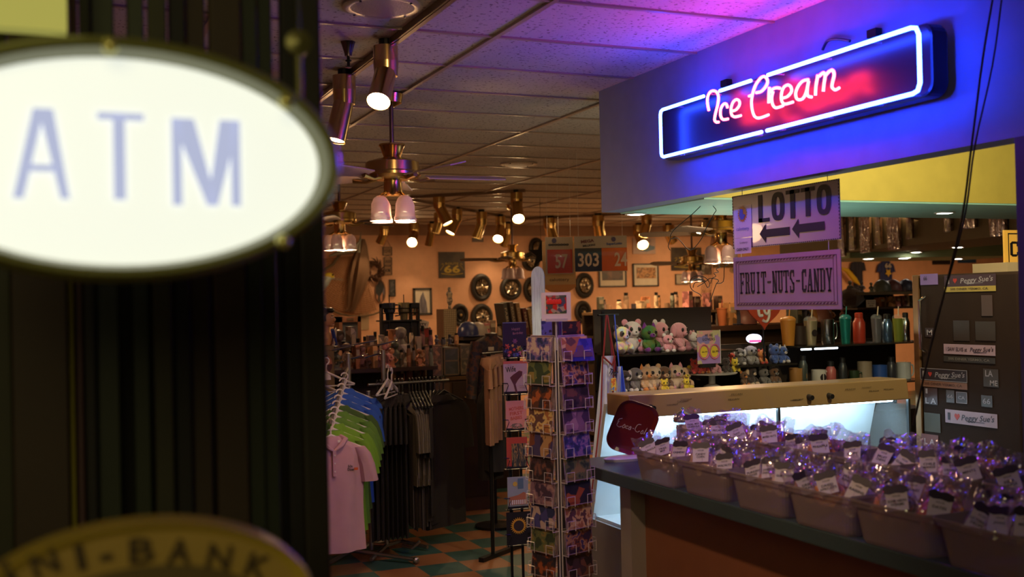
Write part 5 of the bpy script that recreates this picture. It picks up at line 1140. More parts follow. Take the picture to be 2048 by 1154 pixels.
SPL = [((688, 151), (694, 206), (670, 282), 'brass track spotlight lowest on the near track, left of the glaring one', .058, 0, -.04, 10),
 ((771, 92), (786, 150), (757, 203), 'glaring brass track spotlight nearest the camera facing forward', .056, 1, -.12, 14),
 ((878, 394), (881, 416), (896, 447), 'brass spotlight right of the large fan, its head turned right, largest of the cluster', .066, 0, -.03, 22),
 ((877, 425), (876, 445), (871, 466), 'small brass spotlight hanging just behind the largest of the cluster', .06, 0, 0, 10),
 ((914, 418), (916, 441), (900, 466), 'brass spotlight with lit oval mouth, second in the cluster right of the fan', .066, 0, -.05, 20),
 ((864, 447), (863, 463), (857, 491), 'unlit looking brass spotlight pointing away below the cluster', .062, 0, .05, 10),
 ((963, 424), (964, 449), (953, 476), 'brass spotlight between the cluster and the bright right one, head tipped left', .07, 0, 0, 18),
 ((1001, 433), (1001, 456), (996, 478), 'brass spotlight glowing toward the room above the small far fan', .07, 1, -.2, 20),
 ((1016, 452), (1016, 468), (1008, 491), 'dull brass spotlight pointing back beside the small far fan', .07, 0, .1, 10),
 ((1033, 385), (1031, 410), (1037, 438), 'bright brass spotlight at the end of the middle track, facing the camera', .066, 1, -.2, 24),
 ((1099, 436), (1099, 456), (1105, 474), 'dark brass spotlight directly above the red number sign', .09, 0, .1, 14),
 ((1196, 431), (1197, 452), (1200, 470), 'brass spotlight above the double number sign, head pointing down', .085, 0, .06, 14),
 ((769, 458), (767, 470), (760, 486), 'far brass spotlight below the large fan pointing down to the left', .07, 0, .05, 10),
 ((828, 458), (828, 470), (824, 485), 'far bright spotlight facing the camera on the peach wall left of the number picture', .075, 1, -.3, 20),
 ((1293, 430), (1294, 449), (1287, 472), 'brass spotlight under the left end of the teal beam', .075, 0, -.05, 16),
 ((1277, 457), (1277, 470), (1286, 490), 'bright far spotlight in front of the blue car picture', .09, 1, -.25, 18),
 ((1412, 440), (1410, 452), (1394, 464), 'brass spotlight beside the fan right of the car picture, mouth lit', .07, 0, -.1, 12),
 ((1337, 460), (1337, 470), (1345, 482), 'dull far spotlight between the car picture and the second number picture', .09, 0, .1, 0)]
for i, (a, b_, c_, lab, r, hot, dd, en) in enumerate(SPL): spotlamp(i, a, b_, c_, lab, r, hot, dd, energy=en)
# tracks
def track(p0, p1, lab, w_=.018, h_=.03, ext0=0, ext1=0):
    A_, B_ = AZ(*p0, ZC-.02), AZ(*p1, ZC-.02); d_ = (B_-A_).normalized(); A_ -= d_*ext0; B_ += d_*ext1; L = (B_-A_).length; an = math.atan2(d_.y, d_.x)
    o = MB().b2((0, -w_, -h_/2), (L, w_, h_/2)).b2((.0, -w_*.45, -h_/2-.003), (L, w_*.45, -h_/2)).build('lighting_track', mat('track_bronze', (.22, .15, .10), .3, .6)); tag(o, lab, 'lighting track', loc=(A_.x, A_.y, ZC-h_/2-.001), rz=an)
track((897, 0), (625, 209), 'near bronze lighting track running along the ceiling at the upper left', ext0=.6, ext1=1.5)
track((855, 393), (1050, 382), 'middle lighting track behind the large fan', ext0=.2)
track((850, 405), (1020, 436), 'oblique lighting track carrying the cluster of brass spotlights', ext0=.4, ext1=.6)
track((1080, 436), (1215, 430), 'far lighting track above the number signs', ext0=.3, ext1=.5)
# downlights
def down(px, py, z, lab, es=BULBH, r=.05, e=6):
    P = AZ(px, py, z) if z else None; t = thing('downlight', lab, 'downlight', P, 0, 'recessed downlights')
    MB().lathe([(r*.95, .004), (r*1.25, .002), (r*1.3, -.004), (r, -.006), (r*.95, .004)], n=24).build('trim_ring', WHITE, t, smooth=True)
    MB().lathe([(0, -.010), (r*.6, -.008), (r*.93, -.002), (r*.93, .001)], n=24).build('lens', es, t, smooth=True)
    if e: light('downlight_glow', 'SPOT', P-Vector((0, 0, .04)), (1, .85, .66), e, .04, P-Vector((0, 0, 2)), 120, .6)
DL = mat('downlight_glow_white', (1, .95, .9), .3, emit=(1, .88, .72), es=30)
down(1889, 425, ZS-.008, 'bright downlight in the teal underside above the fridge', DL, .048, 5)
down(1272, 427.5, ZS-.008, 'bright downlight at the far left tip of the teal underside', DL, .05, 10)
A_, B_ = ffar
for i, (px, py) in enumerate(((1737, 517), (1770, 513), (1807, 516), (1832, 504), (1915, 494), (1915, 517))):
    down(px, py, 2.21 if i in (1, 3, 4) else 2.152, f'small bright downlight under the olive soffit, {ORD[i]} from the left', DL, .06 if i < 3 else .055, 0)
# speakers, smoke head
def speaker(px, py, r, lab):
    t = thing('ceiling_speaker', lab, 'speaker', AZ(px, py, ZC-.002))
    MB().lathe([(r, 0), (r, -.008), (r*.9, -.014), (r*.8, -.010)], n=36).build('rim', mat('speaker_rim', (.50, .42, .34), .35, .3), t, smooth=True)
    MB().lathe([(r*.8, -.010), (r*.45, -.016), (0, -.018)], n=36).build('grille', mat('speaker_grille', (.45, .37, .30), .5, .2, bump=.6, bscale=220), t, smooth=True)
    mb = MB(); [mb.cyl((r*.9*math.cos(a), r*.9*math.sin(a), -.012), (r*.9*math.cos(a), r*.9*math.sin(a), -.018), .005, n=6) for a in (.6, 2.2, 3.8, 5.3)]; mb.build('screw', BLACKM, t)
speaker(765, 12, .16, 'round perforated ceiling speaker at the top edge near the glaring spotlight'); speaker(1037, 327, .16, 'round ceiling speaker further back above the middle of the shop')
t = thing('sprinkler', 'dark fire sprinkler head in a flared cup beside the near track', 'sprinkler', AZ(696, 84, ZC))
MB().lathe([(.034, 0), (.030, -.01), (.018, -.05), (.016, -.065), (.0, -.066)], n=20).build('cup', mat('dark_chrome', (.12, .09, .10), .25, .9), t, smooth=True)
MB().cyl((0, 0, -.06), (0, 0, -.115), .007, n=8).lathe([(.010, -.08), (.016, -.085), (.010, -.09)]).lathe([(0, -.112), (.014, -.113), (.014, -.116), (0, -.117)]).build('head', BLACKM, t, smooth=True)

def fan(P, lab, s=1, rod=.4, bladem=None, rz=0, bulbs=(1, 1, 1, 1), pitch_=12, nb=5, hot=None, e=6):
    t = thing('ceiling_fan', lab, 'ceiling fan', P, rz)
    MB().cyl((0, 0, .12*s), (0, 0, rod), .013*s, n=12).build('downrod', mat('rod_bronze', (.18, .12, .12), .3, .8), t, smooth=True)
    MB().lathe([(.07*s, rod), (.06*s, rod-.05*s), (.02*s, rod-.07*s)], n=20).build('canopy', BRASS, t, smooth=True)
    MB().lathe([(.045*s, .075*s), (.05*s, .085*s), (.068*s, .135*s), (.075*s, .142*s), (.074*s, .15*s), (.0, .15*s)], n=24).build('collar', BRASS, t, smooth=True)
    MB().lathe([(.02*s, .082*s), (.06*s, .075*s), (.14*s, .052*s), (.15*s, .045*s), (.152*s, -.005*s), (.158*s, -.012*s), (.158*s, -.028*s), (.14*s, -.045*s), (.06*s, -.05*s), (0, -.05*s)], n=36).build('motor', BRASS, t, smooth=True)
    MB().lathe([(.05*s, -.05*s), (.052*s, -.13*s), (.045*s, -.14*s), (.0, -.14*s)], n=24).build('switch_housing', BRASS, t, smooth=True)
    bm = bladem or mat('blade_mauve', (.42, .30, .32), .4)
    for k in range(nb):
        a = 2*math.pi*k/nb; u = Vector((math.cos(a), math.sin(a), 0)); v = Vector((-math.sin(a), math.cos(a), 0)); vv = (v*math.cos(R(pitch_))+Vector((0, 0, 1))*math.sin(R(pitch_)))
        poly = [(.20*s, -.05*s), (.30*s, -.06*s), (.60*s, -.068*s), (.655*s, -.05*s), (.67*s, 0), (.655*s, .05*s), (.60*s, .068*s), (.30*s, .06*s), (.20*s, .05*s)]
        MB().prism(poly, .007*s, (0, 0, -.035*s), u, vv).build('blade', bm, t)
        MB().tube([u*.10*s+Vector((0, 0, -.04*s)), u*.16*s+Vector((0, 0, -.055*s)), u*.24*s+Vector((0, 0, -.042*s))], [.014*s, .010*s, .016*s], 8).build('blade_bracket', DBRASS, t, smooth=True)
    sh = mat('shade_glass', (.55, .40, .42), .4, alpha=.93)
    for k, on in enumerate(bulbs):
        a = 2*math.pi*k/len(bulbs)+.5; u = Vector((math.cos(a), math.sin(a), 0))*.095*s
        MB().tube([Vector((0, 0, -.12*s)), u*.6+Vector((0, 0, -.125*s)), u+Vector((0, 0, -.15*s))], .010*s, 8).build('arm', BRASS, t, smooth=True)
        q = MB().lathe([(.018*s, -.145*s), (.038*s, -.16*s), (.05*s, -.19*s), (.052*s, -.24*s), (.056*s, -.262*s), (.060*s, -.266*s), (.060*s, -.285*s), (.057*s, -.285*s), (.052*s, -.262*s), (.046*s, -.24*s)], u, 20).build('shade', sh, t, smooth=True)
        if on: MB().sph(u+Vector((0, 0, -.262*s)), (.040*s, .040*s, .028*s), 12, 8).build('bulb', (hot or BULB), q, smooth=True)
    if any(bulbs) and e: light('fan_bulb_glow', 'POINT', P+Vector((0, 0, -.33*s)), WARM, e, .07)
    return t
P = D(785, 342, 6.15); fan(P, 'large brass ceiling fan with purple lit shades and one glaring bulb', 1.0, ZC-P.z-.01, bladem=mat('blade_pale', (.55, .42, .45), .45), rz=R(-4), bulbs=(1, 0, 1, 1), hot=BULBH, e=16, pitch_=14)
P = D(679, 437, 9.6); fan(P, 'second brass ceiling fan with cream shades partly hidden by the booth', .98, ZC-P.z-.01, mat('blade_grey', (.16, .12, .09), .5), R(30), hot=BULB, e=14)
P = D(1025, 513, 13.2); fan(P, 'small far brass ceiling fan with grey shades against the peach wall', .95, ZC-P.z-.01, mat('blade_dark', (.07, .05, .03), .5), R(20), (0, 0, 0, 0), e=0)
P = D(1441, 455, 8.3); fan(P, 'brass ceiling fan with grey shades left of the hanging lotto sign', .95, ZC-P.z-.01, mat('blade_cream', (.40, .32, .25), .5), R(62), (1, 0, 1, 0), e=10)
P = D(1384, 521, 12.5); fan(P, 'small far brass fan in front of the second number picture', .85, ZC-P.z-.01, mat('blade_grey', (.16, .12, .09), .5), R(40), (1, 1, 0, 1), e=8)

# ================================================================== BACK WALL PIECES
YW = YB-.002
def wallP(px, py, y=YW): return AY(px, py, y)
def size(x0, y0, x1, y1, y=YW):
    a, b_ = AY(x0, (y0+y1)/2, y), AY(x1, (y0+y1)/2, y); m_ = (x0+x1)/2
    return wallP(m_, (y0+y1)/2, y), abs(b_.x-a.x), AY(m_, y0, y).z-AY(m_, y1, y).z
def framed(x0, y0, x1, y1, lab, printm, name='framed_picture', fr=.02, matte=None, cat='picture', inset=(.15, .12, .15, .25), y=YW):
    c, w_, h_ = size(x0, y0, x1, y1, y); t = thing(name, lab, cat, c)
    if fr:
        mb = MB()
        for p, q in (((-w_/2, h_/2-fr), (w_/2, h_/2)), ((-w_/2, -h_/2), (w_/2, -h_/2+fr)), ((-w_/2, -h_/2), (-w_/2+fr, h_/2)), ((w_/2-fr, -h_/2), (w_/2, h_/2))): mb.b2((p[0], -.03, p[1]), (q[0], -.002, q[1]))
        mb.build('frame', BLACK, t)
    if matte: MB().b2((-w_/2+fr, -.014, -h_/2+fr), (w_/2-fr, -.003, h_/2-fr)).build('mount', matte, t)
    l, tp, r_, b_ = inset if matte else (0, 0, 0, 0)
    if printm: MB().b2((-w_/2+fr+w_*l, -.018, -h_/2+fr+h_*b_), (w_/2-fr-w_*r_, -.015 if matte else -.003, h_/2-fr-h_*tp)).build('print', printm, t)
    return t, w_, h_
def sixtysix(t, w_, h_):
    sh_ = mat('road_yellow', (.55, .38, .05), .6)
    MB().text('66', (0, -.021, -h_*.16), (1, 0, 0), (0, 0, 1), w_*.62, h_*.30, .001, bold=.03).build('number', sh_, t)
    MB().tube([(-w_*.42, -.021, -h_*.33), (0, -.021, -h_*.38), (w_*.42, -.021, -h_*.33)], .006, 5).tube([(-w_*.4, -.021, h_*.02), (-w_*.34, -.021, h_*.06), (-w_*.32, -.021, .0), (-w_*.45, -.021, -h_*.2)], .004, 5).tube([(w_*.4, -.021, h_*.02), (w_*.34, -.021, h_*.06), (w_*.32, -.021, .0), (w_*.45, -.021, -h_*.2)], .004, 5).build('shield_outline', sh_, t)
    MB().text('ROUTE', (0, -.021, h_*.05), (1, 0, 0), (0, 0, 1), w_*.5, h_*.08, .001).build('lettering', sh_, t)
ROAD = art('road_print', [(.02, .012, .008), (.04, .025, .015), (.07, .045, .025)], 3, .5, 1, mixl=True)
t, w_, h_ = framed(877, 504, 929, 556, 'dark square canvas showing a road shield with yellow 66 on the open peach wall', ROAD, 'canvas_print', 0); sixtysix(t, w_, h_)
t, w_, h_ = framed(1342, 495, 1402, 541, 'second dark canvas with pale 66 at the right, behind the small far fan', ROAD, 'canvas_print', 0); sixtysix(t, w_, h_)
t, w_, h_ = framed(826, 576, 863, 630, 'black framed print of a tall pointed tower', None, matte=CREAM, fr=.03)
MB().prism([(-w_*.22, -h_*.42), (w_*.26, -h_*.42), (w_*.20, -h_*.02), (w_*.10, h_*.18), (.01, h_*.36), (-w_*.10, h_*.18), (-w_*.18, -h_*.02)], .003, (0, -.016, 0)).build('tower', art('tower', [(.03, .03, .05), (.2, .18, .2), (.06, .06, .12)], 6, .4, 2, stretch=(12, 1, .3)), t)
framed(778, 559, 790, 593, 'narrow dark picture hanging left of the tower print', art('dark_panel', [(.02, .02, .025), (.08, .07, .07), (.04, .04, .05)], 12, .4, 4), fr=.012)
framed(1197, 540, 1252, 574, 'black framed wide print with dark mesa below the double number sign', art('mesa', [(.03, .015, .01), (.08, .03, .015), (.15, .06, .03)], 4, .4, 1), matte=CREAM, fr=.02, inset=(.08, .0, .08, .32))
t, w_, h_ = framed(1265, 527, 1316, 573, 'black framed desert photograph on white mount right of the number signs', art('desert', [(.30, .12, .03), (.5, .24, .08), (.2, .09, .03), (.45, .28, .14)], 9, .4, 2), matte=CREAM, fr=.02, inset=(.10, .12, .06, .30))
t, w_, h_ = framed(1265, 476, 1310, 508, 'pale tin sign with a blue classic car', mat('tin_pale', (.5, .34, .28), .4), 'tin_sign', 0)
MB().prism([(-w_*.22, -h_*.3), (w_*.1, -h_*.36), (w_*.44, -h_*.22), (w_*.46, -h_*.02), (w_*.28, h_*.02), (w_*.15, h_*.16), (-w_*.1, h_*.18), (-w_*.2, 0), (-w_*.26, -h_*.1)], .003, (0, -.02, 0)).build('car', mat('car_blue', (.12, .2, .28), .4), t)
MB().text('CRUISE', (0, -.021, h_*.33), (1, 0, 0), (0, 0, 1), w_*.6, h_*.16).build('lettering', mat('tin_ink', (.15, .14, .18), .5), t)
framed(1350, 548, 1376, 569, 'small silver framed card below the second road canvas', art('silver_card', [(.3, .25, .2), (.45, .38, .3)], 14, .3, 1), fr=.008)
framed(1398, 509, 1421, 549, 'narrow portrait poster right of the second road canvas', art('grey_portrait', [(.1, .08, .06), (.3, .25, .2), (.2, .16, .12)], 12, .4, 7), fr=.006)
c, w_, h_ = size(1424, 503, 1472, 536, 12.5)
board_sign('cashier_sign', 'far cream sign lettered CASHIER seen left of the hanging lotto sign', c, w_, h_, 'CASHIER', mat('cashier_cream', (.55, .38, .18), .5), INK, .92, fh=.62)
MB().cyl((-w_*.4, 0, h_/2), (-w_*.4, 0, ZC-c.z), .003, n=5).cyl((w_*.4, 0, h_/2), (w_*.4, 0, ZC-c.z), .003, n=5).build('wire', BLACKM, bpy.data.objects['cashier_sign.001'])
c, w_, h_ = size(1459, 533, 1480, 547); t = thing('wall_plate', 'small oval plate number sign under the far cashier sign', 'sign', c); MB().prism(oval(w_/2, h_/2, 24), .01).build('plate', mat('plate_tan', (.35, .22, .1), .5), t); MB().text('66', (0, -.012, 0), (1, 0, 0), (0, 0, 1), w_*.5, h_*.5).build('lettering', INK, t)
# plaques hanging
for i, (x0, y0, x1, y1) in enumerate(((765, 494, 783, 511), (767, 515, 783, 531), (767, 532, 783, 550))):
    t, w_, h_ = framed(x0, y0, x1, y1, ['top', 'middle', 'bottom'][i]+' small hanging word plaque beside the wreath', art('plaque_wood', [(.28, .15, .08), (.36, .2, .1)], 9, .6, i), 'word_plaque', .006, cat='plaque')
    MB().text(['LOVE', 'LAUGH', 'HOME'][i], (0, -.02, 0), (1, 0, 0), (0, 0, 1), w_*.7, h_*.4, bold=.02).build('lettering', INK, t)
    MB().tube([(-w_*.4, -.01, h_/2), (0, -.01, h_/2+(.10 if i == 0 else .03)), (w_*.4, -.01, h_/2)], .003, 5).build('hanger_string', BLACKM, t)
t, w_, h_ = framed(718, 597, 737, 660, 'pale poster with stacked handwriting below the wreath', art('script_poster', [(.42, .30, .18), (.48, .36, .22)], 5, .6, 2), 'poster', 0)
MB().text('GOOD', (0, -.005, h_*.35), (1, 0, 0), (0, 0, 1), w_*.7, h_*.10).text('FRIENDS', (0, -.005, h_*.15), (1, 0, 0), (0, 0, 1), w_*.8, h_*.1).text('GOOD', (0, -.005, -h_*.05), (1, 0, 0), (0, 0, 1), w_*.7, h_*.1).text('TIMES', (0, -.005, -h_*.25), (1, 0, 0), (0, 0, 1), w_*.75, h_*.1).build('lettering', INK, t)
t, w_, h_ = framed(944, 476, 966, 484, 'small dark text plaque high on the wall right of the far fan', mat('plaque_grey', (.15, .10, .08), .5), 'word_plaque', 0, cat='plaque'); MB().text('ROUTE 66', (0, -.005, 0), (1, 0, 0), (0, 0, 1), w_*.8, h_*.5).build('lettering', mat('road_yellow', (.55, .38, .05), .6), t)
# hubcap wheels
def wheel(px, py, rx, ry, lab, style=0, dark=False):
    c = wallP(px, py, YW-.02); r = ry*depth(c)/FPX; kx = rx/ry
    t = thing('hubcap', lab, 'hubcap', c, 0, 'hubcaps on the back wall')
    RX = Matrix.Rotation(R(90), 3, 'X'); tz = Matrix.Diagonal((min(1, kx*1.06), 1, 1)) @ RX; c.y = YW-.015
    MB().lathe([(r*.62, .01), (r*.66, .04), (r*.80, .055), (r*.97, .04), (r, .0), (r*.97, -.01)], n=36, rot=tz).build('tyre_ring', mat('tyre_black', (.022, .017, .014), .5), t, smooth=True)
    cap = mat('hub_chrome', (.50, .42, .32), .22, 1) if not dark else mat('disc_black', (.015, .012, .012), .25)
    pr = [(r*.63, .03), (r*.58, .05), (r*.46, .03), (r*.40, .028), (r*.26, .05), (r*.20, .062), (r*.08, .07), (0, .07)]
    MB().lathe(pr, n=36, rot=tz, jit=0).build('cap', cap, t, smooth=True)
    mb = MB(); n_ = [10, 14, 8, 5][style]
    for k in range(n_):
        a = 2*math.pi*k/n_; p0 = tz @ Vector((r*.25*math.cos(a), r*.25*math.sin(a), .052)); p1 = tz @ Vector((r*.56*math.cos(a+.1), r*.56*math.sin(a+.1), .05)); mb.tube([p0, p1], [r*.035, r*.055], 6)
    if not dark: mb.build('spokes', mat('hub_dark_metal', (.20, .15, .10), .3, 1) if style % 2 else cap, t, smooth=True)  # odd styles get spokes of a darker metal
    MB().lathe([(r*.12, .055), (r*.12, .078), (r*.06, .084), (0, .084)], n=18, rot=tz).build('hub_cap', DBRASS if style % 2 else BLACKM, t, smooth=True)
wheel(962, 575, 21, 28, 'ornate chrome hubcap in a black tyre, leftmost of the upper row', 1)
wheel(1021, 577, 22, 24, 'shiny hubcap with star-like highlights, middle of the upper row', 0)
wheel(1062, 579, 16, 25, 'hubcap of the upper row half hidden by the pale blue board', 1)
wheel(1168, 571, 19, 26, 'hubcap with bright round centre right of the number signs', 2)
wheel(919, 630, 17, 23, 'plain black disc behind the pegboard tower', 3, True)
wheel(963, 634, 22, 27, 'hubcap below the leftmost one, in the lower row', 2)
wheel(1021, 632, 22, 26, 'dark hubcap in the lower row behind the leaning books', 2)
wheel(1064, 636, 18, 24, 'hubcap at the right end of the lower row behind the spinner head', 1)
wheel(1072, 496, 15, 21, 'spoked motor wheel high on the wall above the far fan', 1)
wheel(1061, 523, 19, 19, 'hubcap directly under the spoked motor wheel', 0)
wheel(1165, 624, 17, 23, 'plain dark disc in the lower row right of the spinner', 3, True)
# star
c = D(1082, 509, 12.6); st = [((.17 if i % 2 else .07)*math.cos(i*math.pi/5-.3), (.17 if i % 2 else .07)*math.sin(i*math.pi/5-.3)) for i in range(10)]
o = MB().prism(st, .02).cyl((0, 0, .05), (0, 0, ZC-c.z), .002, n=5).build('hanging_star', BLACK); tag(o, 'black star hanging from the ceiling in front of the stacked hubcaps', 'ornament', loc=c)
# lottery number signs
def numsign(x0, y0, x1, y1, d_, lab, panels, tall=False):
    P0, P1 = D(x0, y0, d_), D(x1, y1, d_); c = (P0+P1)/2; w_ = (x1-x0)*d_/FPX; h_ = (y1-y0)*d_/FPX; t = thing('number_sign', lab, 'sign', c, -yaw*.9)
    MB().b2((-w_/2, -.006, -h_/2), (w_/2, .006, h_/2)).build('board', mat('sign_putty', (.36, .29, .22), .4), t)
    for (fx0, fz0, fx1, fz1, col, nm, digits, tx) in panels:
        p = MB().b2((w_*(fx0-.5), -.012, h_*(.5-fz1)), (w_*(fx1-.5), -.006, h_*(.5-fz0))).build('number_panel', mat('panel_'+nm, col, .15, coat=.5), t)
        MB().text(digits, (w_*((fx0+fx1)/2-.5+tx), -.014, h_*(.5-(fz0+fz1)/2)), (1, 0, 0), (0, 0, 1), w_*(fx1-fx0)*(.50 if len(digits) == 2 else .78), h_*(fz1-fz0)*.60, .001, bold=.02).build('digits', mat('digit_pale', (.50, .36, .28), .4), p)
    for q in (-.42, .42): MB().cyl((w_*q, 0, h_/2), (w_*q, 0, ZC-c.z), .0012, n=5).build('string', WHITE, t)
    return t, w_, h_
t, w_, h_ = numsign(1091, 474, 1146, 548, 9.0, 'hanging tan board with a red panel showing 57', [(.06, .34, .97, .98, (.42, .035, .02), 'red', '57', .06)])
MB().text('ooooooo', (-w_*.02, -.008, h_*.29), (1, 0, 0), (0, 0, 1), w_*.75, h_*.06, bold=.06).build('logo_dots', INK, t); MB().prism(oval(.02, .022, 10), .002, (-w_*.18, -.008, h_*.40)).build('logo_sun', mat('logo_dark', (.06, .05, .12), .5), t)
t, w_, h_ = numsign(1149, 472, 1254, 543, 8.8, 'wide hanging board with a dark panel showing 303 and an orange panel showing 24', [(0, .34, .515, .99, (.02, .018, .04), 'navy', '303', 0), (.515, .34, 1, .99, (.50, .10, .02), 'orange', '24', .12)])
MB().text('MEGA', (-w_*.25, -.008, h_*.36), (1, 0, .1), (-.1, 0, 1), w_*.25, h_*.09, bold=.04).build('lettering', mat('ink_maroon', (.12, .02, .02), .5), t); MB().text('MILLIONS', (-w_*.22, -.008, h_*.24), (1, 0, .1), (-.1, 0, 1), w_*.24, h_*.06, bold=.04).build('lettering', INK, t)
MB().text('SuperLotto', (w_*.26, -.008, h_*.27), (1, 0, .04), (-.04, 0, 1), w_*.30, h_*.09, bold=.03).build('lettering', mat('ink_navy', (.02, .04, .2), .5), t); MB().prism(oval(.018, .02, 10), .002, (w_*.25, -.008, h_*.40)).build('logo_sun', mat('logo_dark', (.06, .05, .12), .5), t)
d_ = 9.15; P0 = D(1118, 535, d_); w_ = 66*d_/FPX; h_ = 104*d_/FPX; t = thing('lottery_board', 'tall tan hanging board with rounded foot lettered calottery behind the 57 panel', 'sign', P0, -yaw*.9)
MB().prism([(-w_/2, -h_*.38), (-w_*.3, -h_*.46), (0, -h_*.5), (w_*.3, -h_*.46), (w_/2, -h_*.38), (w_/2, h_/2), (-w_/2, h_/2)], .012, (0, 0, 0)).build('board', mat('board_tan', (.40, .24, .10), .4), t)
MB().prism([(-w_/2, -h_*.38), (-w_*.3, -h_*.46), (0, -h_*.5), (w_*.3, -h_*.46), (w_/2, -h_*.38), (w_/2, -h_*.33), (-w_/2, -h_*.33)], .002, (0, -.013, 0)).build('foot_band', mat('band_amber', (.42, .16, .03), .4), t)
MB().text('calottery', (0, -.014, -h_*.24), (1, 0, 0), (0, 0, 1), w_*.6, h_*.075, bold=.01).build('lettering', mat('ink_brown', (.08, .04, .02), .5), t)
MB().cyl((0, 0, h_/2), (0, 0, ZC-P0.z), .0012, n=5).build('string', WHITE, t)
# pale blue round-topped board
P0 = D(1077, 612, 6.6); w_ = 27*6.6/FPX; h_ = 158*6.6/FPX
poly = [(-w_/2, -h_/2), (w_/2, -h_/2)] + [(w_/2*math.cos(R(a)), h_/2-w_*.75+w_*.75*math.sin(R(a))) for a in range(0, 181, 15)]
t = thing('tall_board', 'tall pale blue round-topped board standing behind the spinner head', 'board', (P0.x, P0.y, 0), -yaw)
MB().prism([(a, b_+P0.z) for a, b_ in poly], .014, (0, 0, 0)).build('board', art('scratched_blue', [(.40, .52, .58), (.50, .62, .68), (.45, .57, .64)], 16, .5, 2, stretch=(8, 1, .6), mixl=True), t)
MB().prism([(a*.9, (b_)*.97+P0.z) for a, b_ in poly], .002, (0, -.015, 0)).build('face', art('scratched_blue2', [(.40, .50, .56), (.52, .63, .68)], 20, .5, 4, stretch=(8, 1, .5), mixl=True), t)
MB().cyl((0, .01, 0), (0, .01, P0.z-h_/2+.02), .012, n=8).lathe([(.15, 0), (.15, .015), (.02, .03)], n=18).build('stand', BLACKM, t)
# wreath, dream catcher, net, masks
c = wallP(748, 541, YW-.08); t = thing('twig_wreath', 'dark twig wreath on the wall between the net and the plaques', 'wreath', c)
mb = MB()
for i in range(130):
    a = rnd.random()*6.28; r0 = rnd.uniform(.05, .10); a2 = a+rnd.uniform(.3, 1.1); r1 = rnd.uniform(.07, .17)
    mb.tube([(r0*math.cos(a), rnd.uniform(-.04, .04), r0*1.25*math.sin(a)), (.5*(r0+r1)*math.cos((a+a2)/2), rnd.uniform(-.05, .03), .62*(r0+r1)*math.sin((a+a2)/2)), (r1*math.cos(a2), rnd.uniform(-.04, .03), r1*1.2*math.sin(a2))], [.008, .012, .003], 5)
mb.build('twigs', mat('twig_brown', (.09, .035, .015), .8), t)
t = thing('woven_hoop', 'tall oval hoop with feathers and web hanging right of the net', 'dream catcher', wallP(760, 583, YW-.05))
mb = MB().tube([(.075*math.cos(a), 0, .165*math.sin(a)) for a in [k*.2618 for k in range(24)]], .010, 6, closed=True); mb.build('hoop', mat('hoop_brown', (.14, .06, .03), .7), t, smooth=True)
MB().prism(oval(.07, .155, 24), .006, (0, 0, 0)).build('web', art('hoop_web', [(.05, .03, .02), (.4, .16, .08), (.12, .1, .12), (.02, .02, .02)], 18, .7, 3, 'cell', stretch=(1.5, 1, .5)), t)
MB().tube([(-.03, 0, .16), (0, 0, .24), (.03, 0, .16)], .004, 5).build('string', BLACKM, t)
# fishing net fan
c = AY(686, 560, YB-.1)
t = thing('fishing_net', 'large tan fishing net draped in a round fan on the wall at the left', 'net', c, 0)
NETM = art('net_tan', [(.30, .15, .07), (.42, .22, .11)], 60, .8, 1)
mb = MB(); cx, cz = .22, .35
for k in range(26):
    a = R(185+k*4.2); mb.tube([(cx+.12*math.cos(a), -.02, cz+.12*math.sin(a)), (cx+.55*math.cos(a), -.05, cz+.55*math.sin(a)), (cx+.86*math.cos(a), -.02, cz+.86*math.sin(a))], .0035, 4)
for j in range(26):
    r_ = .16+.70*j/25; mb.tube([(cx+r_*math.cos(R(185+q*13.1)), -.02-.03*math.sin(r_*3.3), cz+r_*math.sin(R(185+q*13.1))) for q in range(9)], .004, 4)
mb.build('mesh', mat('net_cord', (.42, .20, .09), .8), t)
MB().prism([(cx, cz)]+[(cx+.84*math.cos(R(a)), cz+.84*math.sin(R(a))) for a in range(185, 292, 8)], .004, (0, .0, 0)).build('backing', mat('net_back', (.40, .20, .10), .8, alpha=.75), t)
MB().tube([(cx+.88*math.cos(R(a)), -.03, cz+.88*math.sin(R(a))) for a in range(180, 296, 8)], .014, 6).tube([(.1, -.05, .56), (-.16, -.05, .22), (-.5, -.06, .02)], .022, 6).build('rim_rope', mat('rope_olive', (.12, .08, .04), .8), t, smooth=True)
P = AY(716, 545, YB-.18); t = thing('net_drape', 'bunched brown netting hanging as a column right of the round net', 'net', P, -.1)
MB().loft([((.08, 0, .48), .03, .03), ((.07, 0, .38), .07, .05), ((.03, 0, .15), .13, .07), ((.0, 0, -.05), .15, .08), ((-.04, 0, -.25), .11, .07), ((-.10, 0, -.50), .06, .05), ((-.14, 0, -.56), .07, .05)], 18, fold=.5, ff=7).build('bundle', mat('net_bundle', (.13, .065, .03), .85, bump=1, bscale=60), t, smooth=True)
P = AY(700, 505, YB-.3); t = thing('swordfish', 'grey mounted swordfish with tall fin above the netting', 'fish', P)
MB().tube([(-.3, 0, -.05), (-.1, 0, .02), (.05, 0, .03), (.17, 0, .20)], [.01, .05, .04, .008], 10).tube([(.12, 0, .0), (.17, 0, .3)], [.03, .004], 6).build('body', mat('fish_grey', (.20, .17, .12), .5), t, smooth=True)
P = AY(650, 560, YB-.13); t = thing('mounted_fish', 'mounted fish with yellow head and pale belly at the left edge of the net', 'fish', P, 0)
MB().tube([(-.28, 0, -.25), (-.14, 0, -.12), (0, 0, -.01), (.08, 0, .05), (.14, 0, .03)], [.07, .10, .08, .05, .015], 14).build('body', art('fish_skin', [(.45, .42, .36), (.55, .5, .42), (.3, .34, .32)], 5, .3, 1, mixl=True), t, smooth=True)
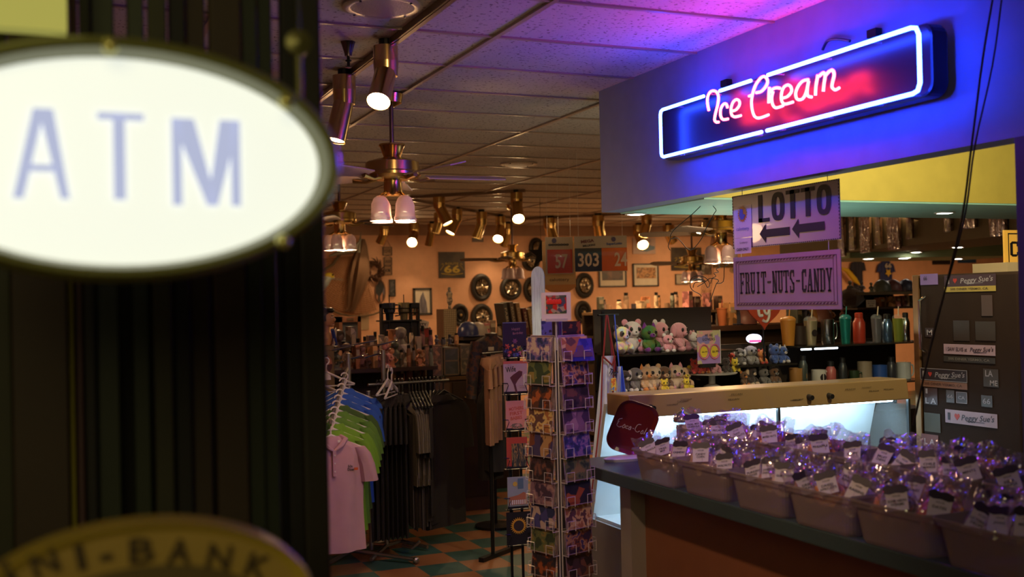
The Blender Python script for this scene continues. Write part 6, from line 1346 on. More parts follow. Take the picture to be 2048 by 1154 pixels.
MB().sph((.05, -.01, .055), (.085, .05, .05), 12, 8).build('head', mat('fish_yellow', (.62, .46, .03), .3), t, smooth=True)
MB().sph((.10, -.055, .07), .014, 8, 6).build('eye', EYE_M, t, smooth=True); MB().prism([(.1, .0), (.26, -.02), (.26, .02), (.12, .03)], .01, (0, 0, 0)).build('bill', mat('fish_grey', (.20, .17, .12), .5), t)
# T-shirts pinned on the far right wall
for (px, py, w0, h0, col, lab, k) in ((1716, 546, 22, 60, (.02, .02, .04), 'dark T-shirt pinned high on the far wall beside a yellow ribbon', 0), (1772, 545, 28, 52, (.02, .03, .13), 'navy T-shirt with white 66 and a gold star pinned on the far wall', 1)):
    c = wallP(px, py, YW-.05); s_ = depth(c)/FPX; t = thing('wall_t_shirt', lab, 'shirt', c+Vector((0, 0, h0/2*s_))); shirt(t, mat('wt_%d' % k, col, .8), h0*s_, w0*s_*.55, seed=k, flat=.03, sl=.15)
    if k: MB().text('66', (0, -.06, -.11), (1, 0, 0), (0, 0, 1), .15, .09, .001, bold=.03).build('number', mat('tee_white', (.5, .46, .42), .6), t); MB().prism([((.08 if i % 2 else .04)*math.cos(i*math.pi/5+.3), (.08 if i % 2 else .04)*math.sin(i*math.pi/5+.3)) for i in range(10)], .002, (0, -.06, -.24)).build('star', mat('star_gold', (.65, .42, .05), .5), t)
c = wallP(1703, 552, YW-.15); o = MB().tube([(-.22, 0, .14), (-.1, 0, .10), (.06, 0, -.06), (.18, 0, -.16)], [.02, .045, .05, .01], 8).build('yellow_ribbon', mat('ribbon_yellow', (.6, .4, .02), .6), smooth=True); tag(o, 'yellow sash draped beside the dark pinned T-shirt', 'ribbon', loc=c)
for (x0, y0, x1, y1, col, lab) in ((1864, 517, 1900, 529, (.02, .015, .015), 'dark flat sign near the ceiling above the fridge, left one'), (1915, 517, 1951, 526, (.03, .08, .2), 'blue flat sign near the ceiling above the fridge, right one')):
    framed(x0, y0, x1, y1, lab, mat('flat_'+lab[:4], col, .5), 'wall_sign', 0, cat='sign')
c = wallP(1813, 574, YW-.02); t = thing('record_disc', 'dark round record with blue white spots beside the fridge edge', 'record', c); MB().lathe([(0, .02), (.14, .02), (.15, .0)], n=24, rot=Matrix.Rotation(R(90), 3, 'X')).build('disc', BLACK, t, smooth=True)
MB().prism(oval(.03, .025, 12), .004, (.03, -.025, .05)).prism(oval(.03, .025, 12), .004, (.03, -.025, -.06)).build('spots', mat('spot_blue', (.5, .55, .8), .4), t)
# wrapped prints on the olive soffit face
A_, B_ = ffar; dv = (B_-A_).normalized(); an = math.atan2(dv.y, dv.x); nv = Vector((dv.y, -dv.x, 0))
PLAS = art('shrink_wrap', [(.10, .055, .03), (.18, .10, .05), (.07, .04, .02), (.25, .15, .08)], 5, .12, 2, mixl=True, stretch=(3, 1, 1))
def on_soffit(px, py0, py1, wpx, lab, i):
    n_ = nv; r_ = ray(px, (py0+py1)/2); s_ = ((A_-EYE).dot(n_))/r_.dot(n_); P = EYE+r_*s_; dd = depth(P); P += n_*.03; w_ = wpx*dd/FPX; h_ = (py1-py0)*dd/FPX
    t = thing('wrapped_print', lab, 'print', P, an, 'plastic wrapped prints on the soffit')
    MB().b2((-w_/2, -.01, -h_/2), (w_/2, .012, h_/2)).build('print', art('wrapped_%d' % i, [(.09, .05, .03), (.22, .13, .07), (.05, .03, .02), (.3, .2, .12)], 6, .15, i, mixl=True, stretch=(4, 1, .7)), t)
    mb = drape(MB(), -w_/2-.01, w_/2+.01, -w_/2-.01, w_/2+.01, h_/2, -h_/2-.01, .012, 3, th=.002); o = mb.build('plastic', FILM, t); o.location.y = -.03
    MB().b2((-w_/2, -.012, h_/2-.02), (w_/2, -.008, h_/2)).build('clip', BLACKM, t)
for i, (px, y0, y1, w0) in enumerate(((1690, 434, 512, 22), (1712, 434, 498, 12), (1738, 434, 504, 34), (1765, 434, 488, 12), (1795, 434, 498, 40), (1828, 434, 476, 14), (1905, 434, 462, 14), (1945, 434, 455, 42), (2005, 434, 470, 45))):
    on_soffit(px, y0, y1, w0, f'plastic wrapped print hanging on the olive soffit, {ORD[i]} from the left', i)
# ================================================================== WALL SHELF WITH MUGS (far right back)
def yx(px, y, py=600): return AY(px, py, y).x
def yz_(py, px, y): return AY(px, py, y).z
YG = 12.0
zs = yz_(622, 1320, YG); x0, x1 = yx(1185, YG), yx(1480, YG)
t = thing('gondola', 'long dark back shelf unit crowded with mugs and boxes under the framed prints', 'shelving', (x0, YG, 0))
MB().b2((0, -.2, zs-.03), (x1-x0, .3, zs)).build('shelf_board', mat('shelf_tan', (.35, .22, .11), .5), t)
MB().b2((0, .25, 0), (x1-x0, .3, zs-.03)).build('back_panel', mat('gondola_dark', (.05, .03, .018), .6), t)
zs2 = yz_(668, 1320, YG)
MB().b2((0, -.2, zs2-.03), (x1-x0, .25, zs2)).build('shelf_board', mat('shelf_dark', (.06, .035, .02), .5), t)
MB().b2((0, -.2, .1), (x1-x0, .25, zs2-.35)).build('base', mat('gondola_dark', (.05, .03, .018), .6), t)
RC = [((.10, .06, .05), 'dark brown'), ((.30, .20, .13), 'tan'), ((.05, .05, .08), 'navy'), ((.45, .18, .08), 'rust'), ((.55, .42, .28), 'cream'), ((.20, .08, .07), 'maroon'), ((.12, .13, .10), 'olive'), ((.35, .30, .27), 'grey'), ((.6, .3, .12), 'amber'), ((.5, .2, .2), 'rose')]
def clutter(n, px0, px1, y, z, h0, h1, where, grp, seed, kinds=('box', 'mug', 'jar', 'book'), wpx=(6, 12), jy=.1):
    r_ = random.Random(seed); px = px0; i = 0
    while px < px1 and i < n:
        w_ = r_.uniform(*wpx); kd = r_.choice(kinds); col, cn = r_.choice(RC); hh_ = r_.uniform(h0, h1); c = AY(px+w_/2, 600, y); W_ = w_*.88*depth(c)/FPX; yy = y+r_.uniform(-jy, jy)
        P = (c.x, yy, z+.0005); m = mat('goods_'+cn.replace(' ', '_'), col, .45); m2 = art('goods_print_%d' % (i % 9), [tuple(v*.5 for v in col), col, tuple(min(1, v*1.6+.05) for v in col)], 18, .4, i % 9, 'cell')
        lab = f'{cn} {kd}, {ORD[i] if i < 20 else "one"} from the left {where}'
        if kd in ('box', 'book'):
            o = thing('gift_box' if kd == 'box' else 'book', lab, kd, P, R(r_.uniform(-14, 14)), grp)
            d__ = .12 if kd == 'box' else .16; ww = W_ if kd == 'box' else W_*.45
            MB().b2((-ww/2, -d__/2, 0), (ww/2, d__/2, hh_)).build('carton' if kd == 'box' else 'pages', m2, o, bevel=.003); MB().b2((-ww*.35, -d__/2-.002, hh_*.55), (ww*.35, -d__/2-.0005, hh_*.8)).build('label_panel', mat('panel_cream', (.5, .4, .28), .5), o)
        elif kd == 'mug':
            o = thing('mug', lab, 'mug', P, R(r_.uniform(-40, 40)), grp); rr_ = min(W_*.42, .05)
            MB().lathe([(rr_*.9, 0), (rr_, .01), (rr_, .10), (rr_*.92, .10), (rr_*.88, .01), (0, .01)], n=16).build('cup', m, o, smooth=True); MB().tube([(rr_, 0, .08), (rr_*1.6, 0, .08), (rr_*1.6, 0, .03), (rr_, 0, .025)], .006, 6).build('handle', m, o, smooth=True)
        elif kd == 'jar':
            o = thing('jar', lab, 'jar', P, 0, grp); rr_ = min(W_*.42, .05)
            MB().lathe([(rr_*.95, 0), (rr_, .01), (rr_, hh_*.75), (rr_*.7, hh_*.85)], n=16).build('body', m2, o, smooth=True); MB().lathe([(rr_*.75, hh_*.85), (rr_*.75, hh_), (0, hh_)], n=16).build('lid', BLACKM, o, smooth=True)
        elif kd == 'cap':
            o = thing('cap', lab, 'cap', P, R(r_.uniform(-40, 40)), grp); rr_ = .095
            MB().lathe([(rr_, 0), (rr_*1.0, .03), (rr_*.9, .07), (rr_*.6, .11), (rr_*.2, .128), (0, .13)], n=20).build('crown', m, o, smooth=True); MB().prism([(.09*math.cos(R(a)), -.05-.10*math.sin(R(a))) for a in range(0, 181, 20)], .006, (0, 0, .006), (1, 0, 0), (0, 1, 0)).build('brim', m, o)
        elif kd == 'figurine':
            o = thing('figurine', lab, 'figurine', P, R(r_.uniform(-30, 30)), grp); s_ = hh_
            MB().lathe([(s_*.22, 0), (s_*.22, s_*.06), (s_*.14, s_*.1), (s_*.17, s_*.3), (s_*.2, s_*.5), (s_*.10, s_*.62), (s_*.08, s_*.66)], n=14).sph((0, 0, s_*.80), s_*.15, 12, 8).tube([(-s_*.18, 0, s_*.52), (-s_*.28, -.01, s_*.35), (-s_*.15, -.04, s_*.28)], s_*.05, 6).tube([(s_*.18, 0, s_*.52), (s_*.28, -.01, s_*.35), (s_*.15, -.04, s_*.28)], s_*.05, 6).build('body', m2, o, smooth=True)
            MB().sph((0, s_*.02, s_*.85), (s_*.16, s_*.15, s_*.12), 10, 7).build('hair', m, o, smooth=True)
        px += w_; i += 1
clutter(20, 1188, 1470, YG, zs, .13, .26, 'on top of the long back shelf', 'goods on top of the back shelf', 4, ('box', 'mug', 'jar', 'book', 'box'), (11, 17))
clutter(20, 1188, 1480, YG-.1, zs2, .16, .26, 'on the second board of the long back shelf', 'goods on the second board of the back shelf', 5, ('box', 'jar', 'figurine', 'mug'), (12, 18))
# stack of black mugs and dark jars just behind the toys (nearer)
YH = 7.6; zh = yz_(652, 1400, YH); xh0, xh1 = yx(1245, YH), yx(1700, YH)
t = thing('back_counter', 'dark back counter behind the toy shelves with cups and a wide screen', 'counter', (xh0, YH, 0)); MB().b2((0, -.2, zh-.04), (xh1-xh0, .3, zh)).build('top', mat('counter_dark', (.06, .03, .02), .4), t); MB().b2((.02, -.15, 0), (xh1-xh0-.02, .28, zh-.04)).build('body', mat('counter_body', (.04, .022, .014), .6), t)
t = thing('screen', 'wide black screen standing behind the soft toys', 'screen', (yx(1296, YH-.1), YH-.1, zh)); MB().b2((-.14, 0, .02), (.14, .03, .15)).build('panel', BLACK, t, bevel=.004); MB().b2((-.14, -.003, .145), (.14, .0, .152)).build('top_edge', STEEL, t); MB().b2((-.05, -.04, 0), (.05, .06, .022)).build('foot', BLACK, t)
clutter(10, 1345, 1440, YH, zh, .10, .18, 'on the dark back counter behind the toys', 'cups on the dark back counter', 14, ('mug', 'jar', 'mug'), (9, 14), .06)
clutter(4, 1440, 1512, YH, zh, .14, .2, 'on the dark back counter left of the heart sign', 'goods left of the heart sign', 15, ('box', 'jar', 'cap'), (15, 24), .03)
t = thing('cup_with_straw', 'tall orange paper cup with red straw left of the heart sign', 'cup', (yx(1443, YH-.12), YH-.12, zh+.001)); MB().lathe([(.028, 0), (.042, .13), (.046, .132), (.046, .142), (0, .145)], n=20).build('cup', mat('cup_coral', (.5, .16, .06), .5), t, smooth=True); MB().cyl((0, 0, .14), (.006, 0, .21), .004, n=6).build('straw', mat('straw_red', (.35, .03, .01), .5), t)
# hats and boxes on the far right shelf
YI = 9.0; zi = yz_(584, 1750, YI); xi0, xi1 = yx(1688, YI), yx(1825, YI)
t = thing('hat_shelf', 'upper dark shelf holding hats at the right behind the tumblers', 'shelving', (xi0, YI, 0))
MB().b2((0, -.2, zi-.03), (xi1-xi0, .3, zi)).build('shelf_board', mat('shelf_olive', (.14, .10, .05), .5), t); zj = yz_(614, 1750, YI)
MB().b2((0, -.2, zj-.02), (xi1-xi0, .3, zj)).build('shelf_board', mat('shelf_dark', (.06, .035, .02), .5), t); MB().b2((0, .28, 0), (xi1-xi0, .3, zi-.03)).build('back_panel', mat('gondola_dark', (.05, .03, .018), .6), t)
clutter(6, 1690, 1812, YI, zi, .10, .14, 'on the upper right hat shelf', 'hats on the upper right shelf', 21, ('cap', 'cap', 'figurine'), (20, 24), .02)
clutter(7, 1755, 1822, YI, zj, .10, .115, 'on the lower board of the right hat shelf', 'goods on the lower right hat shelf', 22, ('box', 'jar'), (9, 12), .02)
a = AY(1742, 603, YI-.22); t = thing('price_card', 'cream handwritten price card standing on the right hat shelf', 'card', (a.x, a.y, zj+.001)); MB().b2((-.06, 0, 0), (.06, .003, .075)).build('card', CREAM, t)
MB().text('OLD FASHIONED', (0, -.002, .06), (1, 0, 0), (0, 0, 1), .10, .011, bold=.01).text('HARD CANDIES', (0, -.002, .04), (1, 0, 0), (0, 0, 1), .09, .011, bold=.01).text('$4.99', (0, -.002, .017), (1, 0, 0), (0, 0, 1), .05, .014, bold=.02).build('lettering', INK, t)
o = MB().sph((0, 0, .0), (.13, .10, .10), 14, 9, lump=.3).build('plush_cushion', fur('dark_fur', (.05, .03, .03)), smooth=True); tag(o, 'large dark furry cushion left of the cream price card', 'cushion', loc=(yx(1704, YI-.1), YI-.1, zj+.10))
clutter(6, 1575, 1690, 7.5, zh, .12, .2, 'behind the tumblers on the dark back counter', 'goods behind the tumblers', 31, ('box', 'figurine', 'jar', 'cap'), (17, 24), .03)
# bent wire ornament hung above the toys
mb = MB(); base = D(1403, 590, 5.9)
def wp(l, d_=5.9, s=4.808, o=(1120, 380)): return [D(o[0]+a/s, o[1]+b_/s, d_)-base for a, b_ in l]
for l in ([(1410, 95), (1280, 225), (1090, 390), (1065, 470), (1130, 460), (1250, 580), (1360, 470), (1400, 380), (1480, 230), (1498, 185), (1410, 95)], [(1065, 470), (1040, 540), (1060, 580)], [(1250, 900), (1255, 860), (1320, 825), (1400, 845), (1440, 900), (1420, 940), (1390, 890), (1330, 850), (1270, 870), (1250, 900), (1270, 960), (1340, 1000), (1360, 1025)], [(1280, 940), (1300, 890), (1400, 880), (1440, 850), (1510, 860), (1525, 880), (1500, 910), (1440, 1080)],
          [(1560, 700), (1520, 720), (1545, 740), (1500, 760), (1525, 790), (1480, 800), (1500, 830), (1465, 850), (1450, 900)], [(1600, 690), (1610, 720), (1580, 740), (1570, 880), (1500, 900)], [(1320, 930), (1400, 880), (1350, 860), (1300, 870)]): mb.tube(smooth_pts([tuple(p) for p in wp(l)], 3), .0022, 5)
o = mb.build('wire_sculpture', BLACKM, smooth=True); tag(o, 'bent thin wire sculpture hanging in front of the far fans and pictures', 'ornament', loc=base)
mb = MB(); P = D(1425, 640, 6.05); P = AY(1425, 650, YH-.1); P.z = zh+.29
for i in range(10): mb.tube([(-.10+i*.009, 0, .0-.01*i), (-.02+i*.006, 0, .30-.01*i), (.02+i*.004, 0, .46)], .0016, 4)
for i in range(8): mb.tube([(-.10+i*.012, -.01, -.0), (-.17+i*.012, -.02, -.28)], .0016, 4)
o = mb.build('wire_bundle', mat('wire_copper', (.12, .05, .03), .35, .7), smooth=True); tag(o, 'bundle of straight thin wires standing behind the toy price poster', 'wires', loc=P)

# ================================================================== LEFT BACK: cabinets and displays
YJ = 9.6
def block(name, lab, cat, px0, px1, pyt, y, m, depth_=.5, z0=0, grp=None, parts=()):
    a, b_ = AY(px0, pyt, y), AY(px1, pyt, y); z = AY((px0+px1)/2, pyt, y).z; w_ = b_.x-a.x
    t = thing(name, lab, cat, (a.x+w_/2, y, z0)); MB().b2((-w_/2, 0, 0), (w_/2, depth_, z-z0)).build('body', m, t, bevel=.004)
    return t, w_, z
CB = mat('cabinet_brown', (.10, .05, .025), .5)
t, w_, zc1 = block('display_cabinet', 'low brown display counter carrying the glass cases on the left', 'cabinet', 865, 975, 752, YJ-.9, CB, .6)
MB().b2((-w_/2-.03, -.03, zc1-.03), (w_/2+.03, .62, zc1)).build('counter_top', mat('counter_wood', (.14, .075, .035), .4), t)
for i, (p, q) in enumerate(((866, 901), (903, 974))):
    a, b_ = AY(p, 800, YJ-.9).x-t.location.x, AY(q, 800, YJ-.9).x-t.location.x
    MB().b2((a+.01, -.012, .12), (b_-.01, .0, zc1-.05)).build('door', mat('door_dark', (.05, .025, .014), .5) if i else mat('door_tan', (.16, .09, .05), .5), t); MB().cyl(((a+b_)/2-.05, -.02, zc1-.18), ((a+b_)/2+.05, -.02, zc1-.18), .006, n=6).build('handle', DBRASS, t)
# glass cases with contents
for i, (p, q, pt, col, lab) in enumerate(((850, 886, 692, (.30, .12, .06), 'tall wooden case with patterned red brown panels on the brown counter'), (888, 919, 696, (.03, .025, .03), 'black glazed case with small rows of trinkets'), (921, 952, 690, (.16, .10, .05), 'clear glass case with brass edges right of the black one'))):
    a, b_ = AY(p, pt, YJ-.8), AY(q, pt, YJ-.8); w2 = b_.x-a.x; h2 = a.z-zc1; t = thing('glass_case', lab, 'display case', (a.x+w2/2, YJ-.78, zc1+.001))
    MB().b2((-w2/2, .0, 0), (w2/2, .3, h2)).build('cabinet', art('case_print_%d' % i, [tuple(v*.5 for v in col), col, tuple(min(1, v*1.8) for v in col)], 26, .3, i, 'cell'), t)
    mb = MB()
    for x in (-w2/2, w2/2-.012): mb.b2((x, -.008, 0), (x+.012, .0, h2))
    for z in (0, h2/2, h2-.012): mb.b2((-w2/2, -.008, z), (w2/2, .0, z+.012))
    mb.build('edge_strips', mat('case_edge', (.24, .13, .06), .3, .4), t); MB().add([(-w2/2, -.010, 0), (w2/2, -.010, 0), (w2/2, -.010, h2), (-w2/2, -.010, h2)], [(0, 1, 2, 3)]).build('glass_front', GLASS, t)
    ztop_ = zc1+h2+.001
clutter(5, 852, 918, YJ-.62, AY(870, 692, YJ-.8).z+.002, .06, .10, 'on top of the patterned glass cases', 'goods on the glass cases', 40, ('figurine', 'mug', 'jar'), (11, 14), .02)
t = thing('red_display', 'red countertop display with a white header card', 'display', (AY(842, 660, YJ).x, YJ, 0)); ca = AY(842, 668, YJ)
MB().b2((-.11, 0, 0), (.11, .2, ca.z-.03)).build('plinth', CB, t); MB().b2((-.10, 0, ca.z-.03), (.10, .16, ca.z+.05)).build('tray', mat('display_red', (.30, .02, .015), .4), t)
k = MB().prism([(-.075, ca.z+.05), (.075, ca.z+.05), (.085, ca.z+.11), (.04, ca.z+.125), (0, ca.z+.14), (-.04, ca.z+.125), (-.085, ca.z+.11)], .004, (0, .02, 0)).build('header', mat('header_white', (.5, .42, .36), .5), t); MB().text('RUSTY', (0, .014, ca.z+.085), (1, 0, 0), (0, 0, 1), .12, .03, bold=.03).text('THE', (0, .014, ca.z+.118), (1, 0, 0), (0, 0, 1), .03, .012).build('lettering', INK, k)
mb = MB(); [mb.sph((-.08+.023*i, -.01, ca.z+.055), .010, 8, 6) for i in range(8)]; mb.build('chrome_trinkets', CHROME, t, smooth=True)
# pegboard tower
a = AY(900, 640, YJ+1); t = thing('pegboard_tower', 'cream gridded tower stand left of the lower hubcaps', 'display', (a.x, YJ+1, 0), R(8)); zt_ = AY(900, 618, YJ+1).z
MB().b2((-.07, 0, 0), (.075, .02, zt_)).build('grid_face', mat('peg_cream', (.62, .50, .32), .6), t)
mb = MB(); z = .8
while z < zt_: mb.b2((-.07, -.003, z), (.075, 0, z+.003)); z += .022
for i in range(7): mb.b2((-.07+i*.022, -.003, .8), (-.067+i*.022, 0, zt_))
mb.build('grid_lines', mat('peg_line', (.16, .11, .06), .6), t); MB().b2((-.14, .01, 0), (-.07, .03, zt_)).build('side_face', mat('peg_side', (.26, .13, .07), .6), t)
t = thing('figurine', 'pale standing figurine on top of the cream gridded tower', 'figurine', (a.x, YJ+1.0, zt_+.001)); MB().lathe([(.015, 0), (.015, .02), (.012, .04), (.022, .055), (.03, .09), (.024, .12), (.034, .155), (.02, .18), (.01, .19)], n=14, jit=.1).sph((0, 0, .205), .02, 10, 7).build('body', art('fig_pale', [(.62, .5, .36), (.2, .18, .18), (.7, .58, .44)], 20, .5, 1), t, smooth=True)
# black tower with mugs
a0, a1 = AY(765, 640, YJ-.5), AY(839, 640, YJ-.5); zt_ = AY(800, 606, YJ-.5).z; zb_ = AY(800, 640, YJ-.5).z; w_ = a1.x-a0.x; zf_ = AY(800, 690, YJ-.5).z
t = thing('black_stand', 'tall black display stand with two slotted uprights holding big insulated cups', 'display stand', ((a0.x+a1.x)/2, YJ-.5, 0))
for q in (-1, 1):
    x = q*(w_/2-.035); o_ = rrect(.085, zt_-.02, .03); mb = MB(); mb.b2((x-.042, 0, 0), (x-.024, .08, zt_)); mb.b2((x+.024, 0, 0), (x+.042, .08, zt_)); mb.b2((x-.042, 0, zt_-.05), (x+.042, .08, zt_)); mb.build('upright', mat('stand_blueblack', (.012, .014, .022), .35), t, bevel=.012)
MB().b2((-w_/2, .02, zf_), (w_/2, .06, zb_)).build('panel', BLACK, t); MB().b2((-w_/2, -.06, zb_-.012), (w_/2, .2, zb_)).build('shelf', BLACK, t); mb = MB().cyl((-w_/2, .0, zb_+.10), (w_/2, .0, zb_+.10), .005, n=6).cyl((-w_/2, .0, zb_+.06), (w_/2, .0, zb_+.06), .005, n=6); mb.build('rail', BLACKM, t)
MB().b2((-w_/2, -.02, 0), (w_/2, .3, zf_-.3)).build('lower_body', BLACK, t)
for i, (px, col, lab) in enumerate(((779, (.02, .03, .08), 'dark navy insulated cup with handle and straw on the black stand'), (808, (.22, .18, .08), 'olive insulated cup with straw on the black stand'))):
    o = thing('insulated_cup', lab, 'cup', (AY(px, 630, YJ-.45).x, YJ-.45, zb_+.001)); MB().lathe([(.032, 0), (.036, .06), (.05, .07), (.052, .14), (.05, .15), (0, .15)], n=18).build('cup', mat('ic_%d' % i, col, .35), o, smooth=True); MB().tube([(.05, -.02, .13), (.085, -.02, .13), (.085, -.02, .04), (.045, -.02, .035)], .008, 6).build('handle', mat('ic_%d' % i, col, .35), o, smooth=True); MB().cyl((0, 0, .15), (0, 0, .22), .004, n=6).build('straw', BLACK, o)
# goods hung in the black stand
clutter(7, 768, 838, YJ-.62, zf_-.299, .10, .14, 'on the lower ledge of the black stand', 'goods in the black stand', 50, ('box', 'figurine', 'jar'), (9, 11), .01)
# wooden frame case at left, bust, shelves
a0, a1 = AY(678, 640, YJ), AY(722, 640, YJ); zt_ = AY(700, 633, YJ).z; zb_ = AY(700, 715, YJ).z; w_ = a1.x-a0.x; t = thing('wooden_case', 'upright brown wood framed glass case with a small brass plate', 'display case', ((a0.x+a1.x)/2, YJ, 0))
MB().b2((-w_/2, 0, zt_-.05), (w_/2, .2, zt_)).b2((-w_/2, 0, 0), (-w_/2+.03, .2, zt_)).b2((w_/2-.03, 0, 0), (w_/2, .2, zt_)).b2((-w_/2, 0, 0), (w_/2, .2, zb_)).build('wood_frame', mat('case_wood', (.20, .085, .035), .4), t); MB().b2((-w_/2+.03, .15, zb_), (w_/2-.03, .19, zt_-.05)).build('dark_back', mat('dark_back', (.035, .022, .014), .5), t); MB().b2((-.03, -.003, zt_-.035), (.03, 0, zt_-.015)).build('brass_plate', DBRASS, t)
MB().add([(-w_/2+.03, .01, zb_), (w_/2-.03, .01, zb_), (w_/2-.03, .01, zt_-.05), (-w_/2+.03, .01, zt_-.05)], [(0, 1, 2, 3)]).build('glass_front', GLASS, t)
clutter(6, 683, 716, YJ+.08, zb_+.001, .12, .2, 'inside the wood framed glass case', 'trinkets in the wooden case', 55, ('figurine', 'jar'), (6, 8), .02)
# bust of a dark haired man
a = AY(650, 690, YJ-1.2); t = thing('painted_bust', 'painted bust of a dark haired man with guitar collar at the far left, facing right', 'bust', (a.x, YJ-1.2, AY(650, 690, YJ-1.2).z), R(62))
SK = mat('bust_skin', (.60, .30, .14), .45); HR = mat('bust_hair', (.012, .009, .008), .35)
k_ = 1.0
mb = MB().loft([((0, .01, .0), .10, .05), ((0, .01, .05), .11, .06), ((0, .01, .085), .07, .05), ((0, .0, .10), .035, .035), ((0, -.005, .15), .034, .036)], 18)
mb.sph((0, -.01, .205), (.052, .064, .072), 18, 14).sph((0, -.072, .195), (.010, .018, .018), 8, 6).sph((0, -.055, .155), (.026, .022, .018), 10, 7)
for q in (-1, 1): mb.sph((q*.053, .0, .20), (.008, .014, .018), 8, 6)
mb.build('head_and_shoulders', SK, t, smooth=True)
MB().sph((0, .012, .235), (.060, .070, .055), 16, 10, lump=.2).sph((0, -.045, .268), (.042, .035, .024), 12, 8).tube([(-.052, -.012, .23), (-.054, -.018, .185)], .010, 6).tube([(.052, -.012, .23), (.054, -.018, .185)], .010, 6).build('hair', HR, t, smooth=True)
mb = MB()
for q in (-1, 1): mb.sph((q*.022, -.067, .212), (.010, .005, .005), 8, 6)
mb.build('eyes', WHITE, t, smooth=True); mb = MB()
for q in (-1, 1): mb.sph((q*.022, -.071, .212), .004, 6, 5).tube([(q*.010, -.072, .226), (q*.036, -.064, .228)], .003, 5)
mb.build('pupils_and_brows', HR, t); MB().sph((0, -.073, .168), (.017, .006, .005), 10, 6).build('mouth', mat('lip_red', (.35, .08, .05), .4), t, smooth=True)
MB().prism([(.02, .10), (.10, .13), (.12, .10), (.08, .02), (.03, -.01)], .006, (0, -.06, 0)).build('white_collar', mat('collar_white', (.55, .48, .38), .5), t); MB().tube([(.0, -.06, .12), (.04, -.065, .05), (.10, -.06, .0)], .016, 6).build('blue_scarf', mat('scarf_blue', (.03, .06, .3), .5), t)
zq = t.location.z
t, w_, z_ = block('bust_plinth', 'plinth with a painted face picture under the bust at the left edge', 'plinth', 636, 668, 692, YJ-1.3, mat('plinth_ochre', (.22, .15, .05), .5), .25); t.location.z = 0
o = [c for c in t.children][0]; 
MB().prism(oval(.045, .07, 20), .003, (0, -.002, z_-.14)).build('face_picture', art('face_pic', [(.02, .015, .015), (.5, .2, .12), (.1, .03, .02)], 7, .4, 3), t)
# more small goods lines between
YL = 8.7; zl = AY(740, 735, YL).z; a0, a1 = AY(640, 735, YL), AY(860, 735, YL)
t = thing('goods_table', 'dark low table crowded with small goods behind the clothes racks', 'table', ((a0.x+a1.x)/2, YL, 0)); w_ = a1.x-a0.x
MB().b2((-w_/2, -.2, zl-.03), (w_/2, .3, zl)).build('table_top', mat('counter_dark', (.06, .03, .02), .4), t)
MB().b2((-w_/2+.05, .28, .05), (w_/2-.05, .29, zl-.03)).build('modesty_panel', mat('gondola_dark', (.05, .03, .018), .6), t)
for q in (-1, 1):
    for r__ in (-.17, .27): MB().b2((q*(w_/2-.06)-.02, r__-.02, 0), (q*(w_/2-.06)+.02, r__+.02, zl-.03)).build('leg', BLACKM, t)
clutter(20, 642, 862, YL-.1, zl, .12, .22, 'in the front row of the low goods table', 'goods in front on the low table', 60, ('figurine', 'jar', 'box', 'mug', 'figurine'), (10, 12), .03)
clutter(18, 645, 860, YL+.15, zl, .2, .34, 'in the back row of the low goods table', 'goods at the back of the low table', 61, ('jar', 'box', 'figurine'), (11, 14), .03)
# chrome hooks sticking up
for i, (px, py, L) in enumerate(((665, 700, .14), (706, 690, .16), (757, 690, .12), (730, 715, .1), (690, 720, .12))):
    P = D(px, py, 8.2); o = MB().tube([(0, .5, -.03), (0, 0, 0), (L, -.06, .03)], .006, 6).sph((L, -.06, .03), .012, 8, 6).build('display_hook', CHROME, smooth=True); tag(o, f'chrome display hook above the clothes racks, {ORD[i]} as listed from near the bust', 'hook', 'chrome display hooks', loc=P)
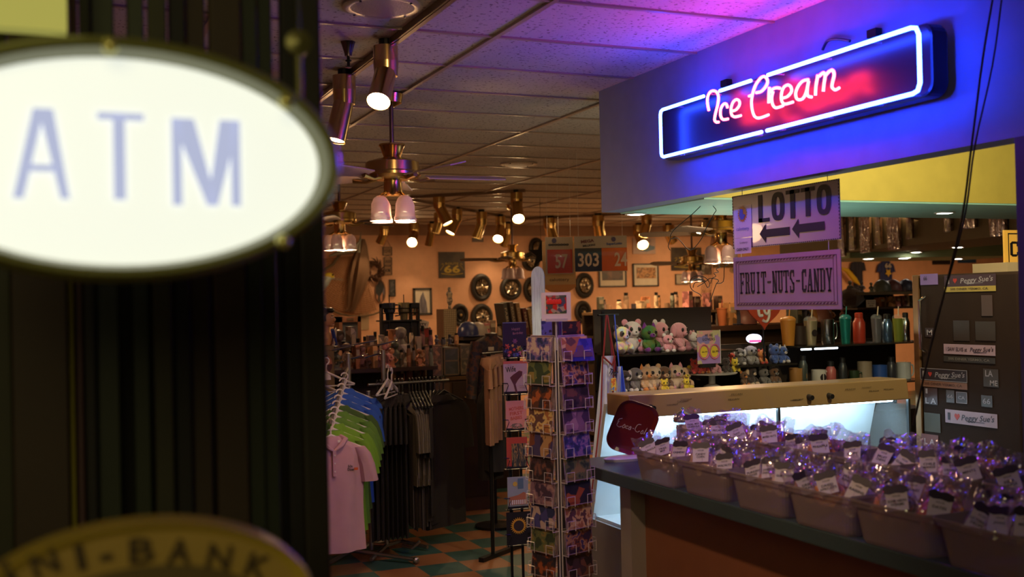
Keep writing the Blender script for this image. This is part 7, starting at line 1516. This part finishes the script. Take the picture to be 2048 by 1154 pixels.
# mannequin torso with dark jacket
P = D(984, 740, 8.6); t = thing('dress_form', 'dress form in a dark patterned jacket with a small tag left of the card rack', 'mannequin', (P.x, P.y, 0), R(10)); zc2 = D(984, 672, 8.6).z
MB().loft([((0, 0, zc2-.52), .16, .10), ((0, 0, zc2-.3), .13, .09), ((0, 0, zc2-.12), .16, .10), ((0, 0, zc2-.04), .14, .08), ((0, 0, zc2), .05, .05)], 20, fold=.2).tube([(-.13, 0, zc2-.05), (-.19, -.02, zc2-.25), (-.22, -.04, zc2-.48)], [.055, .05, .04], 10).tube([(.13, 0, zc2-.05), (.19, -.02, zc2-.25), (.2, -.04, zc2-.48)], [.055, .05, .04], 10).build('jacket', art('jacket_print', [(.02, .015, .02), (.05, .03, .025), (.12, .04, .02), (.03, .025, .04)], 16, .7, 2), t, smooth=True)
MB().cyl((0, 0, .02), (0, 0, zc2-.5), .018, n=8).lathe([(.16, 0), (.16, .02), (.02, .03)], n=20).build('stand', BLACKM, t); MB().b2((-.10, -.115, zc2-.11), (-.05, -.11, zc2-.08)).build('paper_tag', CREAM, t); MB().lathe([(.05, zc2+.0), (.05, zc2+.02), (0, zc2+.03)], n=12).build('neck_cap', mat('neck_dark', (.05, .03, .02), .5), t, smooth=True)
# caps and goods just left of the card rack
YN = 9.4; zn = AY(960, 672, YN).z; a0, a1 = AY(915, 672, YN), AY(1050, 672, YN); w_ = a1.x-a0.x
t = thing('cap_shelf', 'dark shelf with caps and leaning books below the lower hubcaps', 'shelving', ((a0.x+a1.x)/2, YN, 0)); MB().b2((-w_/2, -.15, zn-.03), (w_/2, .25, zn)).b2((-w_/2, .2, 0), (w_/2, .25, zn)).build('shelf_body', mat('gondola_dark', (.05, .03, .018), .6), t)
t = thing('cap', 'glossy dark blue cap on the shelf left of the card rack', 'cap', (AY(936, 660, YN-.05).x, YN-.05, zn+.001)); MB().lathe([(.10, 0), (.10, .03), (.09, .08), (.06, .12), (.02, .135), (0, .136)], n=22).build('crown', mat('cap_navy', (.03, .04, .13), .3), t, smooth=True); MB().prism([(.09*math.cos(R(a)), -.06-.11*math.sin(R(a))) for a in range(0, 181, 20)], .006, (0, 0, .004), (1, 0, 0), (0, 1, 0)).build('brim', mat('cap_navy', (.03, .04, .13), .3), t)
clutter(4, 946, 1004, YN, zn, .10, .18, 'between the blue cap and the card rack', 'goods beside the blue cap', 70, ('jar', 'cap', 'box'), (13, 15), .03)
for i, (px, col, h_) in enumerate(((1011, (.05, .045, .04), .30), (1024, (.09, .06, .04), .31), (1036, (.22, .12, .05), .30), (1048, (.10, .02, .015), .25), (1058, (.25, .16, .07), .24))):
    o = thing('book', f'tall dark book leaning above the card rack, {ORD[i]} from the left', 'book', (AY(px, 640, YN).x, YN+.02, zn+.001), R(0), 'leaning books above the card rack'); o.rotation_euler = (0, R(-8), 0)
    MB().b2((-.018, -.11, 0), (.018, .11, h_)).build('cover', mat('book_%d' % i, col, .5), o); MB().text(['FABLE', 'ROADS', 'DESERT', 'MAPS', 'WEST'][i], (0, -.111, h_*.55), (0, 0, -1), (1, 0, 0), h_*.6, .02, .001, bold=.02).build('lettering', mat('book_ink', (.35, .28, .2), .5), o)
